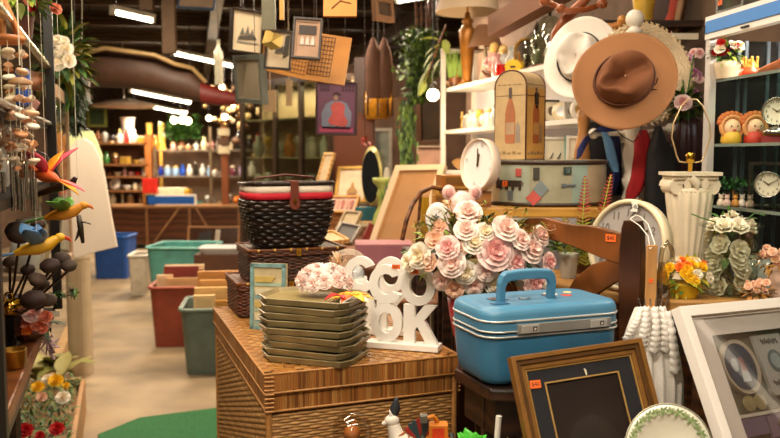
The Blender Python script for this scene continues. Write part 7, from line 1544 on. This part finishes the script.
for z, its in ((.763, ['vase', 'bowl', 'glass', 'jar', 'vase', 'glass', 'plate', 'bottle']), (1.113, ['glass', 'vase', 'jar', 'glass', 'teapot', 'vase', 'glass', 'bowl']), (1.433, ['vase', 'glass', 'ball', 'vase', 'glass', 'jar', 'bottle', 'glass'])):
    cs = ['clear', 'amber', 'silver', 'white', 'clear', 'cream', 'silver', 'gold']
    row([(i, k, cs[(i+int(z*10)) % 8], 1) for i, k in enumerate(its)], lambda i: ga+gu*(.08+i*(GL-.16)/7)+gn*.11+V((0, 0, z)), {.763: 'showcase bottom shelf', 1.113: 'showcase middle shelf', 1.433: 'showcase upper shelf'}[z], 1.5)
b = MB(); b.box(-.14, .0, 0, .4, 0, 2.0); 
t = thing('brown_wardrobe', 'tall reddish brown wardrobe below the purple picture', 'wardrobe', (at(332, 150, 5.66).x+.01, 5.66, 0)); b = MB(); b.box(0, .30, 0, .20, 0, 1.75); b.build('body', mat('#5e2f18', .4, 0, .2, 3), t); b = MB(); b.box(.015, .285, -.012, 0, .1, 1.7); b.build('door', mat('#6a351a', .4, 0, .2, 3), t); b = MB(); b.ball((.25, -.02, 1.0), .012); b.build('knob', M_brass, t)
t = thing('leaning_slim_frame', 'slim pale frame leaning against the brown wardrobe', 'picture frame', M=quad((325, 153, 5.6), (335, 153, 5.5), (321, 186, 5.5))[0]); _, w_, h_ = quad((325, 153, 5.6), (335, 153, 5.5), (321, 186, 5.5)); b = MB(); b.ringpr([(0, 0), (w_, 0), (w_, h_), (0, h_)], [(.012, .012), (w_-.012, .012), (w_-.012, h_-.012), (.012, h_-.012)], -.01, .01); b.build('frame_moulding', M_pine, t); b = MB(); b.box(.01, w_-.01, 0, .005, .01, h_-.01); b.build('picture', mat('#c9b08a', .6), t)
# ================================================================ middle table of frames and books
mt = slabtable('book_table', 'brown table crowded with small frames and books', 'table', [(-.50, 3.45), (.185, 3.47), (.12, 5.1), (-.52, 5.2)], .95, .04, [(-.46, 3.5), (.15, 3.52), (.08, 5.05), (-.48, 5.15)], M_brown)
def mtp(px, Y, z=.951): q = at(px, 230, Y); return V((q.x, Y, z))
def pframe(name, label, tl, tr, bl, rw, mf, mp, art=None, mm=None, mw=0, th=.02, cat='framed picture', cord=None, back=None):
    M, w, h = quad(tl, tr, bl); t = thing(name, label, cat, M=M)
    b = MB(); b.ringpr([(0, 0), (w, 0), (w, h), (0, h)], [(rw, rw), (w-rw, rw), (w-rw, h-rw), (rw, h-rw)], -.008, th); b.build('frame_moulding', mf, t, bevel=.001)
    if mm: b = MB(); b.ringpr([(rw*.9, rw*.9), (w-rw*.9, rw*.9), (w-rw*.9, h-rw*.9), (rw*.9, h-rw*.9)], [(rw+mw, rw+mw), (w-rw-mw, rw+mw), (w-rw-mw, h-rw-mw), (rw+mw, h-rw-mw)], -.001, .003); b.build('mat_board', mm, t)
    b = MB(); b.box(rw*.9, w-rw*.9, .002, .008, rw*.9, h-rw*.9); b.build('picture', mp, t)
    if art: b = MB(); ms = art(b, w, h); b.build('artwork', ms, t)
    if back: b = MB(); b.box(.004, w-.004, th, th+.006, .004, h-.004); b.build('backing', back, t)
    if cord:
        b = MB(); Mi = M.inverted(); top = [Mi @ V((p.x, p.y, 2.99)) for p in (M @ V((w*.3, .01, h)), M @ V((w*.7, .01, h)))]
        b.tube([(w*.3, .01, h-.01), top[0]], .0015, 4); b.build('hanging_wire', M_dark, t); b = MB(); b.tube([(w*.7, .01, h-.01), top[1]], .0015, 4); b.build('hanging_wire', M_dark, t)
    return t
def art_rows(b, w, h):
    for k in range(5): b.prism([(w*(.16+.15*k), h*.25), (w*(.24+.15*k), h*.25), (w*(.26+.15*k), h*.7), (w*(.2+.15*k), h*.78), (w*(.14+.15*k), h*.7)], -.002, .002, k % 2)
    return [mat('#a85a4a', .6), mat('#c98a78', .6)]
def art_bottle(b, w, h):
    b.prism([(w*.38, h*.12), (w*.66, h*.12), (w*.68, h*.32), (w*.58, h*.42), (w*.55, h*.55), (w*.49, h*.55), (w*.46, h*.42), (w*.36, h*.32)], -.002, .002, 0); b.prism([(w*.42, h*.16), (w*.62, h*.16), (w*.62, h*.26), (w*.42, h*.26)], -.003, -.002, 1); return [mat('#a87a3a', .6), mat('#7a4a2a', .6)]
sbk = slabtable('rear_display_table', 'dark table behind the book table holding the larger pictures', 'table', [(-.55, 5.25), (.28, 5.25), (.28, 5.62), (-.55, 5.62)], 1.12, .04, [(-.52, 5.28), (.25, 5.28), (-.52, 5.58), (.25, 5.58)], M_dark)
pframe('gold_picture', 'gold framed print of a small bottle, centre background', (338, 167, 5.55), (370, 166, 5.50), (341, 203, 5.40), .022, mat('#b98d3e', .35, .4), mat('#dcc3a0', .6), art_bottle)
pframe('pink_print', 'small gold framed print of pink figures below the bottle print', (330, 196, 5.05), (360, 196, 5.0), (330, 213, 4.95), .014, mat('#b07a30', .35, .3), mat('#e0b8a0', .6), art_rows)
q = mtp(345, 4.95); b = MB(); b.box(-.13, .13, -.06, .12, 0, .125); one(b, 'wooden_box', M_brown2, 'tan wooden box under the pink figures print', 'box', q+V((-.0, .07, 0)))
pframe('beige_photo_frame', 'beige photo frame left of the teal box', (345, 211, 4.75), (362, 212, 4.7), (344, 231, 4.62), .012, mat('#a8906c', .5), mat('#b5a078', .5))
pframe('grey_photo_frame', 'silver photo frame with dark grey picture at the book table front', (341, 222, 4.45), (362, 226, 4.4), (340, 241, 4.33), .012, mat('#b5ada0', .3, .4), mat('#5d5a58', .5))
pframe('tan_photo_frame', 'tan frame lying tilted left of the silver photo frame', (333, 231, 4.4), (350, 240, 4.3), (327, 242, 4.2), .014, M_pine, mat('#d0b080', .5))
for lb, px0, px1, Y, h, c, tilt, c2 in (('red spined open book right of the silver frame', 363, 371, 4.45, .10, '#8a2a20', .5, 0), ('white covered book leaning beside the red spined one', 371, 383, 4.4, .11, '#d8c8b8', .6, 0), ('tan book behind the white covered book', 383, 394, 4.6, .09, '#c09060', .3, 0)):
    q = mtp((px0+px1)/2, Y, .952); b = MB(); b.box(-.035, .035, -.012, .012, 0, h, 0); b.box(-.033, .036, -.009, .009, .003, h-.003, 1); o = one(b, 'book', [mat(c, .6), M_paper], lb, 'book', q+V((0, 0, .006))); o.rotation_euler = (0, tilt, .4)
for i, (px, Y, z, sx, sy, h, c, lb) in enumerate(((374, 4.9, .951, .10, .08, .085, '#b98a4a', 'golden tan box in the middle of the book table'), (366, 4.95, 1.037, .065, .06, .085, '#2f6f86', 'glossy teal box on the golden tan box'), (378, 4.95, 1.037, .04, .05, .085, '#4a2a1a', 'dark brown box right of the glossy teal box'), (360, 4.85, .951, .05, .06, .06, '#8a6a4a', 'small brown box left of the golden tan box'), (407, 4.3, .951, .11, .09, .012, '#c98f5a', 'lowest thin tan book right of the table middle'), (408, 4.3, .964, .10, .085, .012, '#e0b888', 'second thin pale book of the right pile'), (406, 4.3, .977, .10, .08, .012, '#a8703c', 'third thin brown book of the right pile'), (407, 4.3, .990, .095, .08, .014, '#e0c090', 'topmost pale book of the right pile'), (415, 4.0, .951, .12, .07, .014, '#33415c', 'dark blue book lying nearest on the right table part'), (398, 3.95, .951, .13, .06, .012, '#c9a070', 'flat tan folder before the book pile'))):
    b = MB(); b.box(-sx, sx, -sy, sy, 0, h, 0)
    if 'book' in lb: b.box(-sx+.004, sx+.0005, -sy-.0005, sy+.0005, .003, h-.003, 1)
    one(b, 'book' if 'book' in lb else ('folder' if 'folder' in lb else 'small_box'), [mat(c, .25 if 'teal' in lb else .6, 0, .15), M_paper], lb, 'book' if 'book' in lb else ('folder' if 'folder' in lb else 'box'), mtp(px, Y, z), R.uniform(-.15, .15), bevel=.002)
b = MB(); b.box(-.135, .13, -.1, .1, 0, .094, 0); o = one(b, 'pink_box', mat('#a86a74', .55, 0, .1), 'dusty pink box standing behind the COOK signs', 'box', mtp(384, 3.62, .951), .05, bevel=.003)
b = MB(); b.box(-.05, .05, -.04, .04, 0, .06); one(b, 'red_book', mat('#b02420', .5), 'bright red folded cloth right of the dusty pink box', 'cloth', mtp(412, 3.60, .951), .2, bevel=.01)
# canvas, bentwood chair, gold boxes, plant, vases, mirror
t = pframe('blank_canvas', 'large beige framed canvas leaning behind the bentwood chair', (396, 166, 4.20), (446, 165, 4.05), (390, 252, 3.85), .035, mat('#d2b794', .55, 0, .05), mat('#a87844', .6, 0, .15, 8), th=.025)
t = thing('bentwood_chair', 'dark bentwood chair with a hooped back beside the beige canvas', 'chair', (.14, 3.12, 0)); Mi = Matrix.Translation(-t.location)
b = MB(); b.tube([at(402, 240, 3.0), at(406, 222, 3.0), at(412, 205, 3.02), at(420, 193, 3.05), at(432, 187, 3.08), at(445, 190, 3.1), at(456, 200, 3.12), at(462, 220, 3.12), at(464, 250, 3.12)], .009, 8, M=Mi); b.build('hoop_back', M_brown, t)
b = MB(); b.tube([at(421, 193, 3.05), at(419, 215, 3.05), at(416, 250, 3.04)], .006, 6, M=Mi); b.tube([at(416, 240, 3.03), at(445, 240, 3.08)], .006, 6, M=Mi); b.build('back_spindle', M_brown, t)
b = MB(); b.lathe([(.17, .84), (.18, .85), (.18, .865), (.16, .87)], 24, M=TM((.02, .12, 0))); b.build('seat', M_brown, t)
for x, y in ((-.1, 0), (.14, 0), (-.1, .24), (.14, .24)): b = MB(); b.tube([(x, y, .85), (x*1.25, y, 0)], .012, 6); b.build('leg', M_brown, t)
for c in kids(t):
    if c.name.startswith('hoop') : 
        pass
b = MB(); b.box(-.10, .16, -.10, .14, 0, 1.22); one(b, 'gold_box_stand', M_dark, 'dark narrow cabinet under the golden boxes', 'cabinet', (.30, 3.62, 0))
for i, (px, z, sx, h, c) in enumerate(((452, 1.222, .09, .045, '#c98a34'), (451, 1.268, .08, .04, '#e0a848'), (454, 1.309, .07, .05, '#b87428'))): b = MB(); b.box(-sx, sx, -.06, .06, 0, h, 0); b.box(-sx+.015, sx-.015, -.062, -.06, .008, h-.008, 1); one(b, 'gold_box', [mat(c, .4, .1), mat('#8a5a20', .5)], ['lowest of three golden wooden boxes behind the bear bank', 'middle of three golden wooden boxes behind the bear bank', 'topmost of three golden wooden boxes behind the bear bank'][i], 'box', (at(px, 180, 3.58).x, 3.58, z), .1*i, group='golden boxes', bevel=.003)
t = thing('gold_cloth', 'folded shiny gold cloth over the bentwood chair', 'cloth', at(426, 208, 3.12)); b = MB(); Mi = Matrix.Translation(-t.location); b.loft([[tuple(Mi @ at(421+dx, y, 3.14+.02*math.sin(dx*2))) for dx in (0, 2, 4, 6, 8)]+[tuple(Mi @ at(421+dx, y, 3.16)) for dx in (8, 0)] for y in (197, 210, 225, 240)]); b.build('cloth', mat('#d9a624', .35, .2, .2, 20), t)
t = wm(thing('grass_plant', 'upright green grass plant in black pot before the mirror', 'plant', mtp(393, 4.6))); b = MB(); b.box(-.035, .035, -.035, .035, 0, .14); b.build('pot', M_black, t); b = MB()
for k in range(90): b.leaf((R.uniform(-.03, .03), R.uniform(-.03, .03), .13), (R.uniform(-.35, .35), R.uniform(-.3, .3), 1), R.uniform(.12, .24), .012, k % 2, .12)
b.build('grass_blades', [mat('#3f7a2c', .5), mat('#5c9a3c', .5)], t)
t = thing('lime_vase', 'lime green ceramic lamp vase with a bowl shaped top', 'vase', mtp(381, 4.75)); b = MB(); b.lathe([(.04, 0), (.05, .01), (.055, .08), (.04, .14), (.018, .18), (.016, .22), (.022, .235), (.028, .26), (.02, .28), (.018, .30), (.05, .335), (.052, .36), (.048, .36)], 24); b.build('vase_body', mat('#b5bf6a', .25, 0, .1), t)
t = thing('white_vase', 'slim white vase beside the lime green vase', 'vase', mtp(387, 4.95)); b = MB(); b.lathe([(.03, 0), (.036, .05), (.03, .15), (.012, .24), (.014, .27), (.03, .33), (.02, .38), (.012, .42)], 20); b.build('vase_body', mat('#d8d0c0', .25), t)
Mx = Matrix.Translation(at(372, 177, 5.1)) @ Matrix.Rotation(-.9, 4, 'Z'); t = thing('oval_mirror', 'dark oval mirror with pale edge seen at a slant', 'mirror', M=Mx)
Rx = Matrix.Rotation(PI/2, 4, 'X'); b = MB(); b.lathe([(.10, -.012), (.115, 0), (.10, .012)], 36, M=Rx @ Matrix.Diagonal((1, 1.75, 1, 1))); b.build('frame', mat('#c9be7a', .3, .3), t); b = MB(); b.lathe([(.098, .0125), (.096, .014)], 36, M=Rx @ Matrix.Diagonal((1, 1.75, 1, 1))); b.build('mirror_glass', mat('#3a4248', .08, .7), t)
b = MB(); b.tube([(0, 0, -.19), (0, 0, -.36)], .01, 6); b.build('stem', M_black, t)
pframe('arched_wall_mirror', 'tall pale mirror with arched top behind the lime vase', (365, 128, 7.3), (392, 128, 7.3), (365, 205, 7.3), .03, mat('#8d8474', .4), mat('#9aa09c', .08, .8))
t = pframe('dark_painting', 'dark brown painting above the beige canvas', (417, 96, 5.6), (443, 94, 5.5), (417, 145, 5.6), .03, mat('#5a3a20', .5), mat('#3a2a18', .4, 0, .5, 10), cord=1)
t = pframe('slim_hanging_frame', 'slim wooden frame hanging left of the green vine', (393, 98, 5.3), (402, 97, 5.3), (393, 131, 5.3), .012, mat('#a87c4a', .5), mat('#b58e62', .5), cord=1)
t = pframe('orange_sign_board', 'peach and grey poster behind the dark painting', (417, 146, 6.2), (446, 146, 6.2), (417, 168, 6.2), .01, mat('#b09a80', .5), mat('#b58a72', .5, 0, .4, 6), cord=1)
t = thing('hanging_lantern', 'amber glass lantern hanging under brown cloth drapes', 'lantern', at(378, 108, 5.6)); b = MB(); b.lathe([(.08, -.08), (.10, -.04), (.10, .10), (.07, .14), (.02, .17)], 8); b.build('amber_glass', mat('#c98a22', .3, .1, .4, 20), t); b = MB(); b.tube([(0, 0, .16), (0, 0, 3-t.location.z)], .004, 5); b.build('hanging_cord', M_black, t); b = MB()
for k in range(8): a = 2*PI*k/8; b.tube([(.102*math.cos(a), .102*math.sin(a), -.06), (.102*math.cos(a), .102*math.sin(a), .11)], .006, 5)
b.build('lantern_ribs', M_dark, t)
for i, (px, sgn) in enumerate(((373, 0), (384, 1))):
    q = at(px, 50, 5.3); t = thing('hanging_cloth', ['left brown tapering cloth drape above the amber lantern', 'right brown tapering cloth drape above the amber lantern'][i], 'drape', q, group='tapering brown drapes'); b = MB(); b.lathe([(.01, .08), (.045, .0), (.065, -.12), (.06, -.24), (.045, -.32)], 14, M=Matrix.Diagonal((1, .5, 1, 1)), flute=.2, fl_n=7); b.build('cloth', mat('#6e4a3a', .8, 0, .25, 12), t); b = MB(); b.tube([(0, 0, .08), (0, 0, 3-q.z)], .003, 4); b.build('hanging_cord', M_dark, t)
t = thing('red_flower_sprig', 'small red flower sprig in front of the purple picture corner', 'artificial flowers', at(365, 140, 4.6)); b = MB()
for k in range(14): b.leaf((R.uniform(-.03, .03), 0, R.uniform(-.02, .02)), (R.uniform(-1, 1), -.5, R.uniform(-1, 1)), .03, .016, 0, n=2)
b.build('petals', mat('#a83a30', .5), t); b = MB(); b.tube([(0, 0, 0), (0, 0, 3-t.location.z)], .002, 4); b.build('hanging_cord', M_dark, t)
b = MB(); b.box(-.05, .05, -.05, .05, 0, 2.2); one(b, 'wooden_pillar', mat('#2a1812', .6, 0, .3, 4), 'dark wooden pillar right of the purple picture', 'pillar', (at(361, 120, 6.15).x, 6.15, 0))
# ================================================================ pictures hanging from the ceiling
def art_ship(b, w, h):
    b.prism([(w*.22, h*.30), (w*.80, h*.34), (w*.74, h*.42), (w*.26, h*.38)], -.002, .002, 0)
    for x, s in ((.36, 1), (.52, 1.3), (.66, .9)): b.prism([(w*(x-.08), h*.42), (w*(x+.06), h*.42), (w*x, h*(.42+.16*s))], -.002, .002, 1)
    b.box(w*.2, w*.85, -.002, .002, h*.24, h*.27, 2); return [mat('#55504a', .6), mat('#77726a', .6), mat('#a8a296', .6)]
def art_shapes(b, w, h):
    for x in (.34, .52, .70): b.prism([(w*(x-.07), h*.34), (w*(x+.07), h*.34), (w*(x+.05), h*.48), (w*x, h*.56), (w*(x-.05), h*.48)], -.002, .002, 0)
    b.box(w*.2, w*.8, -.001, .003, h*.60, h*.82, 1); return [mat('#d8ccc0', .6), mat('#3a302a', .6)]
def art_photo(b, w, h): b.box(w*.38, w*.72, -.002, .002, h*.42, h*.60, 0); b.prism([(w*.68, h*.30), (w*.88, h*.40), (w*.9, h*.9), (w*.74, h*.86)], -.002, .002, 1); b.box(w*.42, w*.68, -.003, -.002, h*.45, h*.57, 2); return [mat('#8d8a84', .6), mat('#4a443c', .6), mat('#5c5a56', .6)]
mM = mat('#d9c8a8', .7, 0, .05); dk = mat('#2a1c12', .4)
pframe('ship_print', 'framed etching of sailing ships hanging from the ceiling', (232, 7, 3.3), (264, 12.5, 3.39), (229, 51, 3.3), .008, dk, mM, art_ship, cord=1, back=M_brown)
pframe('glass_fronted_frame', 'slanted framed print with reflections below the ship etching', (234, 56, 3.5), (261, 54, 3.2), (246, 103, 3.42), .02, mat('#7d8278', .3, .3), mat('#a89c84', .1, 0, .2, 6), cord=1)
pframe('photo_print', 'matted photograph tilted beside the ship etching', (266, 29, 3.15), (293, 31.5, 3.16), (262, 68, 3.15), .008, dk, mM, art_photo, cord=1, back=M_brown)
pframe('arch_print', 'dark framed print of three pale shapes before the orange board', (294, 17, 2.95), (323, 19, 2.95), (293, 58, 2.93), .008, dk, mat('#b08c70', .6), art_shapes, cord=1, back=M_brown, mm=mat('#b08c70', .6), mw=.008)
def gridboard(label, tl, tr, bl, x0, x1, y0, y1, nx, ny, group=None):
    M, w, h = quad(tl, tr, bl); t = thing('grid_board', label, 'board', M=M); b = MB(); b.box(0, w, 0, .012, 0, h); b.build('board', mat('#c98838', .55, 0, .12, 6), t); b = MB()
    for i in range(nx+1): x = w*(x0+(x1-x0)*i/nx); b.box(x-.0012, x+.0012, -.001, 0, h*y0, h*y1)
    for i in range(ny+1): z = h*(y0+(y1-y0)*i/ny); b.box(w*x0, w*x1, -.001, 0, z-.0012, z+.0012)
    b.build('grid_lines', mat('#4a2c14', .6), t); b = MB(); Mi = M.inverted(); a = M @ V((w*.12, .005, h)); b.tube([(w*.12, .005, h), Mi @ V((a.x, a.y, 2.99))], .002, 4); b.build('hanging_wire', M_dark, t); return t
gridboard('orange wooden board printed with a grid at its left', (312, 32, 3.1), (352, 38, 3.1), (310, 80, 3.05), .05, .60, .12, .94, 7, 9)
gridboard('orange board with a faint grid hanging behind the photograph', (264, 42, 3.5), (320, 55, 3.5), (259, 69, 3.5), .45, .95, .15, .9, 9, 5)
M, w_, h_ = quad((324, -20, 2.9), (357, -20, 2.9), (324, 16, 2.85)); t = thing('orange_map_board', 'small orange board with dark branch drawing at the top edge', 'board', M=M); b = MB(); b.box(0, w_, 0, .01, 0, h_); b.build('board', mat('#cf8a3a', .55, 0, .1, 6), t); b = MB(); b.tube([(.03, -.001, .03), (.06, -.001, .06), (.10, -.001, .05)], .0025, 4); b.tube([(.05, -.001, .05), (.08, -.001, .08)], .002, 4); b.build('drawn_branch', mat('#5a3015', .6), t); b = MB(); b.tube([(w_*.5, .004, h_), (w_*.5, .004, h_+.8)], .002, 4); b.build('hanging_wire', M_dark, t)
t = thing('yellow_paper', 'crumpled yellow paper note pinned over the hanging photograph', 'paper', at(272, 42, 3.05)); b = MB(); P_ = [at(262, 43, 3.06), at(266, 29, 3.07), at(274, 33, 3.05), at(283, 36, 3.08), at(281, 48, 3.05), at(271, 50, 3.07)]; c0 = t.location; vs = [(0, -.01, 0)]+[tuple(p-c0) for p in P_]; b.add(vs, [(0, i, i % 6+1) for i in range(1, 7)]); b.build('paper_sheet', mat('#d3b560', .7), t, solid=.002); b = MB(); b.tube([(0, 0, .06), (0, 0, 3-c0.z)], .0015, 4); b.build('hanging_wire', M_dark, t)
b = MB(); b.box(-.025, .025, -.01, .01, 0, .9); t = one(b, 'narrow_hanging_board', mat('#6a6650', .5, 0, .3, 12), 'narrow grey green board hanging vertically above the yellow paper', 'board', at(269, 30, 2.95)); t.rotation_euler = (0, .0, 0)
b = MB(); b.box(-.008, .008, -.008, .008, 0, .9); one(b, 'yellow_stick', mat('#c99a4a', .5), 'thin yellow stick hanging beside the narrow board', 'stick', at(282, 20, 2.95))
pframe('small_dark_frame', 'small dark frame hanging edge-on near the top centre', (374, -6, 4.0), (392, -2, 4.2), (375, 20, 4.0), .03, mat('#7a5a40', .4), mat('#3a2a20', .3), cord=1)
def art_person(b, w, h):
    b.prism([(w*.10, h*.06), (w*.9, h*.06), (w*.9, h*.16), (w*.1, h*.16)], -.001, .002, 2)
    b.prism([(w*.16, h*.12), (w*.84, h*.12), (w*.86, h*.42), (w*.74, h*.60), (w*.62, h*.64), (w*.38, h*.64), (w*.24, h*.58), (w*.14, h*.40)], -.001, .002, 3)
    b.prism([(w*.36, h*.20), (w*.72, h*.16), (w*.78, h*.26), (w*.68, h*.40), (w*.70, h*.56), (w*.60, h*.62), (w*.44, h*.62), (w*.36, h*.54), (w*.40, h*.40), (w*.30, h*.28)], -.003, .0, 0)
    b.prism(arc(w*.48, h*.70, w*.055, 0, 2*PI, 12, h*.05)[:-1], -.003, 0, 1); b.prism(arc(w*.50, h*.74, w*.10, 0, PI, 10, h*.07), -.002, .001, 4)
    for i in range(4):
        for j in range(2): b.box(w*(.10+.06*i), w*(.145+.06*i), -.001, .002, h*(.82+.07*j), h*(.87+.07*j), 4); b.box(w*(.62+.08*i), w*(.67+.08*i), -.001, .002, h*(.82+.07*j), h*(.87+.07*j), 4)
    for x in (.28, .48, .66): b.box(w*x, w*(x+.09), -.004, -.003, h*.14, h*.17, 4)
    return [mat('#c85a58', .6), mat('#a88878', .6), mat('#b0486a', .6), mat('#8088a0', .6), mat('#4a2a3c', .6)]
pframe('purple_picture', 'large purple picture of a seated figure in coral clothing', (316, 81, 4.1), (358, 82, 4.1), (316, 135, 4.1), .010, mat('#3a1e1c', .4), mat('#6d4660', .6, 0, .15, 8), art_person, cord=1, back=M_dark)
M, w_, h_ = quad((180, -12, 4.5), (217, -10, 4.5), (180, 8, 4.45)); t = thing('top_picture', 'small blue framed picture cut by the top edge', 'picture frame', M=M); b = MB(); b.ringpr([(0, 0), (w_, 0), (w_, h_), (0, h_)], [(.01, .01), (w_-.01, .01), (w_-.01, h_-.01), (.01, h_-.01)], -.005, .01); b.build('frame_moulding', mat('#3f5a7a', .5), t); b = MB(); b.box(.01, w_-.01, 0, .006, .01, h_-.01); b.build('picture', mat('#b89c80', .6), t); b = MB(); b.tube([(w_*.5, .004, h_), (w_*.5, .004, h_+.5)], .002, 4); b.build('hanging_wire', M_dark, t)
for i, (px0, px1, py0, py1, Y, lb) in enumerate(((264, 276, 90, 112, 5.2, 'cream hanging card left of the short hanging post'), (286, 292, 80, 106, 5.0, 'narrow cream card hanging below the orange board'))):
    A = at(px0, py1, Y); B = at(px1, py0, Y); b = MB(); b.box(0, B.x-A.x, 0, .01, 0, B.z-A.z); b.tube([((B.x-A.x)/2, .005, B.z-A.z), ((B.x-A.x)/2, .005, 3-A.z)], .002, 4); one(b, 'hanging_card', mat('#b59a74', .6, 0, .2), lb, 'card', A)
# pendant bottle lamp
t = thing('pendant_bottle', 'pale bottle shaped pendant hanging before the long tube light', 'pendant', at(219, 85, 5.5)); b = MB(); b.lathe([(.028, 0), (.03, .13), (.034, .16), (.032, .22), (.012, .26), (.012, .30), (.016, .31)], 14); b.build('bottle_body', mat('#a8a490', .2, 0, .2), t); b = MB(); b.tube([(0, 0, .3), (0, 0, 3-t.location.z)], .003, 4); b.build('hanging_cord', M_dark, t)
for i, px in enumerate((170, 147)): q = at(px, 60 if i == 0 else 10, 6.2); b = MB(); b.box(-.05, .05, -.03, .03, 0, 3-q.z if 3-q.z > .1 else .3); one(b, 'ceiling_strut', mat('#5a3f20', .6), ['brown wooden strut above the hanging boat', 'brown wooden strut near the far left tube light'][i], 'strut', q+V((0, 0, .05 if i == 0 else 0)))
# the hanging dugout boat
t = thing('hanging_boat', 'long dark carved boat with a red tip hanging from the ceiling', 'boat', at(150, 75, 7.6)); Mi = Matrix.Translation(-t.location); b = MB(); lo = []
for px, ty, by in ((60, 60, 86), (80, 51, 87), (105, 48, 87), (130, 49, 88), (155, 55, 90), (175, 66, 96), (192, 68, 100), (206, 82, 103), (216, 91, 104)):
    c = at(px, (ty+by)/2, 7.6); r = (by-ty)/2*7.6/780; lo.append([tuple(Mi @ (c+V((0, -math.cos(a)*r*.8, math.sin(a)*r)))) for a in [2*PI*i/16 for i in range(16)]])
b.loft(lo); b.build('hull', mat('#43291a', .6, 0, .35, 8), t)
b = MB(); b.tube([at(60, 59, 7.3), at(105, 48, 7.3), at(155, 55, 7.35), at(175, 64, 7.4), at(192, 68, 7.45), at(206, 82, 7.5)], .022, 6, M=Mi); b.build('gunwale', mat('#9a7d50', .5), t)
b = MB(); lo = []
for px, ty, by in ((202, 82, 104), (212, 86, 105), (226, 90, 106), (238, 94, 105)):
    c = at(px, (ty+by)/2, 7.55); r = (by-ty)/2*7.6/780; lo.append([tuple(Mi @ (c+V((0, -math.cos(a)*r*.8, math.sin(a)*r)))) for a in [2*PI*i/14 for i in range(14)]])
b.loft(lo); b.build('red_tip', mat('#641810', .5), t); b = MB()
for px in (90, 190): b = MB(); b.tube([at(px, 60 if px < 100 else 80, 7.6), V((at(px, 60, 7.6).x, 7.6, 2.99))], .006, 4, M=Mi); b.build('hanging_cord', M_dark, t)
